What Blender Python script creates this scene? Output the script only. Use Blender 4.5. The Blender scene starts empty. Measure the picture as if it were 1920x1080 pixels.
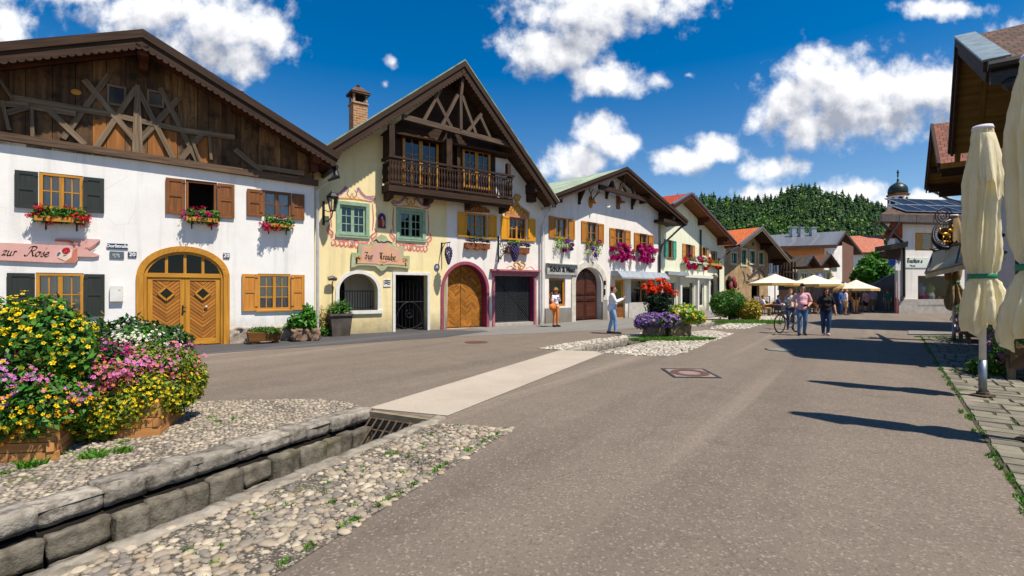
import bpy, bmesh, math, random
import numpy as np
from mathutils import Vector, Matrix, Euler, noise
from mathutils.geometry import tessellate_polygon
R = math.radians
rnd = random.Random(7)
NPR = np.random.default_rng(11)
scene = bpy.context.scene
COL = scene.collection
# ---------------------------------------------------------------- measuring the place (camera at the origin, 1.6 m up, level, looking along +Y)
FL, CX, HY, CH = 930.0, 960.0, 545.0, 1.6
def gr(px, py, z=0.0):
 d = (CH - z) * FL / (py - HY)
 return Vector(((px - CX) / FL * d, d, z))
def at(px, py, d):
 return Vector(((px - CX) / FL * d, d, CH + (HY - py) / FL * d))
class Fac:
 """a facade plane: origin on the ground, x along the facade, y into the building"""
 def __init__(s, ox, oy, ang):
  s.o = Vector((ox, oy, 0)); s.a = R(ang)
  s.d = Vector((math.cos(s.a), math.sin(s.a), 0)); s.n = Vector((-math.sin(s.a), math.cos(s.a), 0))
 def uv(s, px, py, y=0.0):
  r = Vector(((px - CX) / FL, 1, (HY - py) / FL))
  t = (y + s.o.dot(s.n)) / r.dot(s.n)
  p = r * t - s.o
  return (p.dot(s.d), CH + r.z * t)
 def u(s, px, y=0.0): return s.uv(px, HY, y)[0]
 def w(s, u, y, v): return s.o + s.d * u + s.n * y + Vector((0, 0, v))
 def rect(s, x0, y0, x1, y1, y=0.0):
  a = s.uv(x0, y0, y); b = s.uv(x1, y1, y)
  return (a[0], b[0], b[1], a[1])          # u0,u1,v0,v1
# ---------------------------------------------------------------- objects
def tag(o, label=None, cat=None, group=None, kind=None):
 if label: o['label'] = label
 if cat: o['category'] = cat
 if group: o['group'] = group
 if kind: o['kind'] = kind
 return o
def thing(name, label, cat, loc=(0, 0, 0), rz=0.0, group=None):
 o = bpy.data.objects.new(name, None); COL.objects.link(o)
 o.empty_display_size = .2
 o.location = loc; o.rotation_euler = (0, 0, rz)
 return tag(o, label, cat, group)
def link(name, me, parent=None):
 o = bpy.data.objects.new(name, me); COL.objects.link(o)
 if parent is not None: o.parent = parent
 return o
def copy_tree(o, parent=None):
 c = o.copy(); COL.objects.link(c)
 if parent is not None: c.parent = parent
 for ch in o.children: copy_tree(ch, c)
 return c
class MB:
 def __init__(s): s.v = []; s.f = []; s.uv = []; s.m = []
 def poly(s, pts, m=0, uv=None):
  b = len(s.v); s.v += [tuple(p) for p in pts]
  s.f.append(tuple(range(b, b + len(pts)))); s.m.append(m)
  if uv is None:
   p0 = Vector(pts[0]); e = Vector(pts[1]) - p0
   nn = Vector((0, 0, 0))
   for i in range(len(pts)):
    nn += Vector(pts[i]).cross(Vector(pts[(i + 1) % len(pts)]))
   if e.length < 1e-9: e = Vector((1, 0, 0))
   e.normalize(); k = nn.normalized().cross(e) if nn.length > 1e-12 else Vector((0, 0, 1))
   uv = [((Vector(p) - p0).dot(e), (Vector(p) - p0).dot(k)) for p in pts]
  s.uv += uv
 def hexa(s, c, m=0, off=None):
  """8 corners: bottom ring 0-3 ccw, top ring 4-7; uv runs along the longest edge"""
  c = [Vector(p) for p in c]; b = len(s.v); s.v += [tuple(p) for p in c]
  ou, ov = off or (rnd.uniform(0, 50), rnd.uniform(0, 50))
  L = [(c[1] - c[0]).length, (c[3] - c[0]).length, (c[4] - c[0]).length]
  ax = L.index(max(L))
  co = [(0, 0, 0), (1, 0, 0), (1, 1, 0), (0, 1, 0), (0, 0, 1), (1, 0, 1), (1, 1, 1), (0, 1, 1)]
  oth = [i for i in range(3) if i != ax]
  for f in ((0, 3, 2, 1), (4, 5, 6, 7), (0, 1, 5, 4), (2, 3, 7, 6), (1, 2, 6, 5), (3, 0, 4, 7)):
   s.f.append(tuple(b + i for i in f)); s.m.append(m)
   for i in f:
    s.uv.append((ou + co[i][ax] * L[ax], ov + co[i][oth[0]] * L[oth[0]] + co[i][oth[1]] * L[oth[1]]))
 def box(s, x0, x1, y0, y1, z0, z1, m=0):
  s.hexa([(x0, y0, z0), (x1, y0, z0), (x1, y1, z0), (x0, y1, z0), (x0, y0, z1), (x1, y0, z1), (x1, y1, z1), (x0, y1, z1)], m)
 def bar(s, p, q, w, h, up=(0, 0, 1), m=0):
  p = Vector(p); q = Vector(q); d = (q - p).normalized(); up = Vector(up)
  if abs(d.dot(up)) > .98: up = Vector((0, 1, 0))
  a = d.cross(up).normalized() * (w / 2); b = a.cross(d).normalized() * (h / 2)
  s.hexa([p - a - b, q - a - b, q + a - b, p + a - b, p - a + b, q - a + b, q + a + b, p + a + b], m)
 def tube(s, pts, r, n=8, cap=True, m=0):
  pts = [Vector(p) for p in pts]; k = len(pts)
  rs = r if isinstance(r, (list, tuple)) else [r] * k
  rings = []; L = 0; prev = None
  for i, p in enumerate(pts):
   d = (pts[min(i + 1, k - 1)] - pts[max(i - 1, 0)])
   d = d.normalized() if d.length > 1e-9 else Vector((0, 0, 1))
   if prev is None:
    a = d.orthogonal().normalized()
   else:
    a = prev - d * prev.dot(d); a = a.normalized() if a.length > 1e-6 else d.orthogonal().normalized()
   prev = a; b = d.cross(a)
   if i: L += (p - pts[i - 1]).length
   base = len(s.v); rings.append((base, L))
   for j in range(n):
    t = 2 * math.pi * j / n
    s.v.append(tuple(p + (a * math.cos(t) + b * math.sin(t)) * rs[i]))
  for i in range(k - 1):
   b0, l0 = rings[i]; b1, l1 = rings[i + 1]
   for j in range(n):
    j2 = (j + 1) % n
    s.f.append((b0 + j, b0 + j2, b1 + j2, b1 + j)); s.m.append(m)
    c = 2 * math.pi * max(rs[i], .001) / n
    s.uv += [(l0, j * c), (l0, (j + 1) * c), (l1, (j + 1) * c), (l1, j * c)]
  if cap:
   for (b0, l0), rev in ((rings[0], True), (rings[-1], False)):
    f = [b0 + j for j in range(n)]
    if rev: f.reverse()
    s.f.append(tuple(f)); s.m.append(m); s.uv += [(0, 0)] * n
 def lathe(s, prof, n=16, c=(0, 0, 0), m=0):
  rings = []
  for r, z in prof:
   b = len(s.v); rings.append(b)
   for j in range(n):
    t = 2 * math.pi * j / n
    s.v.append((c[0] + r * math.cos(t), c[1] + r * math.sin(t), c[2] + z))
  for i in range(len(prof) - 1):
   for j in range(n):
    j2 = (j + 1) % n
    s.f.append((rings[i] + j, rings[i] + j2, rings[i + 1] + j2, rings[i + 1] + j)); s.m.append(m)
    z0, z1 = prof[i][1], prof[i + 1][1]; w = max(prof[i][0], .01) * 2 * math.pi / n
    s.uv += [(j * w, z0), ((j + 1) * w, z0), ((j + 1) * w, z1), (j * w, z1)]
  for b, rev in ((rings[0], True), (rings[-1], False)):
   f = [b + j for j in range(n)]
   if rev: f.reverse()
   s.f.append(tuple(f)); s.m.append(m); s.uv += [(0, 0)] * n
 def ball(s, c, r, n=12, k=8, m=0):
  rx, ry, rz = r if isinstance(r, (tuple, list)) else (r, r, r)
  prof = []
  b = len(s.v)
  s.v.append((c[0], c[1], c[2] - rz))
  for i in range(1, k):
   t = math.pi * i / k
   for j in range(n):
    a = 2 * math.pi * j / n
    s.v.append((c[0] + rx * math.sin(t) * math.cos(a), c[1] + ry * math.sin(t) * math.sin(a), c[2] - rz * math.cos(t)))
  s.v.append((c[0], c[1], c[2] + rz)); e = len(s.v) - 1
  def F(f):
   s.f.append(f); s.m.append(m); s.uv += [(0, 0)] * len(f)
  for j in range(n): F((b, b + 1 + (j + 1) % n, b + 1 + j))
  for i in range(k - 2):
   for j in range(n):
    p = b + 1 + i * n; j2 = (j + 1) % n
    F((p + j, p + j2, p + n + j2, p + n + j))
  for j in range(n): F((e, b + 1 + (k - 2) * n + j, b + 1 + (k - 2) * n + (j + 1) % n))
 def prism(s, pts2, y0, y1, m=0, mside=None, holes=(), back=True):
  """polygon in the x-z plane, thick from y0 (front) to y1"""
  loops = [list(pts2)] + [list(h) for h in holes]
  flat = [p for l in loops for p in l]
  tris = tessellate_polygon([[Vector((p[0], p[1], 0)) for p in l] for l in loops])
  for y, front in (((y0, True), (y1, False)) if back else ((y0, True),)):
   for t in tris:
    a, b, c = [flat[i] for i in t]
    ar = (b[0] - a[0]) * (c[1] - a[1]) - (c[0] - a[0]) * (b[1] - a[1])
    q = [a, b, c] if (ar > 0) == front else [a, c, b]
    if abs(ar) < 1e-10: continue
    s.poly([(p[0], y, p[1]) for p in q], m, [(p[0], p[1]) for p in q])
  for li, l in enumerate(loops):
   ar = sum(l[i][0] * l[(i + 1) % len(l)][1] - l[(i + 1) % len(l)][0] * l[i][1] for i in range(len(l)))
   ccw = ar > 0
   d = 0
   for i in range(len(l)):
    a, b = l[i], l[(i + 1) % len(l)]
    e = math.hypot(b[0] - a[0], b[1] - a[1])
    q = [(a[0], y0, a[1]), (a[0], y1, a[1]), (b[0], y1, b[1]), (b[0], y0, b[1])]
    uv = [(d, 0), (d, y1 - y0), (d + e, y1 - y0), (d + e, 0)]
    if (ccw and li == 0) or (not ccw and li > 0): pass
    else: q.reverse(); uv.reverse()
    if (ccw and li > 0) or (not ccw and li == 0): pass
    s.poly(q, m if mside is None else mside, uv); d += e
 def mesh(s, name, mats, smooth=False):
  me = bpy.data.meshes.new(name)
  me.from_pydata(s.v, [], s.f)
  ul = me.uv_layers.new(name='UVMap')
  ul.data.foreach_set('uv', [c for p in s.uv for c in p])
  for mt in (mats if isinstance(mats, (list, tuple)) else [mats]): me.materials.append(mt)
  me.polygons.foreach_set('material_index', s.m)
  if smooth: me.polygons.foreach_set('use_smooth', [True] * len(s.f))
  me.update()
  return me
 def build(s, name, mats, parent=None, smooth=False):
  return link(name, s.mesh(name, mats, smooth), parent)
def xf(pts, M): return [M @ Vector(p) for p in pts]
def arch(u0, u1, vb, vs, vt, n=20):
 """bottom-left, up and over an elliptic arch, bottom-right (clockwise)"""
 c = (u0 + u1) / 2; a = (u1 - u0) / 2
 return [(u0, vb)] + [(c - a * math.cos(math.pi * i / n), vs + (vt - vs) * math.sin(math.pi * i / n)) for i in range(n + 1)] + [(u1, vb)]
def rectp(u0, u1, v0, v1): return [(u0, v0), (u0, v1), (u1, v1), (u1, v0)]
def np_mesh(name, V, Fc, mats, mi=None, smooth=False, parent=None, uv=None):
 """V (n,3); Fc (m,k) all the same k"""
 me = bpy.data.meshes.new(name)
 V = np.asarray(V, dtype=np.float32); Fc = np.asarray(Fc, dtype=np.int32); k = Fc.shape[1]
 me.vertices.add(len(V)); me.vertices.foreach_set('co', V.ravel())
 me.loops.add(Fc.size); me.loops.foreach_set('vertex_index', Fc.ravel())
 me.polygons.add(len(Fc)); me.polygons.foreach_set('loop_start', np.arange(0, Fc.size, k, dtype=np.int32))
 for mt in (mats if isinstance(mats, (list, tuple)) else [mats]): me.materials.append(mt)
 if mi is not None: me.polygons.foreach_set('material_index', np.asarray(mi, dtype=np.int32))
 if smooth: me.polygons.foreach_set('use_smooth', np.ones(len(Fc), dtype=bool))
 me.update(calc_edges=True); me.validate()
 return link(name, me, parent)
# ---------------------------------------------------------------- materials
def lin(h):
 h = h.lstrip('#'); o = []
 for i in (0, 2, 4):
  c = int(h[i:i + 2], 16) / 255
  o.append(c / 12.92 if c <= .04045 else ((c + .055) / 1.055) ** 2.4)
 return tuple(o)
class NT:
 def __init__(s, nt): s.nt = nt; s.N = nt.nodes; s.L = nt.links
 def n(s, t, **k):
  x = s.N.new(t)
  for a, b in k.items(): setattr(x, a, b)
  return x
 def set(s, sock, v):
  if hasattr(v, 'is_output') or isinstance(v, bpy.types.NodeSocket): s.L.new(v, sock)
  elif v is not None:
   if isinstance(v, (tuple, list)) and len(v) == 3 and sock.type == 'RGBA': v = (*v, 1)
   sock.default_value = v
 def math(s, op, a, b=None, c=None, clamp=False):
  x = s.n('ShaderNodeMath', operation=op, use_clamp=clamp)
  s.set(x.inputs[0], a)
  if b is not None: s.set(x.inputs[1], b)
  if c is not None: s.set(x.inputs[2], c)
  return x.outputs[0]
 def mix(s, f, a, b, mode='MIX'):
  x = s.n('ShaderNodeMix', data_type='RGBA', blend_type=mode)
  s.set(x.inputs[0], f); s.set(x.inputs[6], a); s.set(x.inputs[7], b)
  return x.outputs[2]
 def ramp(s, f, *st, interp='LINEAR'):
  x = s.n('ShaderNodeValToRGB'); s.set(x.inputs[0], f); r = x.color_ramp; r.interpolation = interp
  while len(r.elements) < len(st): r.elements.new(.5)
  for e, (p, c) in zip(r.elements, st):
   e.position = p; e.color = (c, c, c, 1) if not isinstance(c, (tuple, list)) else (*c[:3], 1)
  return x.outputs[0]
 def range(s, v, a, b, c=0.0, d=1.0, interp='LINEAR'):
  x = s.n('ShaderNodeMapRange', interpolation_type=interp)
  for i, q in enumerate((v, a, b, c, d)): s.set(x.inputs[i], q)
  return x.outputs[0]
 def noise(s, vec, scale, detail=4, rough=.55, dist=0, color=False):
  x = s.n('ShaderNodeTexNoise'); s.set(x.inputs['Vector'], vec); s.set(x.inputs['Scale'], scale)
  x.inputs['Detail'].default_value = detail; x.inputs['Roughness'].default_value = rough; x.inputs['Distortion'].default_value = dist
  return x.outputs[1 if color else 0]
 def mapping(s, vec, loc=(0, 0, 0), rot=(0, 0, 0), sc=(1, 1, 1)):
  x = s.n('ShaderNodeMapping'); s.set(x.inputs[0], vec)
  x.inputs[1].default_value = loc; x.inputs[2].default_value = rot; x.inputs[3].default_value = sc
  return x.outputs[0]
MC = {}
def newmat(name):
 m = bpy.data.materials.new(name); m.use_nodes = True; t = NT(m.node_tree)
 b = t.N['Principled BSDF']; m.cycles.use_transparent_shadow = True
 return m, t, b
def mat(name, c1, c2=None, rough=.8, scale=3., detail=5, uv=None, bump=0., bscale=None, island=0., hue=0., metal=0., spec=.3, transl=0., lo=.35, hi=.65, dirt=None):
 """one general procedural material: two tones by noise, fine bump, a random tone per separate piece"""
 if name in MC: return MC[name]
 if isinstance(c1, str): c1 = lin(c1)
 if isinstance(c2, str): c2 = lin(c2)
 if c2 is None: c2 = tuple(x * .8 for x in c1)
 m, t, b = newmat(name)
 tc = t.n('ShaderNodeTexCoord')
 if uv: vec = t.mapping(tc.outputs['UV'], sc=(uv[0], uv[1], 1))
 else: vec = tc.outputs['Object']
 nz = t.noise(vec, 1. if uv else scale, detail)
 col = t.mix(t.range(nz, lo, hi), c1, c2)
 if dirt:
  dcol, dscale, dlo, dhi = dirt
  if isinstance(dcol, str): dcol = lin(dcol)
  col = t.mix(t.range(t.noise(tc.outputs['Object'], dscale, 6, .65), dlo, dhi), col, dcol)
 if island or hue:
  g = t.n('ShaderNodeNewGeometry').outputs['Random Per Island']
  hs = t.n('ShaderNodeHueSaturation'); t.set(hs.inputs['Color'], col)
  t.set(hs.inputs['Value'], t.range(g, 0, 1, 1 - island, 1 + island))
  if hue:
   g2 = t.math('FRACT', t.math('MULTIPLY', g, 37.7))
   t.set(hs.inputs['Hue'], t.range(g2, 0, 1, .5 - hue, .5 + hue))
  col = hs.outputs[0]
 t.set(b.inputs['Base Color'], col); b.inputs['Roughness'].default_value = rough
 b.inputs['Metallic'].default_value = metal; b.inputs['Specular IOR Level'].default_value = spec
 if bump:
  bn = t.n('ShaderNodeBump'); bn.inputs['Strength'].default_value = min(1, bump); bn.inputs['Distance'].default_value = .01
  h = nz if bscale is None else t.noise(tc.outputs['Object'], bscale, 4, .6)
  t.set(bn.inputs['Height'], h); t.L.new(bn.outputs[0], b.inputs['Normal'])
 if transl:
  tr = t.n('ShaderNodeBsdfTranslucent'); t.set(tr.inputs[0], t.mix(.5, col, lin('9fc030')) if transl > 1 else col)
  mx = t.n('ShaderNodeMixShader'); mx.inputs[0].default_value = transl % 1.0
  t.L.new(b.outputs[0], mx.inputs[1]); t.L.new(tr.outputs[0], mx.inputs[2])
  t.L.new(mx.outputs[0], t.N['Material Output'].inputs[0])
 MC[name] = m
 return m
def glass(name='window glass', tint=(.86, .9, .9), refl=.5):
 if name in MC: return MC[name]
 m, t, b = newmat(name)
 tr = t.n('ShaderNodeBsdfTransparent'); tr.inputs[0].default_value = (*tint, 1)
 gl = t.n('ShaderNodeBsdfGlossy'); gl.inputs['Roughness'].default_value = .03
 fr = t.n('ShaderNodeFresnel'); fr.inputs[0].default_value = 1.5
 vec = t.n('ShaderNodeTexCoord').outputs['Object']
 bn = t.n('ShaderNodeBump'); bn.inputs['Strength'].default_value = .05; bn.inputs['Distance'].default_value = .05
 t.set(bn.inputs['Height'], t.noise(vec, 1.3, 1)); t.L.new(bn.outputs[0], gl.inputs['Normal'])
 mx = t.n('ShaderNodeMixShader'); t.set(mx.inputs[0], t.math('ADD', t.math('MULTIPLY', fr.outputs[0], 1.2 if refl < .8 else .7), .10 * refl if refl < .8 else .0, clamp=True))
 t.L.new(tr.outputs[0], mx.inputs[1]); t.L.new(gl.outputs[0], mx.inputs[2]); t.L.new(mx.outputs[0], t.N['Material Output'].inputs[0])
 MC[name] = m
 return m
def tiles(name, c1, c2, w=.22, h=.32, moss=None, bump=.8, rough=.85):
 """roof tiles: rows and columns in the roof's own uv (metres)"""
 if name in MC: return MC[name]
 m, t, b = newmat(name); tc = t.n('ShaderNodeTexCoord')
 br = t.n('ShaderNodeTexBrick'); t.set(br.inputs['Vector'], tc.outputs['UV'])
 t.set(br.inputs['Color1'], lin(c1)); t.set(br.inputs['Color2'], lin(c2)); t.set(br.inputs['Mortar'], tuple(x * .3 for x in lin(c2)))
 br.inputs['Scale'].default_value = 1; br.inputs['Mortar Size'].default_value = .012; br.inputs['Mortar Smooth'].default_value = .6
 br.inputs['Brick Width'].default_value = w; br.inputs['Row Height'].default_value = h
 col = br.outputs[0]
 if moss: col = t.mix(t.range(t.noise(tc.outputs['Object'], 1.1, 7, .7), .42, .62), col, lin(moss))
 col = t.mix(t.range(t.noise(tc.outputs['Object'], 5, 5), .3, .75, 0, .35), col, tuple(x * .5 for x in lin(c1)))
 t.set(b.inputs['Base Color'], col); b.inputs['Roughness'].default_value = rough; b.inputs['Specular IOR Level'].default_value = .25
 bn = t.n('ShaderNodeBump'); bn.inputs['Strength'].default_value = bump; bn.inputs['Distance'].default_value = .02
 sx = t.n('ShaderNodeSeparateXYZ'); t.set(sx.inputs[0], tc.outputs['UV'])
 fr = t.math('FRACT', t.math('DIVIDE', sx.outputs[1], h))
 t.set(bn.inputs['Height'], t.math('SUBTRACT', t.math('SUBTRACT', 1, fr), t.math('MULTIPLY', br.outputs[1], .7))); t.L.new(bn.outputs[0], b.inputs['Normal'])
 MC[name] = m
 return m
def wood(name, c1, c2, grain=(1.1, 16), island=.18, rough=.75, bump=.35, spec=.25, lo=.3, hi=.7, dirt=None):
 return mat(name, c1, c2, rough=rough, uv=grain, detail=6, bump=bump, island=island, spec=spec, lo=lo, hi=hi, dirt=dirt)
def stucco(name, c, c2=None, dirt=None):
 """hand trowelled plaster: blotches, faint rain streaks, splash dirt along the foot, fine cracks"""
 if name in MC: return MC[name]
 c1 = lin(c); c2 = lin(c2) if c2 else tuple(x * .9 for x in c1)
 m, t, b = newmat(name); v = t.n('ShaderNodeTexCoord').outputs['Object']
 col = t.mix(t.range(t.noise(v, .8, 8, .65), .35, .68), c1, c2)
 col = t.mix(t.range(t.noise(t.mapping(v, sc=(3.2, 3.2, .22)), 1, 5, .6), .52, .8, 0, .55), col, tuple(x * .6 for x in c2))
 if dirt: col = t.mix(t.range(t.noise(v, dirt[1], 6, .65), dirt[2], dirt[3]), col, lin(dirt[0]))
 sx = t.n('ShaderNodeSeparateXYZ'); t.set(sx.inputs[0], v); ft = t.math('ADD', sx.outputs[2], t.math('MULTIPLY', t.noise(v, 3.5, 6, .7), -.9))
 col = t.mix(t.range(ft, -.42, .38, .7, 0), col, lin('786d5b'))
 vo = t.n('ShaderNodeTexVoronoi'); vo.feature = 'DISTANCE_TO_EDGE'; t.set(vo.inputs['Vector'], t.mix(.06, v, t.noise(v, 3, 4, color=True))); vo.inputs['Scale'].default_value = .9
 col = t.mix(t.math('MULTIPLY', t.range(vo.outputs['Distance'], 0, .006, 1, 0), t.range(t.noise(v, .7, 2), .55, .65, 0, .4)), col, tuple(x * .45 for x in c2))
 t.set(b.inputs['Base Color'], col); b.inputs['Roughness'].default_value = .92; b.inputs['Specular IOR Level'].default_value = .15
 bn = t.n('ShaderNodeBump'); bn.inputs['Strength'].default_value = .35; bn.inputs['Distance'].default_value = .012
 t.set(bn.inputs['Height'], t.math('ADD', t.noise(v, 26, 4, .6), t.math('MULTIPLY', t.noise(v, 2.2, 3), 1.6))); t.L.new(bn.outputs[0], b.inputs['Normal'])
 MC[name] = m
 return m
W_DARK = wood('weathered dark timber', '462f1e', '1f140c', lo=.25, hi=.75)
W_GREY = wood('grey weathered timber', '86735a', '46382b', lo=.25, hi=.75, bump=.5)
W_PANEL = wood('old boards', '7d5c3a', '3a2a1b', grain=(.9, 9), island=.5, dirt=('33241a', 2.6, .5, .66))
W_PANELO = wood('newer orange boards', '96602e', '6b421d', grain=(.9, 9), island=.2)
W_RED = wood('red brown beam', '5e301c', '33180e')
W_ORANGE = wood('honey orange window wood', 'c68c2a', 'a06a18', island=.1, rough=.5, bump=.12, spec=.4)
W_SHUT = wood('brown shutter wood', '86501d', '5d3410', island=.12, rough=.55, bump=.2, spec=.4)
W_HONEY = wood('light honey wood', 'c98a3a', 'a76a22', island=.12, rough=.5, bump=.2, spec=.4)
W_DOOR = wood('oiled door oak', 'b7782a', '8a531a', grain=(1.5, 14), island=.2, rough=.5, bump=.3, spec=.4)
W_GREEN = mat('dark green shutter paint', '2f342e', '242823', rough=.45, uv=(1.2, 20), spec=.4, bump=.08)
W_YELL = mat('ochre yellow shutter paint', 'dc9a16', 'c88509', rough=.5, uv=(1.2, 14), spec=.4, bump=.12)
W_AMBER = wood('amber shutter wood', 'b97a1c', '96590f', island=.1, rough=.5, spec=.4)
P_WHITE = mat('white paint', 'dedad2', 'd0ccc4', rough=.5, scale=5, spec=.4)
P_SAGE = mat('sage green window paint', '8fa88e', '7a957c', rough=.55, scale=6, spec=.35)
P_TEAL = mat('teal shutter paint', '4f9c86', '3f8771', rough=.55, scale=6)
S_WHITE = stucco('white lime plaster', 'e9e6e1', 'dfdbd4')
S_WHITE2 = stucco('off white plaster', 'e6e0d8', 'd8d1c6', dirt=('c4bcb0', .7, .6, .8))
S_YELL = stucco('pale yellow plaster', 'ebdbab', 'e2cd96')
S_MINT = stucco('pale mint plaster', 'dfe0c6', 'd3d5b8')
S_BEIGE = stucco('beige painted plaster', 'b79b74', '8d7454', dirt=('6f5a44', 1.4, .5, .7))
S_GREY = stucco('grey plinth plaster', '8f8c88', '7c7976')
M_IRON = mat('black wrought iron', '17171a', '24242a', rough=.5, scale=20, metal=.4, spec=.5)
M_ZINC = mat('zinc sheet', '8e959b', '747b82', rough=.42, scale=2, metal=.75, spec=.5)
M_DARKZ = mat('dark sheet metal', '3a3634', '2a2726', rough=.45, scale=2, metal=.6, spec=.5)
M_WPIPE = mat('pale painted pipe', 'b9b8b6', 'a3a2a0', rough=.45, scale=3, spec=.5)
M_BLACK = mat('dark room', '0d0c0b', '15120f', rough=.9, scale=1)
M_CURT = mat('white net curtain', 'eeeeee', 'd8dade', rough=.9, uv=(26, .4), transl=.35)
G_WIN = glass()
G_DARK = glass('dark shop glass', (.35, .38, .4), .9)
# ---------------------------------------------------------------- builders for houses
def wall(fac, house, outline, holes, m, depth=.3, name='wall', label=None):
 b = MB(); b.prism(outline, 0, depth, holes=holes, back=False)
 return tag(b.build(name, m, house), label)
def window(house, r, fm, y=.1, fw=.07, cas=2, bars=(1, 1), mull=.09, gm=None, curt=True, shut=None, sm=None, sleft=True, sright=True,
   casing=0, cm=None, open_dark=False, sill=True, slab=None, label=None, panels=True, sang=0.):
 """r = u0,u1,v0,v1 of the opening; shut = (left width, right width)"""
 u0, u1, v0, v1 = r; gm = gm or G_WIN
 b = MB(); d = .06
 if casing:
  cm_ = 1 if cm else 0
  b.box(u0 - casing, u1 + casing, -.035, .02, v1, v1 + casing, cm_); b.box(u0 - casing, u0, -.035, .02, v0, v1, cm_)
  b.box(u1, u1 + casing, -.035, .02, v0, v1, cm_); b.box(u0 - casing - .02, u1 + casing + .02, -.06, .02, v0 - casing, v0, cm_)
 b.box(u0, u1, y - .02, y + d, v1 - fw, v1); b.box(u0, u1, y - .02, y + d, v0, v0 + fw)
 b.box(u0, u0 + fw, y - .02, y + d, v0 + fw, v1 - fw); b.box(u1 - fw, u1, y - .02, y + d, v0 + fw, v1 - fw)
 iu0, iu1, iv0, iv1 = u0 + fw, u1 - fw, v0 + fw, v1 - fw
 pw = (iu1 - iu0) / cas; bw = .028
 if not open_dark:
  for i in range(1, cas):
   c = iu0 + pw * i; b.box(c - mull / 2, c + mull / 2, y - .01, y + d - .005, iv0, iv1)
  for i in range(cas):
   a = iu0 + pw * i + (mull / 2 if i else 0); e = iu0 + pw * (i + 1) - (mull / 2 if i < cas - 1 else 0)
   for k in range(1, bars[0] + 1):
    c = a + (e - a) * k / (bars[0] + 1); b.box(c - bw / 2, c + bw / 2, y + .005, y + .04, iv0, iv1)
   for k in range(1, bars[1] + 1):
    c = iv0 + (iv1 - iv0) * k / (bars[1] + 1); b.box(a, e, y + .003, y + .042, c - bw / 2, c + bw / 2)
 w = b.build('window', [fm, cm] if cm else fm, house); tag(w, label)
 if not open_dark:
  g = MB(); g.poly([(iu0, y + .03, iv0), (iu1, y + .03, iv0), (iu1, y + .03, iv1), (iu0, y + .03, iv1)])
  g.build('pane', gm, w)
 if curt and not open_dark:
  g = MB(); n = 16
  for s0, s1 in ((iu0, iu0 + pw * cas * .42), (iu1 - pw * cas * .42, iu1)) if curt != 'full' else ((iu0, iu1),):
   for i in range(n):
    a, e = s0 + (s1 - s0) * i / n, s0 + (s1 - s0) * (i + 1) / n
    ya, ye = y + .12 + .02 * math.sin(i * 1.9), y + .12 + .02 * math.sin(i * 1.9 + 1.9)
    g.poly([(a, ya, iv0), (e, ye, iv0), (e, ye, iv1), (a, ya, iv1)])
  g.build('curtain', M_CURT, w)
 if sill:
  g = MB(); g.box(u0 - .06, u1 + .06, -.07, y, v0 - .05, v0 - .002); g.build('sill', fm, w)
 if shut:
  for side, ok in ((-1, sleft), (1, sright)):
   if not ok: continue
   sw = shut[0] if side < 0 else shut[1]; g = MB()
   a, e = (u0 - sw - .01, u0 - .01) if side < 0 else (u1 + .01, u1 + sw + .01)
   if casing: a += side * casing; e += side * casing
   b0, b1 = v0 - .02, v1 - .02; fr = min(.085, sw * .2)
   ya, yb = -.065, -.02
   g.box(a, a + fr, ya, yb, b0, b1); g.box(e - fr, e, ya, yb, b0, b1)
   mids = [b0 + fr / 2, b1 - fr / 2, b0 + (b1 - b0) * .53] if panels else [b0 + fr / 2, b1 - fr / 2]
   for c in mids: g.box(a + fr, e - fr, ya, yb, c - fr / 2, c + fr / 2)
   g.box(a + fr, e - fr, ya + .018, yb - .006, b0 + fr, b1 - fr)
   for c in (b0 + .12, b1 - .12):
    hx = e - .07 if side < 0 else a - .01
    g.box(hx, hx + .08, ya - .008, ya, c - .012, c + .012, 1)
   o = g.build('shutter', [sm or fm, M_IRON], w); tag(o, slab)
 return w
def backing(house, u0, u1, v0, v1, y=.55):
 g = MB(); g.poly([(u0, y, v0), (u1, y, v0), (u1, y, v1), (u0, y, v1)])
 return g.build('dark_interior', M_BLACK, house)
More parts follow.
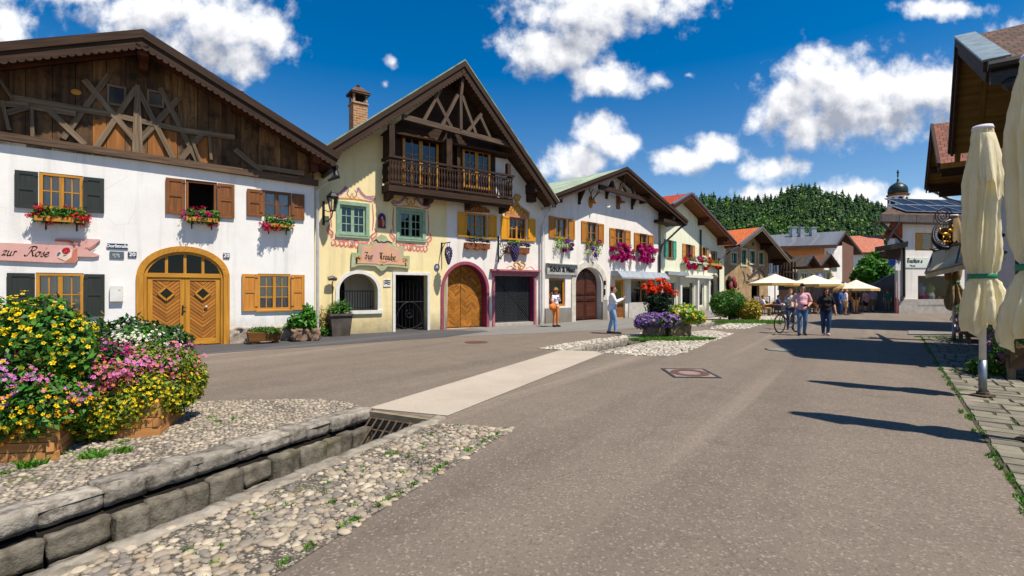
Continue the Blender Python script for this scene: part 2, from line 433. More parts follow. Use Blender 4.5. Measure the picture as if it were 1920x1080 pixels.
def gable_roof(house, ap, el, er, y0, y1, top, under, verge, th=.22, vh=.36, scallop=False, zinc=None, purl=(), pm=None):
 """ap/el/er: apex and eaves (u,v) of the roof's upper face; y0 front edge, y1 back edge"""
 b = MB(); g = MB()
 for e, sd in ((el, -1), (er, 1)):
  du, dv = e[0] - ap[0], e[1] - ap[1]; L = math.hypot(du, dv)
  nx, nz = -dv / L * sd, du / L * sd       # outward (up) normal
  if nz < 0: nx, nz = -nx, -nz
  A, E = Vector((ap[0], 0, ap[1])), Vector((e[0], 0, e[1])); off = Vector((nx, 0, nz)) * -th
  def P(q, y): return (q.x, y, q.z)
  b.poly([P(A, y0), P(E, y0), P(E, y1), P(A, y1)], 0, [(0, L), (0, 0), (y1 - y0, 0), (y1 - y0, L)])
  A2, E2 = A + off, E + off; A2.x = ap[0]; A2.z = ap[1] - th / abs(nz)
  b.poly([P(A2, y0 + .02), P(E2, y0 + .02), P(E2, y1), P(A2, y1)], 1, [(0, 0), (0, L), (y1 - y0, L), (y1 - y0, 0)])
  b.poly([P(E, y0), P(E2, y0), P(E2, y1), P(E, y1)], 1); b.poly([P(A, y1), P(E, y1), P(E2, y1), P(A2, y1)], 1)
  # verge boards: two stepped boards along the slope
  t = Vector((du, 0, dv)) / L
  for k, (yo, hh, zz) in enumerate(((y0 - .05, vh, .03), (y0 - .10, vh * .5, .04))):
   up = Vector((nx, 0, nz))
   c = [A + up * zz - up * hh, E + up * zz - up * hh, E + up * zz, A + up * zz]
   c[0].x = ap[0]; c[0].z = ap[1] + (zz - hh) / abs(nz); c[3].x = ap[0]; c[3].z = ap[1] + zz / abs(nz)
   o = (rnd.uniform(0, 9), rnd.uniform(0, 9))
   g.hexa([P(c[0], yo + .05), P(c[1], yo + .05), P(c[1], yo), P(c[0], yo), P(c[3], yo + .05), P(c[2], yo + .05), P(c[2], yo), P(c[3], yo)], 0, o)
  if scallop:
   n = int(L / .16); up = Vector((nx, 0, nz))
   for i in range(n):
    p = A + t * (i + .5) * L / n + up * (.03 - vh)
    rr = .075; pts = [p + t * rr * math.cos(a) - up * rr * .8 * math.sin(a) for a in [math.pi * j / 6 for j in range(7)]]
    q = [(x.x, x.z) for x in pts]; g.prism(q, y0 - .05, y0 - .01)
 R_ = b.build('roof', [top, under], house)
 g.build('verge_board', verge, R_)
 if zinc:
  z = MB()
  for e, sd in ((el, -1), (er, 1)):
   A, E = Vector((ap[0], 0, ap[1] + .05)), Vector((e[0], 0, e[1] + .05))
   z.poly([(A.x, y0 - .11, A.z), (E.x, y0 - .11, E.z), (E.x, y0 + .14, E.z), (A.x, y0 + .14, A.z)])
   z.poly([(A.x, y0 - .11, A.z), (E.x, y0 - .11, E.z), (E.x, y0 - .11, E.z - .06), (A.x, y0 - .11, A.z - .06)])
  z.build('verge_flashing', zinc, R_)
 for (u, v, s) in purl:
  q = MB(); q.box(u - s / 2, u + s / 2, y0 + .05, .3, v - s, v)
  q.box(u - s * .4, u + s * .4, y0 + .45, .1, v - s * 1.9, v - s - .002)
  q.build('purlin', pm or W_RED, house)
 return R_
def side_walls(house, u0, u1, h, y1, m, y0=.02, hr=None):
 b = MB(); hr = hr or h
 b.poly([(u0, y0, 0), (u0, y1, 0), (u0, y1, h), (u0, y0, h)]); b.poly([(u1, y0, 0), (u1, y1, 0), (u1, y1, hr), (u1, y0, hr)])
 b.poly([(u0, y1, 0), (u1, y1, 0), (u1, y1, min(h, hr)), (u0, y1, min(h, hr))])
 return b.build('side_wall', m, house)
def arch_frame(b, u0, u1, vb, vs, vt, w, y0, y1, m=0, n=24, wb=None):
 o = arch(u0, u1, vb, vs, vt, n); i = arch(u0 + w, u1 - w, vb, vs, vt - w, n)
 for k in range(len(o) - 1):
  a, c, d, e = o[k], o[k + 1], i[k + 1], i[k]
  b.hexa([(a[0], y0, a[1]), (e[0], y0, e[1]), (e[0], y1, e[1]), (a[0], y1, a[1]), (c[0], y0, c[1]), (d[0], y0, d[1]), (d[0], y1, d[1]), (c[0], y1, c[1])], m, (k * .3, 3.3))
def clip(poly, u0, u1, v0, v1, inside=None):
 def cl(p, f):
  o = []
  for i in range(len(p)):
   a, b = p[i], p[(i + 1) % len(p)]; fa, fb = f(a), f(b)
   if fa >= 0: o.append(a)
   if (fa >= 0) != (fb >= 0):
    t = fa / (fa - fb); o.append((a[0] + (b[0] - a[0]) * t, a[1] + (b[1] - a[1]) * t))
  return o
 for f in (lambda q: q[0] - u0, lambda q: u1 - q[0], lambda q: q[1] - v0, lambda q: v1 - q[1]):
  poly = cl(poly, f)
  if len(poly) < 3: return []
 return poly
def chevron(b, u0, u1, v0, v1, y, th=.03, bw=.11, sl=.9, m=0, top=None, zig=1):
 """boards in V rows between u0..u1, each its own piece; top(u) trims to an arch"""
 for z in range(zig):
  a0 = u0 + (u1 - u0) * z / zig; a1 = u0 + (u1 - u0) * (z + 1) / zig; c = (a0 + a1) / 2; hw = (a1 - a0) / 2
  for side in (-1, 1):
   s0, s1 = (a0, c) if side < 0 else (c, a1)
   v = v0 - hw * sl * 2
   while v < v1 + hw * sl:
    def yy(u, k): return v + k + abs(u - c) * sl
    p = clip([(s0, yy(s0, .008)), (s1, yy(s1, .008)), (s1, yy(s1, bw - .008)), (s0, yy(s0, bw - .008))], s0, s1, v0, v1)
    if top and p:
     p = [(q[0], min(q[1], top(q[0]))) for q in p]
    if len(p) >= 3 and max(q[1] for q in p) - min(q[1] for q in p) > .015:
     ou, ov = rnd.uniform(0, 40), rnd.uniform(0, 40); k = 1 / math.sqrt(1 + sl * sl); sg = side * sl
     uvf = lambda q: (ou + (q[0] + sg * q[1]) * k, ov + (q[1] - sg * q[0]) * k)
     q3 = [(q[0], y, q[1]) for q in p]; b.poly(q3, m, [uvf(q) for q in p])
     for i in range(len(p)):
      a, e = p[i], p[(i + 1) % len(p)]
      b.poly([(a[0], y, a[1]), (a[0], y + th, a[1]), (e[0], y + th, e[1]), (e[0], y, e[1])], m, [uvf(a), uvf(a), uvf(e), uvf(e)])
    v += bw
# ---------------------------------------------------------------- writing and painted lines
def spline(pts, n=6):
 o = []
 for i in range(len(pts) - 1):
  p0 = pts[max(i - 1, 0)]; p1 = pts[i]; p2 = pts[i + 1]; p3 = pts[min(i + 2, len(pts) - 1)]
  for k in range(n):
   t = k / n
   o.append(tuple(.5 * (2 * p1[c] + (p2[c] - p0[c]) * t + (2 * p0[c] - 5 * p1[c] + 4 * p2[c] - p3[c]) * t * t + (3 * p1[c] - p0[c] - 3 * p2[c] + p3[c]) * t ** 3) for c in (0, 1)))
 o.append(tuple(pts[-1])); return o
def nib(b, pts, w, y, ang=40, thin=.25, m=0, smooth=True, th=.004, ribbon=False):
 """a stroke of a broad pen held at an angle (or an even ribbon)"""
 q = spline(pts) if smooth else pts
 if ribbon:
  L = []
  for i, p in enumerate(q):
   a = q[max(i - 1, 0)]; c = q[min(i + 1, len(q) - 1)]; dx, dy = c[0] - a[0], c[1] - a[1]; l = math.hypot(dx, dy) or 1
   k = w / 2 * (.35 + .65 * math.sin(math.pi * min(1, max(0, i / (len(q) - 1)))) ** .5)
   L.append(((p[0] - dy / l * k, p[1] + dx / l * k), (p[0] + dy / l * k, p[1] - dx / l * k)))
 else:
  nx, ny = math.cos(R(ang)) * w / 2, math.sin(R(ang)) * w / 2; tx, ty = -ny * thin, nx * thin
  L = []
  for i, p in enumerate(q):
   a = q[max(i - 1, 0)]; c = q[min(i + 1, len(q) - 1)]; dx, dy = c[0] - a[0], c[1] - a[1]; l = math.hypot(dx, dy) or 1
   px, py = -dy / l, dx / l; k = abs(px * nx + py * ny) * 1.0 + w / 2 * thin
   L.append(((p[0] + px * k, p[1] + py * k), (p[0] - px * k, p[1] - py * k)))
 for i in range(len(L) - 1):
  a, c = L[i]; d, e = L[i + 1]
  b.poly([(a[0], y, a[1]), (c[0], y, c[1]), (e[0], y, e[1]), (d[0], y, d[1])], m)
GL = {  # pen skeletons, x-height 1, advance last
 'z': ([[(0, .85), (.25, 1), (.55, .9), (.1, .05), (.4, .15), (.65, .02)]], .75),
 'u': ([[(0, .9), (.12, 1), (.1, .3), (.25, 0), (.5, .2), (.58, .95)], [(.58, .95), (.55, .2), (.68, 0), (.82, .15)]], .88),
 'r': ([[(0, .8), (.15, 1), (.12, 0)], [(.12, .6), (.3, .95), (.5, .95)]], .6),
 'R': ([[(-.1, 1.5), (.1, 1.95), (.6, 2.1), (1.05, 1.9), (1.0, 1.4), (.6, 1.1), (.4, 1.15)], [(.45, 2.0), (.35, 1.0), (.15, .1), (-.2, 0), (-.3, .25)], [(.55, 1.1), (.85, .5), (1.05, .05), (1.3, .1)]], 1.35),
 'o': ([[(.5, .95), (.2, .95), (.02, .5), (.2, .02), (.5, .1), (.65, .55), (.5, .95), (.75, .85)]], .82),
 's': ([[(.05, .3), (.3, .85), (.38, 1.02), (.45, .6), (.55, .25), (.35, 0), (.1, .08)]], .68),
 'e': ([[(.1, .45), (.5, .65), (.45, .95), (.2, .9), (.05, .4), (.2, .02), (.45, .05), (.7, .3)]], .75),
 'Z': ([[(0, 1.6), (.25, 1.85), (.75, 1.75), (.45, 1.15), (.2, .95)], [(.2, .95), (.55, .95), (.6, .5), (.4, .02), (.05, .1)], [(.0, .45), (.3, .5)]], .95),
 'T': ([[(0, 1.5), (.2, 1.85), (.6, 1.75), (1.1, 1.85)], [(.65, 1.75), (.35, 1.3), (.4, .5), (.7, .05), (1.05, .25)], [(.65, 1.7), (.7, .3)]], 1.15),
 'a': ([[(.55, .9), (.2, .95), (.05, .5), (.15, .05), (.35, .1), (.55, .4)], [(.55, 1), (.53, .15), (.7, .05)]], .82),
 'b': ([[(.1, 1.8), (.12, .1), (.4, 0), (.6, .35), (.5, .85), (.15, .8)]], .75),
 'c': ([[(.5, .9), (.2, .95), (.03, .5), (.2, .02), (.5, .12)]], .65),
 'h': ([[(.1, 1.8), (.1, 0)], [(.12, .7), (.35, 1), (.52, .8), (.52, 0)]], .75),
 't': ([[(.2, 1.5), (.18, .15), (.35, 0), (.5, .1)], [(0, 1), (.45, 1)]], .6),
 'n': ([[(.08, 1), (.08, 0)], [(.1, .7), (.32, 1), (.5, .8), (.5, 0), (.62, .05)]], .75),
 ' ': ([], .6), '.': ([[(.05, .08), (.15, 0)]], .35)}
def pen_text(b, txt, u, v, h, y, w, ang=40, slant=0., thin=.25, m=0, smooth=True, broken=False, dv=0.):
 for ch in txt:
  st, adv = GL[ch]
  for s in st:
   nib(b, [(u + (p[0] + slant * p[1]) * h, v + p[1] * h) for p in s], w, y, ang, thin, m, smooth)
  u += adv * h; v += dv * adv * h
 return u
def text_mesh(body, size, m, name, parent, loc, th=.006, bold=0., shear=0., align='CENTER', sx=1.):
 cu = bpy.data.curves.new(name, 'FONT'); cu.body = body; cu.size = size; cu.extrude = th; cu.offset = bold; cu.shear = shear
 cu.align_x = align; cu.align_y = 'CENTER'; cu.resolution_u = 3
 t = bpy.data.objects.new('tmp', cu); COL.objects.link(t)
 dg = bpy.context.evaluated_depsgraph_get(); me = bpy.data.meshes.new_from_object(t.evaluated_get(dg)); me.name = name
 bpy.data.objects.remove(t); bpy.data.curves.remove(cu)
 me.materials.clear(); me.materials.append(m)
 o = link(name, me, parent); o.location = loc; o.rotation_euler = (R(90), 0, 0); o.scale = (sx, 1, 1)
 return o
# ---------------------------------------------------------------- plants
def unit(v): return v / np.maximum(np.linalg.norm(v, axis=1, keepdims=True), 1e-9)
def lump(P, f=6., a=.12, seed=0):
 s = seed * 1.7
 return 1 + a * (np.sin(P[:, 0] * f + s) + np.sin(P[:, 1] * f * 1.13 + 1.3 + s) + np.sin(P[:, 2] * f * .93 + 2.1 - s)) / 1.5
def ell_points(ells, n, rng, r0=.6, r1=1.03, power=2., zmin=None):
 """points in the outer shell of a union of ellipsoids (cx,cy,cz,rx,ry,rz)"""
 ar = np.array([(e[3] * e[4] + e[4] * e[5] + e[3] * e[5]) for e in ells]); ar = ar / ar.sum()
 P = []; N = []
 for e, f in zip(ells, ar):
  k = max(4, int(n * f * 1.5)); d = unit(rng.normal(size=(k, 3)))
  r = r0 + (r1 - r0) * rng.random((k, 1)) ** (1 / power)
  rad = np.array(e[3:6]); c = np.array(e[:3])
  r = r * lump(d * rad + c, 3.2 / max(e[3:6]) + 2, .13)[:, None]
  p = c + d * r * rad; nn = unit(d / rad)
  ok = np.ones(k, bool)
  for g in ells:
   if g is e: continue
   ok &= (((p - np.array(g[:3])) / np.array(g[3:6])) ** 2).sum(1) > .55
  if zmin is not None: ok &= p[:, 2] > zmin
  P.append(p[ok]); N.append(nn[ok])
 P = np.concatenate(P); N = np.concatenate(N)
 if len(P) > n:
  i = rng.permutation(len(P))[:n]; P, N = P[i], N[i]
 return P, N
def leaf_quads(P, N, size, rng, up=.25, width=.5, droop=0., jitter=.7):
 n = len(P)
 nn = unit(N + rng.normal(size=(n, 3)) * jitter + np.array([0, 0, up]))
 t = unit(np.cross(nn, rng.normal(size=(n, 3)))); t[:, 2] -= droop; t = unit(t)
 s = np.cross(nn, t); L = size * (.6 + .8 * rng.random((n, 1))); Wd = L * width
 V = np.empty((n, 4, 3)); mid = P + t * L * .5 + nn * L * .08
 V[:, 0] = P; V[:, 1] = mid - s * Wd * .5; V[:, 2] = P + t * L - nn * L * .12; V[:, 3] = mid + s * Wd * .5
 return V.reshape(-1, 3), np.arange(n * 4).reshape(n, 4)
def foliage(name, ells, n, size, m, parent=None, rng=None, **k):
 rng = rng or NPR; sp = {a: k.pop(a) for a in ('r0', 'r1', 'power', 'zmin') if a in k}
 P, N = ell_points(ells, n, rng, **sp); V, Fc = leaf_quads(P, N, size, rng, **k)
 return np_mesh(name, V, Fc, m, parent=parent)
def blossoms(name, ells, n, size, mats, parent=None, rng=None, keep=None, clusters=0, spread=.05, petals=5, r0=.98, r1=1.1, cup=.25, up=.35, zmin=None, prob=None):
 """little five-petalled flowers on the outside; mats = petals... last one the centre"""
 rng = rng or NPR
 P, N = ell_points(ells, n * 4 if not clusters else clusters * 4, rng, r0=r0, r1=r1, power=1, zmin=zmin)
 if keep is not None:
  ok = keep(P); P, N = P[ok], N[ok]
 if clusters:
  P, N = P[:clusters], N[:clusters]; i = rng.integers(0, len(P), n)
  P = P[i] + rng.normal(size=(n, 3)) * spread; N = unit(N[i] + rng.normal(size=(n, 3)) * .3)
 else: P, N = P[:n], N[:n]; i = None
 n = len(P)
 nn = unit(N + rng.normal(size=(n, 3)) * .35 + np.array([0, 0, up]))
 a = unit(np.cross(nn, rng.normal(size=(n, 3)))); b = np.cross(nn, a)
 S = size * (.7 + .6 * rng.random((n, 1))); np_ = len(mats) - 1
 mi0 = rng.integers(0, np_, n) if prob is None else rng.choice(np_, n, p=prob)
 if i is not None and np_ > 1: mi0 = (i * 7 + (rng.random(n) < .15) * 3) % np_
 V = []; MI = []
 for k in range(petals):
  t = 2 * math.pi * k / petals; d = a * math.cos(t) + b * math.sin(t); e = -a * math.sin(t) + b * math.cos(t)
  w = math.tan(math.pi / petals) * 1.0
  base = P + d * S * .12; m1 = P + d * S * .62 + e * S * .5 * w + nn * S * cup * .5; tip = P + d * S + nn * S * cup; m2 = P + d * S * .62 - e * S * .5 * w + nn * S * cup * .5
  V.append(np.stack([base, m1, tip, m2], 1)); MI.append(mi0)
 c = S * .24; q = nn * S * .16
 V.append(np.stack([P + a * c + q, P + b * c + q, P - a * c + q, P - b * c + q], 1)); MI.append(np.full(n, np_))
 V = np.concatenate(V).reshape(-1, 3); MI = np.concatenate(MI)
 return np_mesh(name, V, np.arange(len(V)).reshape(-1, 4), mats, MI, parent=parent)
def leafm(name, c1, c2=None, isl=.4, hue=.03, tr=.25):
 return mat(name, c1, c2, rough=.55, scale=9, island=isl, hue=hue, transl=tr, spec=.35)
L_DARK = leafm('dark shrub leaves', '2f5420', '234317')
L_MID = leafm('mid green leaves', '4c7a24', '39651c')
L_LIME = leafm('lime green leaves', '86a82c', '668f22')
L_OLIVE = leafm('yellow green leaves', '7f8f2a', '5f7420')
L_GOLD = leafm('golden shrub leaves', 'b09a2c', '8a7f22', hue=.04)
L_RUST = leafm('rusty shrub leaves', 'b0702c', '8f6a2a', hue=.05)
L_TREE = leafm('fresh tree leaves', '4d8a20', '3a6f18', isl=.5)
L_GRASS = leafm('grass blades', '5f8f26', '47761c', isl=.3)
def flm(name, c): return mat(name, c, tuple(x * .85 for x in lin(c)), rough=.6, scale=30, island=.14, hue=.012, transl=.25, spec=.2)
F_YEL = flm('yellow petals', 'f2cf14'); F_GOLD = flm('golden petals', 'f0ab12'); F_PINK = flm('pink petals', 'e07aa8'); F_LILAC = flm('lilac pink petals', 'd883cf')
F_MAG = flm('magenta petals', 'c0127a'); F_WHITE = flm('white petals', 'ece8da'); F_RED = flm('red petals', 'cf1420'); F_SCAR = flm('scarlet petals', 'e83a12')
F_PURP = flm('purple petals', '7a3fae'); F_SALM = flm('salmon petals', 'e8806a'); F_MAUVE = flm('pale mauve petals', 'a987c8'); F_CEN = flm('orange flower centres', 'c8780c'); F_DCEN = flm('dark flower centres', '5a2a18')
F_VIOL = flm('deep violet petals', '5c1f9a')
# ================================================================ the white inn with the oak gate, far left
HG = 'gabled houses along the left side of the street'
T_BROWN = tiles('brown roof tiles', '6a4a38', '4c3428')
T_GREEN = tiles('mossy green roof tiles', '5d6a4c', '3e4a36', moss='3d4a24')
T_PATINA = mat('pale green sheet roof', 'a9b59a', '8d9c80', rough=.6, scale=1.2, metal=.0, spec=.4, dirt=('78876a', 2.2, .5, .7))
T_RED = tiles('red roof tiles', 'b5482c', '963820')
T_ORANGE = tiles('orange roof tiles', 'd2713c', 'b85a2c')
T_SALMON = tiles('salmon roof tiles', 'b9745a', 'a05f48', w=.3, h=.4)
T_SLATE = tiles('grey metal roof', '6c6e72', '56585d', w=.5, h=30, bump=.5, rough=.5)
T_DK = tiles('dark brown roof tiles', '6b5242', '4a382d')
U_DARK = wood('dark soffit boards', '4b3322', '2b1c12', grain=(.5, 5))
U_OCHRE = wood('ochre soffit boards', '8f6f36', '63481f', grain=(.5, 6), island=.25)
def shaped_box_flowers(fac, px0, px1, pyt, pyb, blab, plab, kinds, out=.26, y=-.02, wbm=None, drop=.35, ht=.3, bcat='window box', n=900, nf=70, fs=.036, hang=0., leaf=None, box=True, brackets=True):
 """a flower box under a window: the box is one thing, the plants in it another"""
 u0, v1 = fac.uv(px0, pyt, -.2); u1, v0 = fac.uv(px1, pyb, -.2)
 uc = (u0 + u1) / 2; L = u1 - u0; hb = v1 - v0
 M0 = fac.w(uc, 0, v0)
 if box:
  t = thing('window_box', blab, bcat, M0, fac.a, 'flower boxes under the windows')
  b = MB(); ya, yb = -out - .05, -.07
  b.box(-L / 2, L / 2, ya, ya + .025, 0, hb); b.box(-L / 2, L / 2, yb - .025, yb, 0, hb); b.box(-L / 2, -L / 2 + .025, ya + .025, yb - .025, 0, hb); b.box(L / 2 - .025, L / 2, ya + .025, yb - .025, 0, hb)
  b.box(-L / 2 + .025, L / 2 - .025, ya + .025, yb - .025, 0, hb * .7, 1); b.build('trough', [wbm or W_ORANGE, mat('potting soil', '2a1c12', scale=30)], t)
  if brackets:
   for x in (-L * .32, L * .32):
    g = MB(); g.bar((x, -.0, -.02), (x, ya - .01, -.02), .03, .02); g.bar((x, -.01, -.02), (x, -.01, -.2), .03, .02); g.bar((x, ya, -.02), (x, ya, hb * .6), .03, .02); g.build('bracket', M_IRON, t)
 p = thing('flowering_plants', plab, 'flowers', fac.w(uc, 0, v0 + hb * .7), fac.a, 'plants in the window boxes')
 ells = []; k = max(3, int(L / .22))
 for i in range(k):
  x = -L / 2 + L * (i + .5) / k
  ells.append((x, -out * .62, ht * .32 - hang * .5, L / k * .75, .17, ht * .62 + hang * .6))
 foliage('foliage', ells, n, .085, leaf or L_MID, p, r0=.3)
 blossoms('blossom', ells, nf * 3, fs, kinds, p, clusters=max(4, nf // 7), spread=.05, r0=.95, r1=1.15)
 return p
H1 = Fac(-6.54, 16.35, 35)
h = thing('gabled_inn', 'white plastered inn with brown wooden gable and arched oak gate at far left', 'house', H1.o, H1.a, HG)
ZB = 5.14
doorL, doorR = -4.66, -2.42
r1 = H1.rect(73, 322, 156, 396); r2 = H1.rect(348, 336, 407, 406); r3 = H1.rect(492, 356, 546, 410); r4 = H1.rect(483, 513, 545, 580); r5 = H1.rect(67, 511, 157, 592)
rx = lambda r: (r[0], r[1], r[2], r[3])
wall(H1, h, [(-9.6, 0), (-9.6, ZB + .3), (.02, ZB), (.02, 0)], [arch(doorL, doorR, .0, 2.0, 2.88)[:0] or [(doorL, .001)] + arch(doorL, doorR, .001, 2.0, 2.88)[1:-1] + [(doorR, .001)]] + [rectp(*r) for r in (r1, r2, r3, r4, r5)], S_WHITE)
side_walls(h, -9.6, .02, 5.1, 13, S_WHITE)
backing(h, -9.5, -.05, .05, 5.0, .8)
window(h, r1, W_ORANGE, cas=2, bars=(1, 1), curt=True, shut=(.42, .42), sm=W_GREEN, y=.03, label='ochre framed upstairs window with dark green shutters')
w = window(h, r2, W_SHUT, open_dark=True, shut=(.46, .44), sm=W_SHUT, y=.05, sill=False, label='open brown window showing a dark room')
window(h, r3, W_SHUT, cas=2, bars=(0, 1), shut=(.42, .38), sm=W_SHUT, y=.03, sill=False)
window(h, r4, W_ORANGE, cas=2, bars=(1, 2), shut=(.42, .4), sm=W_HONEY, y=.03, label='ground floor window with light honey shutters')
window(h, r5, W_ORANGE, cas=2, bars=(1, 1), curt='full', shut=(.5, .42), sm=W_GREEN, y=.03)
# casement standing open in the dark window
g = MB(); g.bar((r2[1] - .05, .05, r2[2] + .05), (r2[1] - .05, .05, r2[3] - .03), .05, .05); g.bar((r2[1] - .05, .42, r2[2] + .05), (r2[1] - .05, .42, r2[3] - .03), .05, .05)
for v in (r2[2] + .06, r2[3] - .05): g.bar((r2[1] - .05, .05, v), (r2[1] - .05, .42, v), .05, .05)
g.build('open_casement', W_SHUT, w)
# the arched oak gate
d = MB(); arch_frame(d, doorL, doorR, 0, 2.0, 2.88, .16, -.07, .22); arch_frame(d, doorL + .165, doorR - .165, 0, 2.0, 2.715, .07, -.02, .2)
ul, ur = doorL + .24, doorR - .24; uc = (ul + ur) / 2
d.box(ul, ur, 0, .16, 1.98, 2.1)
gate = d.build('gate', W_ORANGE, h)
top = lambda u: 2.0 + (.64) * math.sqrt(max(0, 1 - ((u - uc) / ((ur - ul) / 2)) ** 2)) + .01
for k in (-.5, 0, .5):
 c = uc + k * (ur - ul) * .5; lun = MB(); lun.box(c - .035, c + .035, .02, .1, 2.1, top(c)); lun.build('fanlight_bar', W_ORANGE, gate)
pn = MB(); n = 20
pts = [(ul + (ur - ul) * i / n) for i in range(n + 1)]
for a, c in zip(pts, pts[1:]): pn.poly([(a, .06, 2.1), (c, .06, 2.1), (c, .06, max(2.1, top(c))), (a, .06, max(2.1, top(a)))])
pn.build('fanlight_glass', G_DARK, gate)
for a, c in ((ul, uc), (uc, ur)):
 lf = MB(); f = .12
 lf.box(a + .006, a + f, .03, .11, .03, 1.97, 1); lf.box(c - f, c - .006, .03, .11, .03, 1.97, 1); lf.box(a + f, c - f, .03, .11, .03, .2, 1); lf.box(a + f, c - f, .03, .11, 1.9, 1.97, 1)
 chevron(lf, a + f, c - f, .2, 1.9, .052, .03, .105, .85)
 lf.poly([(a + f, .078, .2), (c - f, .078, .2), (c - f, .078, 1.9), (a + f, .078, 1.9)], 2)
 m_ = (a + c) / 2; v_ = 1.52; s_ = .19
 for p_, q_ in (((m_ - s_, v_), (m_, v_ + s_)), ((m_, v_ + s_), (m_ + s_, v_)), ((m_ + s_, v_), (m_, v_ - s_)), ((m_, v_ - s_), (m_ - s_, v_))):
  lf.bar((p_[0], .035, p_[1]), (q_[0], .035, q_[1]), .05, .05, (0, 1, 0), 1)
 leaf = lf.build('door_leaf', [W_DOOR, W_ORANGE, W_RED], gate)
 g = MB(); g.poly([(m_ - .15, .045, v_), (m_, .045, v_ - .15), (m_ + .15, .045, v_), (m_, .045, v_ + .15)])
 g.poly([(m_ - .15, .0455, v_), (m_, .0455, v_ - .15), (m_ + .15, .0455, v_), (m_, .0455, v_ + .15)]); g.build('door_glass', G_DARK, gate)
g = MB(); g.box(uc - .07, uc - .035, .005, .03, .92, 1.18); g.ball((uc - .052, -.005, 1.0), .028); g.tube([(uc - .052, .0, 1.12), (uc - .02, -.03, 1.12), (uc + .04, -.03, 1.11)], .012); g.build('door_handle', M_IRON, gate)
g = MB(); g.ball((uc + .52, .02, 1.12), (.05, .03, .045)); g.build('knocker', mat('pale brass knob', 'c9b79a', scale=9, metal=.5, rough=.35), gate)
# rough stone plinth right of the gate
st = MB(); Vn = []
nx_, nz_ = 40, 14; U0, U1 = doorR + .0, -.02
for i in range(nx_ + 1):
 for j in range(nz_ + 1):
  u = U0 + (U1 - U0) * i / nx_; hh = .5 + .07 * noise.noise(Vector((u * 3, 1, 0))) + .03 * noise.noise(Vector((u * 11, 2, 0)))
  v = hh * j / nz_; q = noise.cell(Vector((u * 3.6 + noise.noise(Vector((u * 3, v * 3, 3))), v * 4.5, 0))) ; f = noise.fractal(Vector((u * 4, v * 4, .3)), 1, 2, 5)
  Vn.append((u, -.06 - .09 * abs(f) - .05 * q + (.12 if j == nz_ else 0), v))
Fq = [(i * (nz_ + 1) + j, (i + 1) * (nz_ + 1) + j, (i + 1) * (nz_ + 1) + j + 1, i * (nz_ + 1) + j + 1) for i in range(nx_) for j in range(nz_)]
M_RUB = mat('rubble stone plinth', 'b8a894', '8c8074', rough=.9, scale=5, detail=8, bump=.8, bscale=14, dirt=('6a5e50', 4.5, .52, .68))
np_mesh('stone_plinth', Vn, Fq, M_RUB, parent=h)
# wooden gable
YV = -.8
apx = (-4.49, 8.44); eR = (.62, 5.95); eL = (-10.3, 6.03)
def roof_v(u): return apx[1] + (u - apx[0]) * ((eR[1] - apx[1]) / (eR[0] - apx[0]) if u > apx[0] else (eL[1] - apx[1]) / (eL[0] - apx[0]))
pb = MB(); u = -9.6
gaps = [H1.rect(205, 163, 233, 198, .02), H1.rect(280, 173, 304, 200, .02)]
while u < 0:
 wd = rnd.uniform(.28, .5); a, c = u, min(u + wd, .02)
 for k in (0, 1):
  s0, s1 = (ZB + .05, ZB + 1.0) if k == 0 else (ZB + 1.0, 99)
  va, vc = roof_v(a) - .3, roof_v(c) - .3
  t0, t1 = min(s1, va), min(s1, vc)
  if min(t0, t1) > s0 + .02:
   pb.hexa([(a + .006, .0, s0), (c - .006, .0, s0), (c - .006, .06, s0), (a + .006, .06, s0), (a + .006, .0, t0), (c - .006, .0, t1), (c - .006, .06, t1), (a + .006, .06, t0)], 1 if (k == 0 and -5.6 < a < -2.6 and rnd.random() < .6) else 0)
 u += wd
pb.poly([(-9.6, .07, ZB), (.02, .07, ZB), (.02, .07, roof_v(0) - .3), (apx[0], .07, apx[1] - .3), (-9.6, .07, roof_v(-9.6) - .3)], 0)
pb.build('gable_boards', [W_PANEL, W_PANELO], h)
for r_ in gaps:
 g = MB(); a, c, lo, hi = r_; g.box(a - .05, c + .05, -.05, -.006, hi, hi + .06); g.box(a - .05, c + .05, -.05, -.006, lo - .06, lo); g.box(a - .05, a, -.05, -.006, lo, hi); g.box(c, c + .05, -.05, -.006, lo, hi)
 o = g.build('attic_window', W_GREY, h); q = MB(); q.poly([(a, -.02, lo), (c, -.02, lo), (c, -.02, hi), (a, -.02, hi)]); q.poly([(a, -.016, lo), (c, -.016, lo), (c, -.016, hi), (a, -.016, hi)], 1); q.build('pane', [G_DARK, M_BLACK], o)
tb = MB()
def timber(x0, y0, x1, y1, w=.13, y=-.06, d=.07):
 p = H1.uv(x0, y0, y); q = H1.uv(x1, y1, y); v1_, v2_ = p[1], q[1]
 v1_ = min(v1_, roof_v(p[0]) - .25); v2_ = min(v2_, roof_v(q[0]) - .25)
 tb.bar((p[0], y + rnd.uniform(-.01, .01), v1_), (q[0], y + rnd.uniform(-.01, .01), v2_), d, w * rnd.uniform(.9, 1.1), (-.1, 0, 1) if abs(p[0] - q[0]) > .3 else (0, 1, 0))
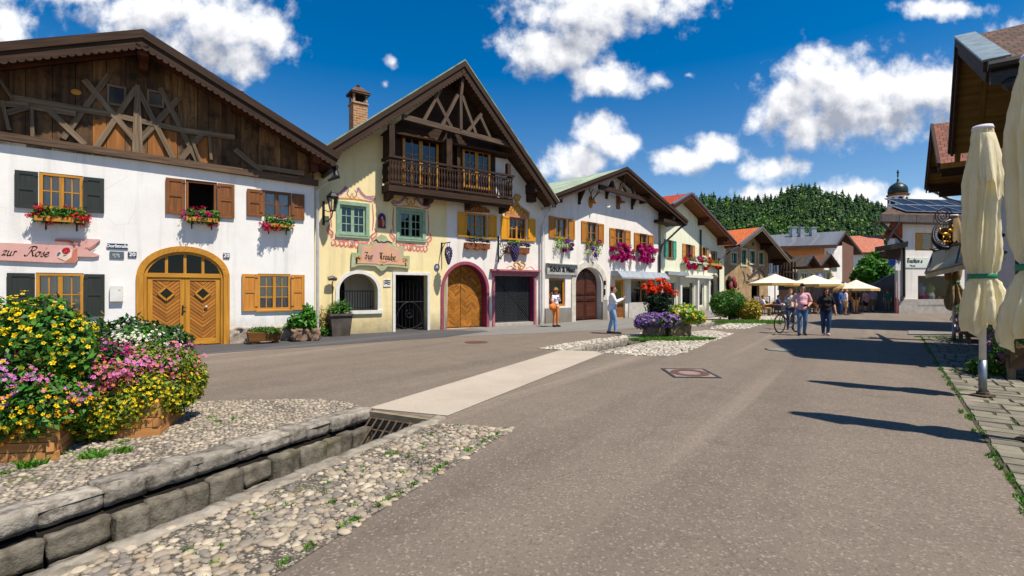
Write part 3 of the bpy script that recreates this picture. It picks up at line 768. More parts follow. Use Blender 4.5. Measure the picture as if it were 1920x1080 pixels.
for L_ in ((20, 184, 200, 213, .15), (200, 213, 345, 245, .15), (345, 245, 440, 258, .15), (158, 150, 258, 268), (205, 140, 118, 260), (90, 205, 160, 272), (255, 165, 180, 277), (257, 165, 325, 298),
   (300, 165, 372, 305), (335, 185, 258, 268), (378, 252, 338, 300), (360, 262, 375, 305), (440, 280, 490, 322), (0, 195, 55, 198), (0, 150, 25, 187), (5, 190, 18, 245), (60, 205, 62, 258), (392, 255, 396, 300), (13, 212, 55, 200), (55, 200, 143, 214), (480, 312, 570, 326)):
 timber(*L_[:4], w=L_[4] if len(L_) > 4 else .14, y=-.03 - .025 * (rnd.random()))
p = H1.uv(258, 165); tb.hexa([(p[0] - .13, -.1, 5.25), (p[0] + .13, -.1, 5.25), (p[0] + .13, -.0, 5.25), (p[0] - .13, -.0, 5.25), (p[0] - .05, -.1, 7.25), (p[0] + .05, -.1, 7.25), (p[0] + .05, -.0, 7.25), (p[0] - .05, -.0, 7.25)])
tb.build('gable_truss', W_GREY, h)
g = MB(); u = -9.7
while u < .1:
 L_ = rnd.uniform(1.6, 2.6); e = min(u + L_, .12)
 f_ = lambda x: ZB + .3 * -min(0, x) / 9.6; g.hexa([(u, -.15, f_(u) - .09), (e, -.15, f_(e) - .09), (e, .02, f_(e) - .09), (u, .02, f_(u) - .09), (u, -.15, f_(u) + .1), (e, -.15, f_(e) + .1), (e, .02, f_(e) + .1), (u, .02, f_(u) + .1)]); u += L_
g.build('gable_beam', wood('brown gable beam', '6a5440', '3a2c20', bump=.5), h)
g = MB(); g.ball((H1.u(143), -.02, H1.uv(143, 173)[1]), (.11, .03, .08)); g.build('gable_knot_plate', W_ORANGE, h)
roof = gable_roof(h, apx, eL, eR, YV, 12, T_BROWN, W_RED, W_DARK, th=.2, vh=.4, scallop=True,
     purl=((apx[0], apx[1] - .36, .24), (H1.u(447, -.6), H1.uv(447, 195, -.6)[1] + .35, .26), (-8.4, roof_v(-8.4) - .32, .26), (-.05, roof_v(-.05) - .3, .26)), pm=W_RED)
for uu in [-.9, -2.2, -3.3]:
 g = MB(); vv = roof_v(uu) - .24; g.bar((uu, YV + .1, vv), (uu, 0, vv), .14, .12); g.build('rafter', W_RED, h)
for sd, e in ((-1, eL), (1, eR)):
 g = MB(); A = Vector((apx[0], YV + .35, apx[1] - .34)); E = Vector((e[0], YV + .35, e[1] - .34)); g.bar(A, E, .1, .16); g.build('flying_rafter', W_RED, h)
g = MB()  # gutter end and downpipe at the corner
gx = .55; g.tube([(gx + .05, YV + .3, 5.66), (gx + .05, 12, 5.7)], .075, 8); g.build('gutter', M_DARKZ, h)
g = MB(); g.tube([(gx, YV + .35, 5.6), (gx - .1, -.6, 5.25), (.1, -.1, 4.9), (.1, -.1, .1)], .05, 8); g.build('downpipe', M_WPIPE, h)
g = MB(); g.tube([(gx - .02, YV + .3, 5.62), (gx + .02, YV + .1, 5.3), (gx - .25, YV + .2, 5.15)], [.09, .1, .03], 8); g.build('gargoyle_spout', M_DARKZ, h)
# flower boxes
shaped_box_flowers(H1, 66, 158, 404, 419, 'yellow wooden window box with iron brackets under the upstairs green shuttered window', 'red geraniums massed at the right of a box between dark green shutters', [F_RED, F_RED, F_DCEN], n=1300, nf=110)
shaped_box_flowers(H1, 349, 408, 406, 418, 'yellow wooden window box under the open dark upstairs window', 'red geraniums and orange trailing leaves below the open dark window', [F_RED, F_MAG, F_DCEN], n=900, nf=80, hang=.04)
shaped_box_flowers(H1, 496, 548, 418, 428, 'yellow wooden window box under the small brown shuttered window near the downpipe', 'small red geraniums below the brown shuttered window nearest the downpipe', [F_RED, F_MAG, F_DCEN], n=800, nf=60, hang=.05)
# signs on the wall
M_PINK = mat('pink sign board', 'd3a59b', 'c9978c', rough=.6, scale=2.2, detail=3); M_ROSE = mat('rose brown scroll paint', 'b4644c', 'c07862', rough=.6, scale=2)
M_CREAM = mat('cream paint', 'dcc9b4', scale=6); M_INK = mat('black lettering paint', '16130f', scale=8, rough=.5); M_REDP = mat('red rose paint', 'b3202a', '8c141d', scale=22, rough=.5); M_GREYP = mat('grey blue leaf paint', '565a6c', scale=9)
def U(px, py, y=-.06): return H1.uv(px, py, y)
s0 = U(0, 475)
sg = thing('inn_sign', 'pink painted ribbon sign reading zur Rose on the white inn', 'sign', H1.w(s0[0], 0, s0[1]), H1.a)
def S(px, py): a = U(px, py); return (a[0] - s0[0], a[1] - s0[1])
b = MB(); b.prism([S(-70, 449), S(0, 455), S(100, 459), S(130, 460), S(140, 462), S(146, 458), S(146, 487), S(140, 493), S(100, 492.5), S(0, 488), S(-70, 484)][::-1], -.065, -.02)
b.build('ribbon_board', M_PINK, sg)
b = MB(); b.prism([S(102, 450), S(104, 447.5), S(112, 446.5), S(187, 448.5), S(188, 450), S(180, 457), S(168, 465), S(159, 464), S(168, 471), S(186, 478), S(186, 480), S(175, 482), S(146, 481), S(145, 460), S(140, 455), S(120, 454.5), S(104, 454)][::-1], -.06, -.015)
b.build('ribbon_tail', M_PINK, sg)
b = MB()
nib(b, [S(103, 451), S(120, 451.5), S(135, 454), S(143, 462)], .07, -.062, ribbon=True)
b.poly([(q[0], -.067, q[1]) for q in [S(120, 492), S(134, 483), S(137, 470), S(145, 464), S(145.4, 486), S(139, 492.5)]])
nib(b, [S(158, 466), S(170, 466), S(180, 459)], .03, -.062, ribbon=True)
b.build('scroll_shade', M_ROSE, sg)
b = MB(); b.poly([(q[0], -.068, q[1]) for q in [S(106, 479), S(112, 470), S(122, 465), S(136, 468), S(134, 482), S(124, 489), S(112, 486)]]); b.build('rose_ground', M_CREAM, sg)
b = MB()
nib(b, [S(117, 473), S(121, 468), S(127, 467), S(128, 472), S(122, 474)], .075, -.071, ribbon=True); nib(b, [S(118, 474), S(124, 475), S(128, 473)], .05, -.072, ribbon=True); nib(b, [S(120, 470), S(124, 471)], .04, -.074, ribbon=True)
nib(b, [S(108, 480), S(111, 475), S(114, 474)], .05, -.071, m=1, ribbon=True); nib(b, [S(118, 480), S(125, 478)], .022, -.071, m=1, ribbon=True); nib(b, [S(108, 483), S(114, 486), S(121, 489)], .015, -.071, m=2, ribbon=True)
b.build('painted_rose', [M_REDP, M_GREYP, M_ROSE], sg)
b = MB(); a0 = S(0, 478.5); h_ = .115
e = pen_text(b, 'zur', a0[0] + .02, a0[1], h_, -.07, .026, 50, .35, .3, dv=-.03)
a1 = S(49, 479.5); pen_text(b, 'Rose', a1[0], a1[1] - .0, h_, -.07, .026, 50, .35, .3, dv=-.03)
b.build('lettering', M_INK, sg)
M_BLUE = mat('dark blue enamel', '14224a', '101c3e', rough=.3, scale=4, spec=.6); M_WLET = mat('white lettering paint', 'e8e8e6', scale=9)
def plate(fac, px0, py0, px1, py1, txt, label, cat, m, ts, name, y=-.03, tm=None, sx=1., group=None, shadow=.02):
 u0, v1 = fac.uv(px0, py0, y); u1, v0 = fac.uv(px1, py1, y)
 t = thing(name, label, cat, fac.w((u0 + u1) / 2, 0, v0), fac.a, group); b = MB(); b.box(-(u1 - u0) / 2, (u1 - u0) / 2, y, -.004, 0, v1 - v0); b.build('plate', m, t)
 if txt: text_mesh(txt, ts * (v1 - v0), tm or M_WLET, 'lettering', t, (0, y - .004, (v1 - v0) / 2), bold=.004, sx=sx, th=.003)
 return t
plate(H1, 201, 456, 239.5, 467, 'Dorfstraße', 'dark blue street sign reading Dorfstraße above two plates on the white inn', 'street sign', M_BLUE, .86, 'street_sign', sx=.9)
pt = plate(H1, 205.5, 471, 232.5, 485, '', 'grey notice plate with faded pale letters left of a blue number', 'notice', mat('grey notice plate', '5d686c', '4d5a60', scale=9, rough=.4), .4, 'notice_plate')
text_mesh('20 06', .07, M_WLET, 'lettering', pt, (-.02, -.034, .1), th=.003); text_mesh('23  18', .05, M_WLET, 'lettering', pt, (0, -.034, .04), th=.003)
plate(H1, 240, 472, 256, 482.5, '20', 'blue house number 20 beside the grey notice plate', 'house number', M_BLUE, 1.0, 'house_number', group='house number plates')
plate(H1, 418.5, 474.5, 430.5, 484.5, '20', 'blue house number 20 right of the arched oak gate', 'house number', M_BLUE, 1.0, 'house_number', group='house number plates')
u0, v1 = H1.uv(206, 536, -.1); u1, v0 = H1.uv(230.5, 565, -.1)
t = thing('meter_box', 'small white wall box between the green shutter and the oak gate', 'wall box', H1.w((u0 + u1) / 2, 0, v0), H1.a)
b = MB(); b.box(-(u1 - u0) / 2, (u1 - u0) / 2, -.1, -.002, 0, v1 - v0); b.build('cabinet', P_WHITE, t); b = MB(); b.box((u1 - u0) / 2 - .1, (u1 - u0) / 2 - .05, -.104, -.1, (v1 - v0) * .72, (v1 - v0) * .74); b.build('slot', M_IRON, t)
# ================================================================ the yellow and white house with the balcony
H2 = Fac(-7.0, 17.5, 35.4)
h = thing('balcony_house', 'tall steep gabled house, left half pale yellow and right half white, with dark carved balcony', 'house', H2.o, H2.a, HG)
AP = (5.63, 10.9); EL = (-.1, 6.28); ER = (10.65, 5.7); YV = -.8; US = 5.28; UE = 10.45
def rv(u): return AP[1] + (u - AP[0]) * ((ER[1] - AP[1]) / (ER[0] - AP[0]) if u > AP[0] else (EL[1] - AP[1]) / (EL[0] - AP[0])) - .3
g1 = H2.rect(637, 383, 686, 441); g2 = H2.rect(749, 395, 792, 448); o3 = H2.rect(875, 398, 915, 446); o4 = H2.rect(954, 405, 989, 451)
va = (H2.u(636), H2.u(708), H2.uv(672, 582)[1], H2.uv(634, 545)[1], H2.uv(668, 513)[1])
dr = H2.rect(741, 515, 801, 622); dr = (dr[0], dr[1], .002, dr[3])
ag = (H2.u(827), H2.u(913), .002, H2.uv(829, 545)[1], H2.uv(868, 494)[1]); pr = (H2.u(927), H2.u(1001), .15, H2.uv(960, 517)[1])
wall(H2, h, [(.0, 0), (.0, rv(0)), (US, rv(US)), (US, 0)], [rectp(*g1), rectp(*g2), [(va[0], va[2])] + arch(*va)[1:-1] + [(va[1], va[2])], rectp(*dr)], S_YELL, .32, label='pale yellow left half of the front wall')
wall(H2, h, [(US, 0), (US, rv(US)), (UE, rv(UE)), (UE, 0)], [rectp(*o3), rectp(*o4), arch(*ag), rectp(*pr)], S_WHITE2, .4, label='white right half of the front wall')
side_walls(h, .02, UE, 6.2, 13, S_YELL, hr=5.0)
backing(h, .1, 2.5, 2.8, 6, .9); backing(h, 2.5, UE - .1, 2.7, 6, .9); backing(h, 5.4, UE - .1, .0, 2.75, 1.2)
for r in (g1, g2):
 w = window(h, r, P_SAGE, cas=2, bars=(1, 2), curt=False, y=.06, casing=.13, mull=.12, fw=.09, label='sage green framed window with small panes')
# vaulted arcade opening on the ground floor
b = MB(); arch_frame(b, va[0] - .13, va[1] + .13, va[2] - .0, va[3], va[4] + .13, .13, -.03, .02); b.box(va[0] - .18, va[1] + .18, -.08, .3, va[2] - .13, va[2]); b.build('arched_opening_frame', P_WHITE, h)
b = MB(); c = (va[0] + va[1]) / 2
b.poly([(va[0] - .4, 2.0, 0), (va[1] + .6, 2.0, 0), (va[1] + .6, 2.0, 3.3), (va[0] - .4, 2.0, 3.3)]); b.poly([(va[1] + .35, .35, 0), (va[1] + .35, 2.0, 0), (va[1] + .35, 2.0, 3.3), (va[1] + .35, .35, 3.3)])
n = 10
for i in range(n):
 t0, t1 = math.pi * i / n, math.pi * (i + 1) / n; q = lambda t: (c - 1.15 * math.cos(t), 1.75 + .75 * math.sin(t))
 a, e = q(t0), q(t1); b.poly([(a[0], .35, a[1]), (e[0], .35, e[1]), (e[0], 2.0, e[1]), (a[0], 2.0, a[1])])
b.poly([(va[0] - .4, .3, .02), (va[1] + .6, .3, .02), (va[1] + .6, 2, .02), (va[0] - .4, 2, .02)])
vl = b.build('arcade_vault', S_WHITE2, h)
b = MB(); b.prism(arch(va[0] - .05, c + .05, .4, 1.7, 2.35), 1.9, 1.98); b.build('dark_archway', M_BLACK, vl)
b = MB()
for i in range(15): u = va[0] + .02 + (va[1] - va[0] - .04) * i / 14; b.tube([(u, .45, va[2] - .1), (u, .45, va[2] + .72)], .011, 6)
b.tube([(va[0], .45, va[2] + .72), (va[1], .45, va[2] + .72)], .017, 6); b.tube([(va[0], .45, va[2] + .1), (va[1], .45, va[2] + .1)], .013, 6); b.build('arcade_railing', M_IRON, h)
# doorway with iron gate
b = MB(); b.box(dr[0] - .11, dr[0], -.04, .02, 0, dr[3]); b.box(dr[1], dr[1] + .11, -.04, .02, 0, dr[3]); b.box(dr[0] - .11, dr[1] + .11, -.04, .02, dr[3], dr[3] + .11); b.build('doorway_frame', P_WHITE, h)
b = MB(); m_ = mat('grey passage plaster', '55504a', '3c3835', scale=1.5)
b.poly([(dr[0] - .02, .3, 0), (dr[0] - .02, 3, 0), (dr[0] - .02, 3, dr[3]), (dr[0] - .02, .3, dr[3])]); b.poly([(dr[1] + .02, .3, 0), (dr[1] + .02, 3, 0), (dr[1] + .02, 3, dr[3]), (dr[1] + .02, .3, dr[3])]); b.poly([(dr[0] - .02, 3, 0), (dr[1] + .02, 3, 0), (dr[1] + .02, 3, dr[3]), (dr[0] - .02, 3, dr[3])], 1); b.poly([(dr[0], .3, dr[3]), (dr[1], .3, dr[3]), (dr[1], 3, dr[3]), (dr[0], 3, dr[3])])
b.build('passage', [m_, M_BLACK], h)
b = MB(); L_ = dr[1] - dr[0]
hx = dr[0] + .02
for i in range(8): x = dr[0] + .06 + i * L_ * .95 / 8; b.tube([(x, .24, .05), (x, .24, dr[3] - .45 + .25 * math.sin(i / 7 * math.pi))], .012, 6)
for v in (.08, 1.15): b.tube([(dr[0] + .04, .24, v), (dr[1] - .05, .24, v)], .018, 6)
b.tube([(dr[0] + .1 + (L_ - .2) * (.5 - .5 * math.cos(math.pi * i / 14)), .2, .25 + .9 * math.sin(math.pi * i / 14)) for i in range(15)], .022, 8)
b.tube([(dr[0] + .12 + (L_ - .24) * i / 10, .2, .3 - .22 * math.sin(math.pi * i / 10)) for i in range(11)], .018, 8)
for k in (-1, 1): b.tube([((dr[0] + dr[1]) / 2 + k * (.02 + .012 * i) * math.cos(i * .5), .2, .65 + (.02 + .012 * i) * math.sin(i * .5)) for i in range(16)], .012, 6)
b.build('iron_gate', M_IRON, h)
# yellow shuttered windows
for r, lab in ((o3, 'ochre yellow shuttered window under the balcony'), (o4, 'ochre yellow shuttered window right of the balcony')):
 window(h, r, W_ORANGE, cas=2, bars=(1, 1), curt=False, y=.14, shut=(H2.u(874) - H2.u(857), .42), sm=W_YELL, panels=False, label=lab)
M_TERRA = mat('painted terracotta ornament', '9c6038', '6e3c22', scale=9, bump=.4, island=.1); M_OCH = mat('ochre gold ornament paint', 'c8963c', 'a8712c', scale=8, rough=.5); M_OXB = mat('oxblood ornament paint', 'c27c74', 'ac6664', scale=7)
M_VINK = mat('violet ornament paint', 'a890a0', '8c7690', scale=7); M_WASH = mat('pale rose ornament wash', 'e6c8b0', 'deb8a4', scale=5)
b = MB(); q = lambda x, y: H2.uv(x, y, -.03)
for x in (880, 887, 895, 903, 910): nib(b, [q(x - 4, 396), q(x, 389), q(x + 3, 394)], .04, -.053, m=1, ribbon=True)
b.prism([q(871, 397), q(873, 390), q(884, 388), q(892, 384), q(895, 381), q(899, 385), q(908, 390), q(918, 394), q(918, 399)][::-1], -.05, -.002, 0)
b.build('window_pediment', [M_TERRA, M_OCH, M_OXB], h); b2 = MB(); b = b2; b.prism([q(948, 404), q(947, 392), q(955, 389), q(962, 382), q(969, 377), q(976, 386), q(986, 393), q(993, 399), q(992, 408)][::-1], -.05, -.002, 1)
for x, y in ((962, 393), (970, 388), (978, 395), (955, 397), (985, 401)): nib(b, [q(x - 4, y + 2), q(x - 1, y - 3), q(x + 3, y), q(x + 1, y + 4)], .05, -.053, m=0, ribbon=True)
nib(b, [q(948, 404), q(970, 406), q(992, 409)], .1, -.054, m=2, ribbon=True)
b.prism([q(963, 371), q(966, 364), q(971, 365), q(976, 369), q(972, 377), q(966, 377)][::-1], -.12, -.002, 1)
b.build('window_pediment', [M_TERRA, M_OCH, M_OXB], h)
# grapes and terracotta shells under these windows
M_GRAPE = mat('blue black grapes', '2c3046', '20222f', rough=.35, scale=20, island=.4, spec=.6); M_GRAPEV = mat('violet grapes', '42336e', '2f2650', rough=.4, scale=20, island=.35, spec=.5)
for (xa, xb, ya, yb, lab, lime) in ((873, 918, 446, 470, 'dark grape garland over a terracotta shell under the left yellow shuttered window', 0), (951, 992, 454, 478, 'dark grape garland with lime leaves over a terracotta shell under the right yellow shuttered window', 1)):
 u0, v1 = H2.uv(xa, ya, -.15); u1, v0 = H2.uv(xb, yb, -.15); t = thing('grape_garland', lab, 'garland', H2.w((u0 + u1) / 2, 0, v0), H2.a, 'grape garlands under the yellow shutters')
 L_ = u1 - u0; hh = v1 - v0; b = MB(); k = 14
 for i in range(k):
  x0, x1 = -L_ / 2 + L_ * i / k, -L_ / 2 + L_ * (i + 1) / k; f = lambda x: .07 * abs(math.sin(x / L_ * 9)); y_ = lambda x: -.2 - .03 * math.sin(x * 17)
  b.hexa([(x0, y_(x0), f(x0)), (x1, y_(x1), f(x1)), (x1, -.002, f(x1)), (x0, -.002, f(x0)), (x0, y_(x0) - .03, hh * .6), (x1, y_(x1) - .03, hh * .6), (x1, -.002, hh * .6), (x0, -.002, hh * .6)], 0, (x0, 0))
 b.build('shell', M_TERRA, t)
 b = MB()
 for i in range(110):
  x = rnd.uniform(-.48, .48) * L_; b.ball((x, -.17 - rnd.uniform(0, .12), hh * (.72 + .3 * rnd.random() * (1 - (2 * x / L_) ** 2 * .4))), rnd.uniform(.03, .045), 7, 5)
 b.build('grapes', M_GRAPE, t, True)
 foliage('leaves', [(-.15 * L_ if lime else 0, -.2, hh * .95, L_ * (.18 if lime else .45), .1, .1)], 90, .1, L_LIME if lime else L_DARK, t)
# arched magenta gateway with herringbone doors
M_MAG = mat('magenta trim paint', '9a4a5e', '87404f', scale=4, rough=.6); M_MAGD = mat('deep magenta reveal paint', '84274a', '6e2040', scale=4, rough=.6)
b = MB(); arch_frame(b, ag[0] - .02, ag[1] + .1, 0, ag[3], ag[4] + .09, .13, -.05, .02, 0); arch_frame(b, ag[0] + .0, ag[1] - .0, 0, ag[3], ag[4], .05, .02, .42, 1)
gt = b.build('arched_gate', [M_MAG, M_MAGD], h)
L_ = ag[1] - ag[0]
for a, c in ((ag[0] + .04, (ag[0] + ag[1]) / 2), ((ag[0] + ag[1]) / 2, ag[1] - .04)):
 b = MB(); cc = (ag[0] + ag[1]) / 2; top = lambda u: ag[3] + (ag[4] - ag[3] - .02) * math.sqrt(max(0, 1 - ((u - cc) / (L_ / 2)) ** 2)) - .02
 chevron(b, a + .012, c - .012, .04, ag[4], .36, .03, .13, .75, 0, top, 2); n = 12
 for i in range(n):
  s, e = a + (c - a) * i / n, a + (c - a) * (i + 1) / n; b.poly([(s, .385, .03), (e, .385, .03), (e, .385, top(e)), (s, .385, top(s))], 1)
 b.build('door_leaf', [wood('oiled herringbone boards', 'b5782c', '7d4b18', grain=(1.5, 12), island=.3, dirt=('6b421a', 2.5, .55, .75)), W_RED], gt)
# magenta portal with lattice grille
b = MB(); b.box(pr[0] - .12, pr[0], -.05, .02, 0, pr[3]); b.box(pr[1], pr[1] + .12, -.05, .02, 0, pr[3])
b.box(pr[0] - .15, pr[1] + .18, -.09, -.0, pr[3], pr[3] + .12); b.box(pr[0] - .2, pr[1] + .24, -.14, -.0, pr[3] + .123, pr[3] + .2); b.box(pr[0] - .25, pr[1] + .3, -.2, -.0, pr[3] + .203, pr[3] + .27)
po = b.build('portal', mat('old rose portal stone', 'b06a72', '96565f', scale=5, bump=.3), h)
b = MB(); b.box(pr[1] - .02, pr[1] + .0, .03, .45, .1, pr[3]); b.build('portal_reveal', M_MAGD, po)
b = MB(); s = .13; hh = pr[3] - .2; ww = pr[1] - pr[0]
def seg(u0, v0, du):
 L = []
 k0 = 0
 t1 = min(hh - v0, (ww - u0) if du > 0 else u0)
 if t1 > .03: b.bar((pr[0] + u0, .28, .2 + v0), (pr[0] + u0 + du * t1, .28, .2 + v0 + t1), .018, .018)
i = 0.
while i < ww: seg(i, 0, 1); seg(i, 0, -1); i += s
i = s
while i < hh: seg(0, i, 1); seg(ww, i, -1); i += s
b.box(pr[0], pr[1], .25, .31, .16, .21); b.build('lattice_grille', mat('grey lattice grille', '4a4c50', '5a5c60', metal=.6, rough=.45, scale=8), po)
b = MB(); b.box(pr[0] + ww * .42, pr[0] + ww * .72, .5, .53, .2, pr[3]); b.box(pr[0] + ww * .2, pr[0] + ww * .36, .52, .55, .2, pr[3]); b.build('shop_door', mat('dark green shop door', '232a28', '1b211f', rough=.4, scale=3), po)
q = lambda x, y: H2.uv(x, y, -.1); b = MB()
for pts in ([(947, 503), (955, 499), (963, 503)], [(985, 504), (993, 500), (1000, 506)], [(966, 501), (962, 496), (968, 492), (975, 500), (968, 507)], [(975, 492), (983, 497), (976, 505), (970, 500)], [(968, 492), (972, 498), (980, 499)]):
 p2 = [q(*p) for p in pts]; sp_ = spline(p2); b.tube([(p[0], -.16, p[1]) for p in sp_], [.035 if len(pts) > 3 else .02] * len(sp_), 6)
b.build('portal_ornament', M_OCH, po)
# painted scrollwork round the sage windows
b = MB()
def swash(pts, w, m): nib(b, [H2.uv(x, y, 0) for x, y in pts], w, -.004 - .0006 * (len(b.f) % 5), m=m, ribbon=True)
for ox, oy, sx, sy in ((660, 378, 1, 1), (770, 391, .84, .92)):
 def T(x, y): return (ox + x * sx, oy + (y + x * .085) * sy)
 for sg_ in (-1, 1):
  swash([T(sg_ * 44, -10), T(sg_ * 30, -8), T(sg_ * 18, -16), T(sg_ * 12, -26), T(sg_ * 10, -18)], .10, 2)
  swash([T(sg_ * 42, -14), T(sg_ * 26, -12), T(sg_ * 14, -24)], .06, 1); swash([T(sg_ * 36, -4), T(sg_ * 20, -6), T(sg_ * 9, -10)], .07, 3); swash([T(sg_ * 44, -10), T(sg_ * 38, -4), T(sg_ * 30, -3)], .06, 1)
  swash([T(sg_ * 5, -22), T(sg_ * 9, -14), T(sg_ * 3, -8), T(sg_ * 1, -16)], .045, 1); swash([T(sg_ * 38, 0), T(sg_ * 40, 30), T(sg_ * 38, 52)], .05, 1)
  swash([T(sg_ * 42, 46), T(sg_ * 46, 58), T(sg_ * 38, 68), T(sg_ * 36, 76)], .08, 4); swash([T(sg_ * 44, 54), T(sg_ * 36, 62), T(sg_ * 40, 72)], .06, 1)
  for k in range(5):
   x = sg_ * (34 - k * 8); swash([T(x, 74), T(x + 3, 80), T(x - 3, 86), T(x - 5, 78)], .06, 4 if k % 2 else 1); swash([T(x + 2, 70), T(x - 4, 74)], .07, 3)
 swash([T(-36, 70), T(-18, 76), T(0, 72), T(18, 77), T(36, 72)], .09, 4); swash([T(-34, -3), T(0, -5), T(34, -3)], .06, 0)
swash([(752, 0), (752, 0)], .01, 0)
b.build('wall_painting', [M_OCH, M_OXB, M_VINK, M_WASH, mat('coral ornament paint', 'd6847a', 'c8746c', scale=7)], h)
# balcony
B0, B1 = 2.5, 8.1; zf, zr = 5.52, 6.61
b = MB(); b.box(B0, B1, YV + .1, -.02, zf - .12, zf); b.box(B0 - .03, B1 + .03, YV + .04, YV + .1, zf - .22, zf + .06); b.box(B0 + .1, B1 - .1, YV + .12, YV + .24, zf - .32, zf - .123)
b.box(B0 - .03, B0 + .02, YV + .1, -.02, zf - .22, zf + .06); b.box(B1 - .02, B1 + .03, YV + .1, -.02, zf - .22, zf + .06)
bal = b.build('balcony', W_DARK, h)
for u in (B0 + .15, 4.3, 6.2, B1 - .15):
 g = MB(); g.hexa([(u - .1, YV + .3, zf - .42), (u + .1, YV + .3, zf - .42), (u + .1, -.02, zf - .5), (u - .1, -.02, zf - .5), (u - .1, YV + .08, zf - .123), (u + .1, YV + .08, zf - .123), (u + .1, -.02, zf - .123), (u - .1, -.02, zf - .123)]); g.build('bracket', W_DARK, bal)
b = MB(); b.box(B0 - .06, B1 + .06, YV - .03, YV + .09, zr - .08, zr); b.box(B0, B1, YV + .01, YV + .05, zr - .2, zr - .14); b.box(B0, B1, YV, YV + .06, zf + .08, zf + .15)
for s_ in (B0, B1): b.box(s_ - .05, s_ + .05, YV + .09, -.02, zr - .08, zr)
b.build('handrail', W_DARK, bal)
b = MB(); n = 46
prof = [(.03, .15), (.045, .25), (.028, .4), (.05, .55), (.05, .62), (.028, .75), (.04, .88)]
for i in range(n): b.lathe([(r, z) for r, z in prof], 6, (B0 + .08 + (B1 - B0 - .16) * i / (n - 1), YV + .03, zf + .0))
for s_ in (B0, B1):
 for i in range(5): b.lathe(prof, 6, (s_, YV + .15 + i * .13, zf))
b.build('balusters', W_DARK, bal)
# dark timber loggia behind the balcony
b = MB(); b.box(B0 + .1, B1 - .45, -.055, -.02, zf, 7.5); u = B0 + .1
b.build('loggia_boards', W_DARK, h)
for (px0, px1, y0_, cs, dark) in ((754, 821, 249, 2, 1), (866, 918, 277, 2, 0)):
 r = H2.rect(px0, y0_, px1, 340, -.06); r = (r[0], r[1], zf + (0 if px0 == 754 else .45), r[3])
 window(h, r, W_ORANGE, cas=cs, bars=(1, 2), curt=False, y=-.11, sill=False, mull=.16, fw=.1, label='orange framed balcony door' if cs == 2 and px0 == 754 else 'orange framed balcony window')
 g = MB(); g.poly([(r[0], -.06, r[2]), (r[1], -.06, r[2]), (r[1], -.06, r[3]), (r[0], -.06, r[3])]); g.build('dark_interior', M_BLACK, h)
b = MB(); PX = -.95
for i in range(4): b.box(B0 + .02, B0 + .1, YV + .1 + i * .17, YV + .26 + i * .17, zf + 1.12, 7.6 + .0)
b.box(B0 - .02, B0 + .2, YV + .02, YV + .22, zr, 7.75); g = MB(); g.box(B1 - .3, B1 - .12, YV + .02, YV + .2, zr, 7.1); g.build('carved_post', W_DARK, h)
b.build('carved_screen', W_DARK, h); b = MB(); b.box(4.95, 5.2, -.6, -.4, zf, 7.7); b.box(5.6, 5.75, -.3, -.06, zf, 7.6)
b.box(4.9, 5.3, -.4, -.06, zf, 7.6)
b.build('carved_pillar', wood('carved dark oak', '4a3420', '21160d', grain=(3, 9), bump=.8), h)
tb = MB()
def tim2(x0, y0, x1, y1, w=.13, y=YV + .15, d=.12):
 p = H2.uv(x0, y0, y); q = H2.uv(x1, y1, y); tb.bar((p[0], y + rnd.uniform(-.015, .015), min(p[1], rv(p[0]))), (q[0], y + rnd.uniform(-.015, .015), min(q[1], rv(q[0]))), d, w, (-.1, 0, 1) if abs(p[0] - q[0]) > .3 else (0, 1, 0))
for L_ in ((754, 219, 960, 273, .2), (815, 180, 846, 240), (826, 168, 794, 228), (858, 178, 826, 240), (863, 178, 863, 244, .16), (866, 180, 892, 252), (902, 214, 876, 248), (900, 220, 918, 258), (868, 135, 863, 180, .2)):
 tim2(*L_[:4], w=L_[4] if len(L_) > 4 else .12)
tb.build('gable_truss', wood('dark greyed truss', '665444', '352920', bump=.5), h)
b = MB(); b.poly([(B0 - .1, -.03, 7.5), (B1 + .2, -.03, 7.5), (AP[0] + .9, -.03, 9.6), (AP[0], -.03, rv(AP[0]) - .05), (AP[0] - .9, -.03, 9.6)]); b.build('gable_boards', W_DARK, h)
b = MB(); b.box(B0 + .0, B1 + .1, YV + .3, -.02, 7.55, 7.62); b.build('loggia_ceiling', W_DARK, h)
gable_roof(h, AP, EL, ER, YV, 12, T_GREEN, wood('mid brown soffit boards', '62452c', '3a2818', grain=(.5, 5)), W_DARK, th=.2, vh=.42, zinc=mat('mossy verge flashing', '8fa08c', '5f7058', rough=.5, scale=3), scallop=True,
   purl=((AP[0], AP[1] - .45, .24), (.35, rv(.35) - .02, .3), (9.55, rv(9.55) - .05, .42)), pm=W_DARK)
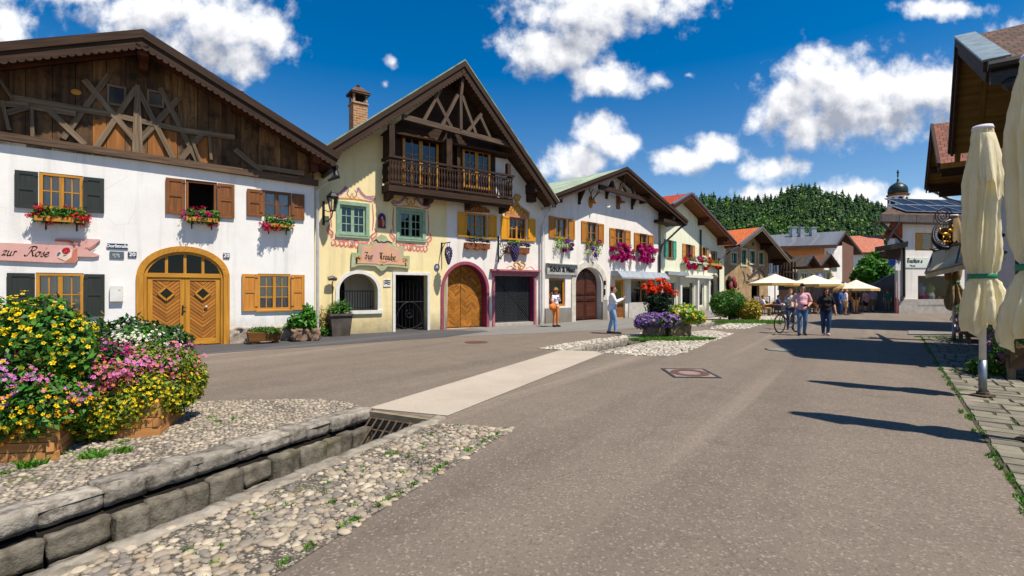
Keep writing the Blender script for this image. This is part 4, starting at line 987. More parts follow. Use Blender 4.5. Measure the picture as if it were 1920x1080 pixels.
# chimney
c0 = (2.9, 4.0); t = MB(); M_BRK = None
def brick(name):
 m, tt, bb = newmat(name); tc = tt.n('ShaderNodeTexCoord'); br = tt.n('ShaderNodeTexBrick'); sx = tt.n('ShaderNodeSeparateXYZ'); tt.set(sx.inputs[0], tc.outputs['Object']); cx = tt.n('ShaderNodeCombineXYZ')
 tt.set(cx.inputs[0], tt.math('ADD', sx.outputs[0], sx.outputs[1])); tt.set(cx.inputs[1], sx.outputs[2]); tt.set(br.inputs['Vector'], cx.outputs[0]); br.inputs['Scale'].default_value = 1; br.inputs['Brick Width'].default_value = .26; br.inputs['Row Height'].default_value = .11; br.inputs['Mortar Size'].default_value = .012
 tt.set(br.inputs['Color1'], lin('b07a4a')); tt.set(br.inputs['Color2'], lin('8a5a36')); tt.set(br.inputs['Mortar'], lin('c0a888')); tt.set(bb.inputs['Base Color'], br.outputs[0]); bb.inputs['Roughness'].default_value = .9
 bn = tt.n('ShaderNodeBump'); bn.inputs['Strength'].default_value = .6; bn.inputs['Distance'].default_value = .02; tt.set(bn.inputs['Height'], tt.math('SUBTRACT', 1, br.outputs[1])); tt.L.new(bn.outputs[0], bb.inputs['Normal']); return m
CHM = brick('chimney brick')
ch = MB(); ch.box(2.58, 3.22, 3.7, 4.34, 7.2, 9.95); ch.box(2.54, 3.26, 3.66, 4.38, 9.95, 10.03)
for x in (2.58, 3.14):
 for y in (3.7, 4.26): ch.box(x, x + .08, y, y + .08, 10.03, 10.4)
ch.box(2.72, 3.08, 3.84, 4.2, 10.03, 10.4, 1); cho = ch.build('chimney', [CHM, M_BLACK], h)
g = MB(); g.box(2.48, 3.32, 3.6, 4.44, 10.4, 10.48); g.hexa([(2.46, 3.58, 10.48), (3.34, 3.58, 10.48), (3.34, 4.46, 10.48), (2.46, 4.46, 10.48), (2.78, 3.9, 10.78), (3.02, 3.9, 10.78), (3.02, 4.14, 10.78), (2.78, 4.14, 10.78)]); g.ball((2.9, 4.02, 10.84), .09, 8, 6); g.build('chimney_cap', T_DK, cho)
g = MB()
for uu, yy in ((3.55, 2.0), (3.9, 2.2)): g.ball((uu, yy, rv(uu) + .42), .1, 8, 6); g.tube([(uu, yy, rv(uu) + .2), (uu, yy, rv(uu) + .4)], .035, 6)
g.build('roof_vent', M_DARKZ, h)
b = MB(); b.tube([(10.32, YV + .2, 5.45), (10.32, 12, 5.48)], .07, 8); b.tube([(10.32, YV + .15, 5.4), (10.1, -.5, 4.95), (10.2, -.14, 4.6), (10.2, -.14, .1)], .055, 8); b.tube([(10.36, YV + .05, 5.55), (10.3, YV + .15, 5.25)], [.12, .07], 8); b.build('downpipe', M_WPIPE, h)
b = MB(); b.tube([(-.03, -.08, 6.0), (-.03, -.08, .1)], .05, 8); b.build('downpipe', M_WPIPE, h)
# signs and lamps on this front
u0, v0 = H2.uv(716, 504, -.1)
sg = thing('tavern_sign', 'painted shaped board reading Zur Traube under the sage green windows', 'sign', H2.w(u0, 0, v0), H2.a)
def S2(px, py): a = H2.uv(px, py, -.1); return (a[0] - u0, a[1] - v0)
zp = lambda X, Y: S2(640 + X / 12, 440 + Y / 12)
out = [(240, 400), (380, 410), (390, 230), (700, 205), (760, 130), (800, 60), (905, -10), (1010, 40), (1060, 110), (1150, 180), (1200, 250), (1410, 270), (1400, 470), (1540, 480), (1535, 770), (1400, 745), (1050, 715), (980, 790), (905, 825), (840, 770), (770, 705), (560, 690), (380, 690), (300, 730), (225, 740)]
inn = [(455, 270), (720, 250), (790, 195), (900, 180), (1080, 200), (1130, 280), (1340, 330), (1350, 540), (1480, 540), (1480, 690), (1050, 660), (905, 690), (780, 655), (330, 640), (330, 500), (440, 490)]
b = MB(); b.prism([zp(*p) for p in out], -.1, -.03); b.build('board', mat('sage sign board', 'aab18c', '98a07c', scale=4), sg)
b = MB(); b.prism([zp(*p) for p in inn], -.112, -.1); b.build('field', mat('apricot sign field', 'd3a474', 'c89a78', scale=5, lo=.4, hi=.6, dirt=('c49890', 6, .45, .6)), sg)
b = MB(); hh = S2(0, 0)[1] - S2(0, 10)[1]; hx_ = hh * 1.0
p0 = zp(525, 545); pen_text(b, 'Zur', p0[0], p0[1] + .0, .135, -.116, .036, 45, 0, .3, dv=-.01); p0 = zp(850, 555); pen_text(b, 'Traube', p0[0], p0[1], .135, -.116, .036, 45, 0, .3, dv=-.01)
b.build('lettering', mat('brown sign lettering', '4a3320', '3a2616', scale=9), sg)
b = MB()
nib(b, [zp(720, 150), zp(780, 110), zp(840, 170), zp(900, 160), zp(960, 180), zp(1040, 150), zp(1150, 190)], .045, -.117, ribbon=True); nib(b, [zp(330, 500), zp(345, 580), zp(335, 650)], .07, -.117, ribbon=True); nib(b, [zp(1450, 560), zp(1440, 640), zp(1455, 700)], .05, -.117, ribbon=True)
nib(b, [zp(360, 530), zp(385, 520), zp(410, 560)], .05, -.12, ribbon=True); nib(b, [zp(1390, 590), zp(1410, 610)], .045, -.12, ribbon=True); nib(b, [zp(1440, 560), zp(1450, 590)], .04, -.12, ribbon=True); nib(b, [zp(880, 650), zp(905, 675), zp(940, 650)], .025, -.117, ribbon=True)
nib(b, [zp(350, 510), zp(400, 500), zp(440, 540), zp(400, 590)], .06, -.1185, m=1, ribbon=True); nib(b, [zp(1370, 560), zp(1440, 540), zp(1480, 580), zp(1420, 640)], .06, -.1185, m=1, ribbon=True)
nib(b, [zp(600, 560), zp(640, 590), zp(700, 575)], .02, -.1185, m=2, ribbon=True); nib(b, [zp(860, 590), zp(960, 620), zp(1050, 585)], .025, -.1185, m=2, ribbon=True); nib(b, [zp(1120, 590), zp(1220, 600), zp(1280, 570)], .02, -.1185, m=2, ribbon=True)
b.build('scroll_painting', [W_DARK, M_OCH, mat('rose sign paint', 'c06a6e', scale=5)], sg)
def niche_pt(x, y): return H2.uv(x, y, -.03)
u0, v0 = niche_pt(716, 428); t = thing('niche_painting', 'small arched blue and gold devotional painting between the sage green windows', 'painting', H2.w(u0, 0, v0), H2.a)
b = MB(); b.prism(arch(-.15, .15, 0, .4, .58), -.05, -.003); b.build('frame', M_TERRA, t); b = MB(); b.prism(arch(-.12, .12, .03, .39, .54), -.054, -.05); b.build('blue_ground', mat('deep blue paint', '1f2f7a', '18245c', scale=9), t)
b = MB(); nib(b, [(0, .38), (-.05, .28), (-.07, .05)], .1, -.058, ribbon=True); nib(b, [(.0, .36), (.05, .25), (.04, .05)], .09, -.06, m=1, ribbon=True); b.ball((-.0, -.056, .4), (.035, .004, .04), 8, 6, 2); b.build('painted_figure', [M_REDP, M_OCH, M_CREAM], t)
t = plate(H2, 719, 524, 733, 537.5, '', 'small white tile with blue pattern left of the iron gate doorway', 'tile', P_WHITE, .5, 'ceramic_tile'); b = MB()
for k in range(3): nib(b, [(-.13, .08 + k * .07), (-.04, .13 + k * .06), (.05, .09 + k * .07), (.13, .12 + k * .06)], .04, -.034, ribbon=True)
b.build('painted_pattern', M_BLUE, t)
u0, v0 = H2.uv(819.5, 501, -.03); t = thing('round_plaque', 'round blue plaque between the doorway and the magenta arch', 'plaque', H2.w(u0, 0, v0), H2.a)
b = MB(); n = 20; b.prism([(.12 * math.cos(2 * math.pi * i / n), .14 * math.sin(2 * math.pi * i / n)) for i in range(n)], -.03, -.002); b.build('disc', mat('blue grey enamel', '4a5674', '3a4560', scale=20, lo=.45, hi=.55), t); b = MB(); nib(b, [(-.06, -.04), (0, .06), (.06, -.04), (-.02, -.02)], .03, -.034, ribbon=True); b.build('emblem', M_WLET, t)
# wall lantern
u0, v0 = H2.uv(600, 398, 0); t = thing('wall_lantern', 'black iron lantern on a scroll bracket at the left corner of the yellow house', 'lamp', H2.w(u0 + .12, 0, v0), H2.a)
b = MB(); b.box(-.04, .04, -.03, -.002, -.45, .4); b.tube([(.0, -.02, -.3), (.05, -.35, -.35), (.15, -.5, -.2), (.18, -.5, .0)], .02, 6); b.tube([(0, -.02, .1), (.1, -.25, .0), (.17, -.48, .02)], .015, 6); b.build('bracket', M_IRON, t)
b = MB(); c = (.18, -.5, .0)
for i in range(6):
 a = 2 * math.pi * i / 6; b.tube([(c[0] + .1 * math.cos(a), c[1] + .1 * math.sin(a), .02), (c[0] + .2 * math.cos(a), c[1] + .2 * math.sin(a), .48)], .011, 5)
b.lathe([(.1, 0), (.11, .03), (.1, .04)], 6, c); b.lathe([(.2, .47), (.22, .5), (.12, .62), (.05, .68), (.02, .74)], 6, c); lo = b.build('lantern_cage', M_IRON, t)
b = MB(); b.lathe([(.09, .04), (.185, .47)], 6, c); b.build('lantern_glass', G_WIN, lo)
u0, v0 = H2.uv(623, 524, 0); t = thing('spot_lamp', 'small wall spotlight with a cable below, left of the arched opening', 'lamp', H2.w(u0, 0, v0), H2.a)
b = MB(); b.tube([(-.2, -.2, .02), (-.05, -.2, .05), (.1, -.2, .0)], [.07, .09, .06], 8); b.tube([(0, -.2, 0), (0, -.02, -.1)], .02, 6); b.build('lamp_head', mat('grey lamp metal', '6a625a', '544c46', metal=.4, rough=.5, scale=9), t); b = MB(); b.tube([(0, -.02, -.1), (0, -.02, -1.5)], .015, 6); b.build('cable', M_IRON, t)
# hanging grapes
def grapes(t, c, rx_, rz_, n, m, r=.035):
 b = MB(); k = 0
 for i in range(n):
  z = 1 - 2 * (i + .5) / n; a = i * 2.4; w_ = math.sqrt(max(0, 1 - z * z)) * (.75 + .35 * z); b.ball((c[0] + rx_ * w_ * math.cos(a), c[1] + rx_ * .8 * w_ * math.sin(a), c[2] + rz_ * z), r * rnd.uniform(.85, 1.1), 7, 5)
 b.build('grapes', m, t, True)
u0, v0 = H2.uv(828, 466, 0); t = thing('grape_sign', 'small iron bracket with hanging blue grapes above the left side of the magenta arch', 'sign', H2.w(u0, 0, v0), H2.a, 'iron grape signs')
b = MB(); b.box(-.03, .03, -.03, -.002, -.1, .25); b.tube([(0, -.02, .2), (0, -.75, .2)], .02, 6); b.tube([(0, -.02, -.05), (0, -.3, .18)], .015, 6); b.tube([(0, -.5, .2), (.0, -.5, -.05)], .008, 5); b.tube([(0, -.68, .2), (0, -.68, -.1)], .008, 5); b.tube([(0, -.02, -.1), (0, -.02, -.85)], .012, 5); b.build('bracket', M_IRON, t)
grapes(t, (.0, -.6, -.32), .17, .34, 70, M_GRAPEV, .04)
u0, v0 = H2.uv(934, 468, 0); t = thing('grape_sign', 'large wrought iron bracket with a fat violet grape bunch above the portal', 'sign', H2.w(u0, 0, v0), H2.a, 'iron grape signs')
b = MB(); b.box(-.03, .03, -.04, -.002, -.55, .6); b.tube([(0, -.02, .38), (0, -1.35, .3)], .022, 6)
for k, (y, z, r) in enumerate(((-.25, .2, .14), (-.5, .1, .12), (-.3, -.1, .15), (-.55, -.12, .1), (-.2, -.35, .1), (-.75, .15, .1))): b.tube([(0, y + r * (1 - i * .04) * math.cos(i * .6 + k), z + r * (1 - i * .04) * math.sin(i * .6 + k)) for i in range(14)], .016, 5)
b.tube([(0, -.02, -.45), (0, -.4, -.25), (0, -.75, .0), (0, -1.0, .3)], .02, 6); b.tube([(0, -1.25, .3), (0, -1.25, .1)], .012, 5); b.build('bracket', M_IRON, t)
grapes(t, (0, -1.25, -.2), .24, .38, 120, M_GRAPEV, .045)
foliage('leaves', [(0, -1.25, .22, .22, .2, .06)], 40, .12, L_LIME, t)
# ================================================================ the white shop house with amber shutters
H3 = Fac(1.55, 24.0, 44)
h = thing('shop_house', 'white gabled shop house with four amber shuttered windows and an arched brown door', 'house', H3.o, H3.a, HG)
AP = (5.87, 8.43); EL = (-.2, 6.1); ER = (13.0, 6.15); YV = -.8; UE = 10.75
def rv(u): return AP[1] + (u - AP[0]) * ((ER[1] - AP[1]) / (ER[0] - AP[0]) if u > AP[0] else (EL[1] - AP[1]) / (EL[0] - AP[0])) - .3
ws = [H3.rect(1041, 406, 1065, 448), H3.rect(1100, 415, 1121, 456), H3.rect(1153, 428, 1171, 464), H3.rect(1198, 437, 1215, 471)]
ad = (H3.u(1078), H3.u(1128), .002, H3.uv(1078, 535)[1], H3.uv(1103, 502)[1]); sw = H3.rect(1029, 521, 1060, 574); yd = H3.rect(1153, 524, 1172, 594); yd = (yd[0], yd[1], .002, yd[3]); s2 = H3.rect(1183, 523, 1229, 572)
wall(H3, h, [(0.02, 0), (0.02, rv(0)), (AP[0], rv(AP[0])), (UE, rv(UE)), (UE, 0)], [rectp(*r) for r in ws] + [arch(*ad), rectp(*sw), rectp(*yd), rectp(*s2)], S_WHITE2, .35)
side_walls(h, .02, UE, 5.4, 14, S_WHITE2)
backing(h, .1, UE - .1, 3.2, 5.6, .9); backing(h, .1, 3.0, .1, 3.1, 1.3); backing(h, 6.4, UE - .1, .1, 3.1, 1.6)
for i, r in enumerate(ws):
 window(h, r, W_AMBER, cas=2, bars=(0, 1), curt=True, y=.12, shut=(.48 if i < 2 else .55, .48 if i < 2 else .55), sm=W_AMBER, panels=i > 1, sill=True)
b = MB(); arch_frame(b, ad[0] - .32, ad[1] + .42, 0, ad[3] + .1, ad[4] + .35, .32, -.06, .02); b.box(ad[1], ad[1] + .45, -.08, -.062, 0, 1.1, 1); b.build('arched_surround', [mat('pale limestone', 'cfc8ba', 'b9b0a0', scale=4, bump=.3), S_GREY], h)
b = MB(); b.prism(arch(*ad), .34, .4, 1); M_MAHO = wood('mahogany door wood', '5a2b14', '34170a', island=.25, rough=.45, spec=.45)
cc = (ad[0] + ad[1]) / 2; L_ = ad[1] - ad[0]
for k in (0, 1):
 a, e = (ad[0] + .1, cc - .02) if k == 0 else (cc + .02, ad[1] - .1)
 for z0, z1 in ((.1, .95), (1.05, 1.3), (1.4, 2.3)):
  b.box(a, e, .3, .34, z0, z1); b.box(a + .12, e - .12, .27, .3, z0 + .1, z1 - .1)
 b.box(a, e, .28, .34, 2.34, 2.42)
n = 9
for i in range(n):
 t0 = math.pi * (i + .5) / n; b.bar((cc, .31, 2.45), (cc - (L_ / 2 - .12) * math.cos(t0), .31, ad[3] + (ad[4] - ad[3] - .1) * math.sin(t0)), .05, .1)
dd = b.build('arched_door', [M_MAHO, W_RED], h)
b = MB(); b.box(ad[1] + .1, ad[1] + .22, -.14, -.062, 1.9, 2.15); b.box(ad[1] + .1, ad[1] + .2, -.12, -.062, 1.35, 1.7); b.build('door_lamp', M_IRON, dd)
def shopwin(house, r, fm, label, y=.12, fw=.12, post=None, gm=None):
 b = MB(); u0, u1, v0, v1 = r
 b.box(u0, u1, y - .04, y + .06, v1 - fw, v1); b.box(u0, u1, y - .04, y + .06, v0, v0 + fw); b.box(u0, u0 + fw, y - .04, y + .06, v0 + fw, v1 - fw); b.box(u1 - fw, u1, y - .04, y + .06, v0 + fw, v1 - fw)
 for p in post or (): b.box(u0 + (u1 - u0) * p - .04, u0 + (u1 - u0) * p + .04, y - .03, y + .05, v0 + fw, v1 - fw)
 o = tag(b.build('shop_window', fm, house), label); g = MB(); g.poly([(u0 + fw, y, v0 + fw), (u1 - fw, y, v0 + fw), (u1 - fw, y, v1 - fw), (u0 + fw, y, v1 - fw)]); g.build('pane', gm or G_DARK, o); return o
M_DISP = mat('display cloth', 'c8c4c0', 'a8a29c', scale=4); M_OLV = mat('olive display fabric', '8a8238', '6a6226', scale=5); M_ORF = mat('orange display fabric', 'd8682c', 'b04a1e', scale=5)
o = shopwin(h, sw, W_AMBER, 'amber framed shop window with a display')
b = MB(); u0, u1, v0, v1 = sw; b.poly([(u0, .8, v0), (u1, .8, v0), (u1, .8, v1), (u0, .8, v1)], 3); b.lathe([(.2, 0), (.24, .3), (.18, .7), (.24, 1.0), (.08, 1.15), (.1, 1.3), (.02, 1.4)], 10, ((u0 + u1) / 2 + .2, .5, v0), 0); b.hexa([(u0 + .15, .4, v0 + .1), (u0 + .55, .4, v0 + .1), (u0 + .55, .45, v0 + .1), (u0 + .15, .45, v0 + .1), (u0 + .2, .4, v0 + 1.1), (u0 + .3, .4, v0 + 1.1), (u0 + .3, .45, v0 + 1.1), (u0 + .2, .45, v0 + 1.1)], 1); b.hexa([(u0 + .2, .36, v0 + .1), (u0 + .45, .36, v0 + .1), (u0 + .45, .39, v0 + .1), (u0 + .2, .39, v0 + .1), (u0 + .25, .36, v0 + .7), (u0 + .35, .36, v0 + .7), (u0 + .35, .39, v0 + .7), (u0 + .25, .39, v0 + .7)], 2)
b.build('display', [M_DISP, M_OLV, M_ORF, M_BLACK], o)
b = MB(); b.box(.05, ad[0] - .32, -.05, -.002, 0, sw[2] - .08); b.build('plinth', S_GREY, h); b = MB(); b.box(s2[0] - .3, UE, -.05, -.002, 0, .9); b.build('plinth', mat('pale stall riser', 'b8b2a8', 'a8a298', scale=3), h)
b = MB(); b.box(yd[0], yd[1], .12, .2, 0, yd[3]); b.box(yd[0] + .25, yd[1] - .25, .1, .12, 1.1, 2.1, 1); b.box(yd[0] + .05, yd[1] - .05, .1, .12, .1, .85, 2); b.build('ochre_door', [W_YELL, M_OLV, W_SHUT], h)
o = shopwin(h, s2, W_HONEY, 'wide shop window behind the red canna flowers', post=(.45,))
b = MB(); u0, u1, v0, v1 = s2; b.poly([(u0, 1.2, v0), (u1, 1.2, v0), (u1, 1.2, v1), (u0, 1.2, v1)], 3); b.box(u0 + .25, u0 + .8, .5, .8, v0, v0 + .8, 2); b.box(u0 + .2, u0 + .75, .5, .8, v0 + .8, v0 + .95, 1); b.box(u0 + 1.0, u1 - .2, .7, .72, v0 + .1, v1 - .1, 0); b.hexa([(u0 + 1.3, .4, v0), (u0 + 2.0, .4, v0), (u0 + 2.0, .6, v0), (u0 + 1.3, .6, v0), (u0 + 1.6, .4, v0 + 1.5), (u0 + 1.7, .4, v0 + 1.5), (u0 + 1.7, .6, v0 + 1.5), (u0 + 1.6, .6, v0 + 1.5)], 1)
b.build('display', [M_DISP, L_DARK, M_REDP, M_BLACK], o)
b = MB(); u0 = H3.u(1145); u1 = UE + .1; vz = H3.uv(1190, 520)[1]; b.box(u0, u1, -.45, -.003, vz + .02, vz + .32); b.hexa([(u0, -.75, vz - .12), (u1, -.75, vz - .12), (u1, -.45, vz), (u0, -.45, vz), (u0, -.75, vz - .04), (u1, -.75, vz - .04), (u1, -.45, vz + .3), (u0, -.45, vz + .3)]); b.build('awning_cassette', mat('grey awning cassette', '9aa0a6', '868c92', scale=3, rough=.5), h)
u0, v1 = H3.uv(1026, 503, -.12); u1, v0 = H3.uv(1083, 516, -.12); v1 = v0 + .5
t = thing('shop_sign', 'long grey shop sign with black old style lettering left of the arched brown door', 'sign', H3.w((u0 + u1) / 2, 0, v0), H3.a)
b = MB(); b.box(-(u1 - u0) / 2, (u1 - u0) / 2, -.12, -.003, 0, v1 - v0); b.box(-(u1 - u0) / 2, (u1 - u0) / 2, -.22, -.003, v1 - v0 + .002, v1 - v0 + .04); b.build('board', mat('grey sign board', 'a9aaa4', '94958f', scale=3), t); text_mesh('Schuh & Maan', .36, M_INK, 'lettering', t, (0, -.126, .25), bold=.012, sx=.95)
# roof truss ornament under the gable
b = MB(); y = YV + .25
def seg3(x0, y0, x1, y1, w=.16): p = H3.uv(x0, y0, y); q = H3.uv(x1, y1, y); b.bar((p[0], y, min(p[1], rv(p[0]) + .1)), (q[0], y, min(q[1], rv(q[0]) + .1)), .14, w, (-.1, 0, 1) if abs(p[0] - q[0]) > .4 else (0, 1, 0))
for L_ in ((1123, 350, 1212, 375, .24), (1166, 344, 1160, 362), (1166, 344, 1176, 362), (1147, 340, 1153, 356), (1184, 350, 1190, 366), (1190, 350, 1184, 352, .1), (1170, 330, 1168, 352)): seg3(*L_[:4], w=L_[4] if len(L_) > 4 else .12)
for px, py in ((1085, 378), (1136, 368), (1184, 388)):
 p = H3.uv(px, py, 0); b.bar((p[0], 0, p[1]), (p[0] + .0, y + .1, p[1] + .75), .12, .16); b.bar((p[0], -.05, p[1] - .15), (p[0], -.05, p[1] + .5), .12, .1)
b.build('gable_truss', W_DARK, h)
gable_roof(h, AP, EL, ER, YV, 13, T_PATINA, wood('brown soffit boards', '5e4028', '38251a', grain=(.5, 5)), W_DARK, th=.2, vh=.34, purl=((.4, rv(.4), .2), (8.6, rv(8.6), .22), (11.4, rv(11.4) - .02, .26)), pm=W_DARK)
b = MB(); b.box(10.2, 12.8, YV + .1, .1, 5.85, 6.05); b.build('eave_beam', W_DARK, h)
b = MB(); b.box(.95, 1.75, 5.4, 6.1, 5.9, 8.25); b.hexa([(.85, 5.3, 8.25), (1.85, 5.3, 8.25), (1.85, 6.2, 8.25), (.85, 6.2, 8.25), (1.25, 5.6, 8.75), (1.45, 5.6, 8.75), (1.45, 5.9, 8.75), (1.25, 5.9, 8.75)]); b.build('chimney', mat('old grey chimney', '5e5448', '453d34', scale=5, bump=.4), h)
b = MB(); b.tube([(13.1, YV + .1, 6.0), (13.1, 13, 6.0)], .08, 8); b.tube([(13.05, YV + .1, 5.95), (12.5, YV + .2, 5.7), (10.95, -.15, 4.5), (10.72, -.12, 3.9), (10.72, -.12, .6)], .065, 8, m=0); b.build('downpipe', M_DARKZ, h)
u0, v0 = H3.uv(1107, 388, 0); t = thing('deer_head_trophy', 'carved deer head with antlers high on the white shop house gable', 'trophy', H3.w(u0, 0, v0), H3.a)
b = MB(); b.ball((0, -.02, .25), (.2, .04, .33), 12, 8, 1); b.ball((0, -.12, .3), (.1, .16, .14), 10, 8, 1); b.ball((0, -.3, .2), (.06, .14, .07), 10, 8, 1)
for s_ in (-1, 1):
 b.tube([(s_ * .05, -.12, .4), (s_ * .2, -.2, .6), (s_ * .42, -.25, .8), (s_ * .4, -.3, 1.1)], [.035, .03, .025, .012], 6); b.tube([(s_ * .25, -.21, .65), (s_ * .2, -.35, .9)], [.025, .01], 6); b.tube([(s_ * .4, -.25, .78), (s_ * .6, -.3, .85)], [.022, .01], 6)
b.build('antlered_head', [M_IRON, W_AMBER], t)
u0, v0 = H3.uv(1158, 392, 0); t = thing('carved_bracket', 'small carved wooden cross bracket on the shop house gable right of the deer head', 'carving', H3.w(u0, 0, v0), H3.a)
b = MB(); b.box(-.15, .15, -.06, -.002, 0, .75); b.box(-.02, .3, -.3, -.06, .35, .45); b.box(-.06, .06, -.22, -.06, .3, .6); b.build('wood_block', W_SHUT, t)
GM = 'amber window'
shaped_box_flowers(H3, 1043, 1071, 455, 462, 'dark box under the leftmost amber window of the shop house', 'lime leaves and dark red petunias under the leftmost amber window', [F_MAG, F_PURP, F_DCEN], n=400, nf=40, fs=.08, hang=.2, leaf=L_LIME, box=False, ht=.5)
shaped_box_flowers(H3, 1101, 1128, 462, 469, 'dark box under the amber window right above the arched door', 'lime leaves and wine red petunias above the arched brown door', [F_MAG, F_PURP, F_DCEN], n=400, nf=50, fs=.08, hang=.25, leaf=L_LIME, box=False, ht=.5)
shaped_box_flowers(H3, 1150, 1187, 470, 482, 'hidden box full of magenta petunias under the third amber window', 'big magenta petunia cushion with a few yellow leaves, the larger left one of the pair', [F_MAG, F_MAG, F_MAG, F_DCEN], n=420, nf=300, fs=.085, hang=.24, box=False, ht=.52)
shaped_box_flowers(H3, 1198, 1229, 474, 484, 'hidden box full of magenta petunias under the rightmost amber window', 'square magenta petunia cushion under the rightmost amber window', [F_MAG, F_MAG, F_MAG, F_DCEN], n=400, nf=300, fs=.085, hang=.24, box=False, ht=.52)
# ================================================================ the pale mint house with the red roof
H4 = Fac(9.9, 33, 50)
h = thing('mint_house', 'pale mint house with red tiled roof, teal shutters and a white glazed shop front', 'house', H4.o, H4.a, HG)
AP = (2.97, 8.43); EL = (-.3, 7.2); ER = (13.65, 5.75); YV = -.9; UE = 13.4
def rv(u): return AP[1] + (u - AP[0]) * ((ER[1] - AP[1]) / (ER[0] - AP[0]) if u > AP[0] else (EL[1] - AP[1]) / (EL[0] - AP[0])) - .3
w1 = H4.rect(1251, 449, 1261, 484); w2 = H4.rect(1285, 457, 1297, 486); w3 = H4.rect(1316, 463, 1324, 488); w4 = H4.rect(1334, 473, 1343, 490)
vb = H4.uv(1290, 518)[1]; sf = [H4.rect(1244, 527, 1268, 580), H4.rect(1277, 527, 1302, 575), H4.rect(1308, 530, 1320, 577)]; dw = H4.rect(1331, 519, 1346, 572)
sf = [(a, b_, max(.35, c), d) for a, b_, c, d in sf]; dwa = (dw[0], dw[1], .002, dw[3] - .6, dw[3])
wall(H4, h, [(0, 0), (0, rv(0)), (AP[0], rv(AP[0])), (UE, rv(UE)), (UE, 0)], [rectp(*r) for r in (w1, w2, w3, w4)] + [rectp(*r) for r in sf] + [arch(*dwa)], S_MINT, .35)
side_walls(h, 0, UE, 4.9, 14, S_MINT); backing(h, .1, UE - .1, .1, 5.5, 1.4)
window(h, w1, W_SHUT, cas=2, bars=(0, 1), curt=True, shut=(.55, .55), sm=P_TEAL, y=.1, label='window with teal shutters')
window(h, w2, W_SHUT, cas=2, bars=(0, 1), curt=True, shut=(.6, .5), sm=W_HONEY, y=.1); window(h, w3, W_SHUT, cas=2, bars=(0, 1), curt=True, shut=(.6, .5), sm=W_HONEY, y=.1); window(h, w4, W_SHUT, cas=2, bars=(0, 1), curt=True, y=.1, casing=.12)
for r in sf:
 o = shopwin(h, r, P_WHITE, 'white framed shop window', post=None, gm=glass('pale shop glass', (.7, .75, .72), .5)); b = MB(); u0, u1, v0, v1 = r; b.poly([(u0, 1.3, v0), (u1, 1.3, v0), (u1, 1.3, v1), (u0, 1.3, v1)], 0); b.box(u0 + .1, u1 - .1, .3, .34, v1 - .55, v1 - .15, 1); b.box(u0 + .3, u0 + .8, .6, .9, v0, v0 + .7, 0); b.build('display', [mat('pale shop interior', '8a8a76', '5a5c50', scale=1.2), mat('yellow display banner', 'e0c860', 'd0b448', scale=5)], o)
b = MB(); u0 = .2
for x in [H4.u(p) for p in (1236, 1272.5, 1305, 1326)]: b.box(x - .16, x + .16, -.2, -.003, 0, vb - .1)
b.box(.0, H4.u(1330), -.3, -.003, vb - .1, vb + .12); b.build('shop_front_posts', P_WHITE, h)
b = MB(); x = H4.u(1252); b.box(x - 1.2, H4.u(1278), -.55, -.302, vb - .02, vb + .22); b.build('awning_cassette', mat('grey awning cassette', '9aa0a6', '868c92'), h)
b = MB(); arch_frame(b, dwa[0] - .2, dwa[1] + .2, 0, dwa[3], dwa[4] + .2, .2, -.05, .02); b.build('arched_doorway', W_OLD if 'W_OLD' in globals() else W_GREY, h)
b = MB()
for i in range(5): b.ball((dwa[0] + .2 + .3 * (i % 2), .25, .6 + .5 * i), (.25, .2, .3), 8, 6, i % 2)
b.build('hanging_clothes', [mat('wine red clothes', '7a2a2c', '4c1a1e', scale=6), mat('grey white clothes', 'b8b2ac', '8c8680', scale=7)], h)
gable_roof(h, AP, EL, ER, YV, 13, T_RED, wood('warm soffit boards', '80552e', '5a3818', grain=(.5, 5)), W_RED, th=.2, vh=.36, zinc=M_ZINC, purl=((7.0, rv(7.0), .25), (11.6, rv(11.6), .28)), pm=W_RED)
b = MB()
for x in (-.9, -.5, -.1): b.tube([(x, 4, 7.2), (x, 4, 8.75)], .11, 8); b.tube([(x, 4, 8.75), (x + .1, 3.9, 8.95)], .14, 8)
b.build('chimney_pipes', M_ZINC, h)
b = MB(); b.tube([(7.3, -.1, rv(7.3) - .7), (7.3, -.1, 3.6)], .07, 8); b.tube([(12.4, YV + .1, 5.0), (12.2, -.5, 4.6), (11.5, -.12, 4.0), (11.5, -.12, .1)], .07, 8); b.build('downpipe', M_DARKZ, h)
shaped_box_flowers(H4, 1282, 1326, 489, 496, 'long white planter under the pair of honey shuttered windows', 'red and white geraniums along the mint house window ledge', [F_RED, F_WHITE, F_MAG, F_DCEN], n=700, nf=130, fs=.13, hang=.25, brackets=False, wbm=P_WHITE, ht=.5)
shaped_box_flowers(H4, 1331, 1352, 493, 500, 'small planter under the small framed window of the mint house', 'red flowers under the small window at the right of the mint house', [F_RED, F_SCAR, F_DCEN], n=350, nf=60, fs=.13, hang=.15, brackets=False, ht=.5)
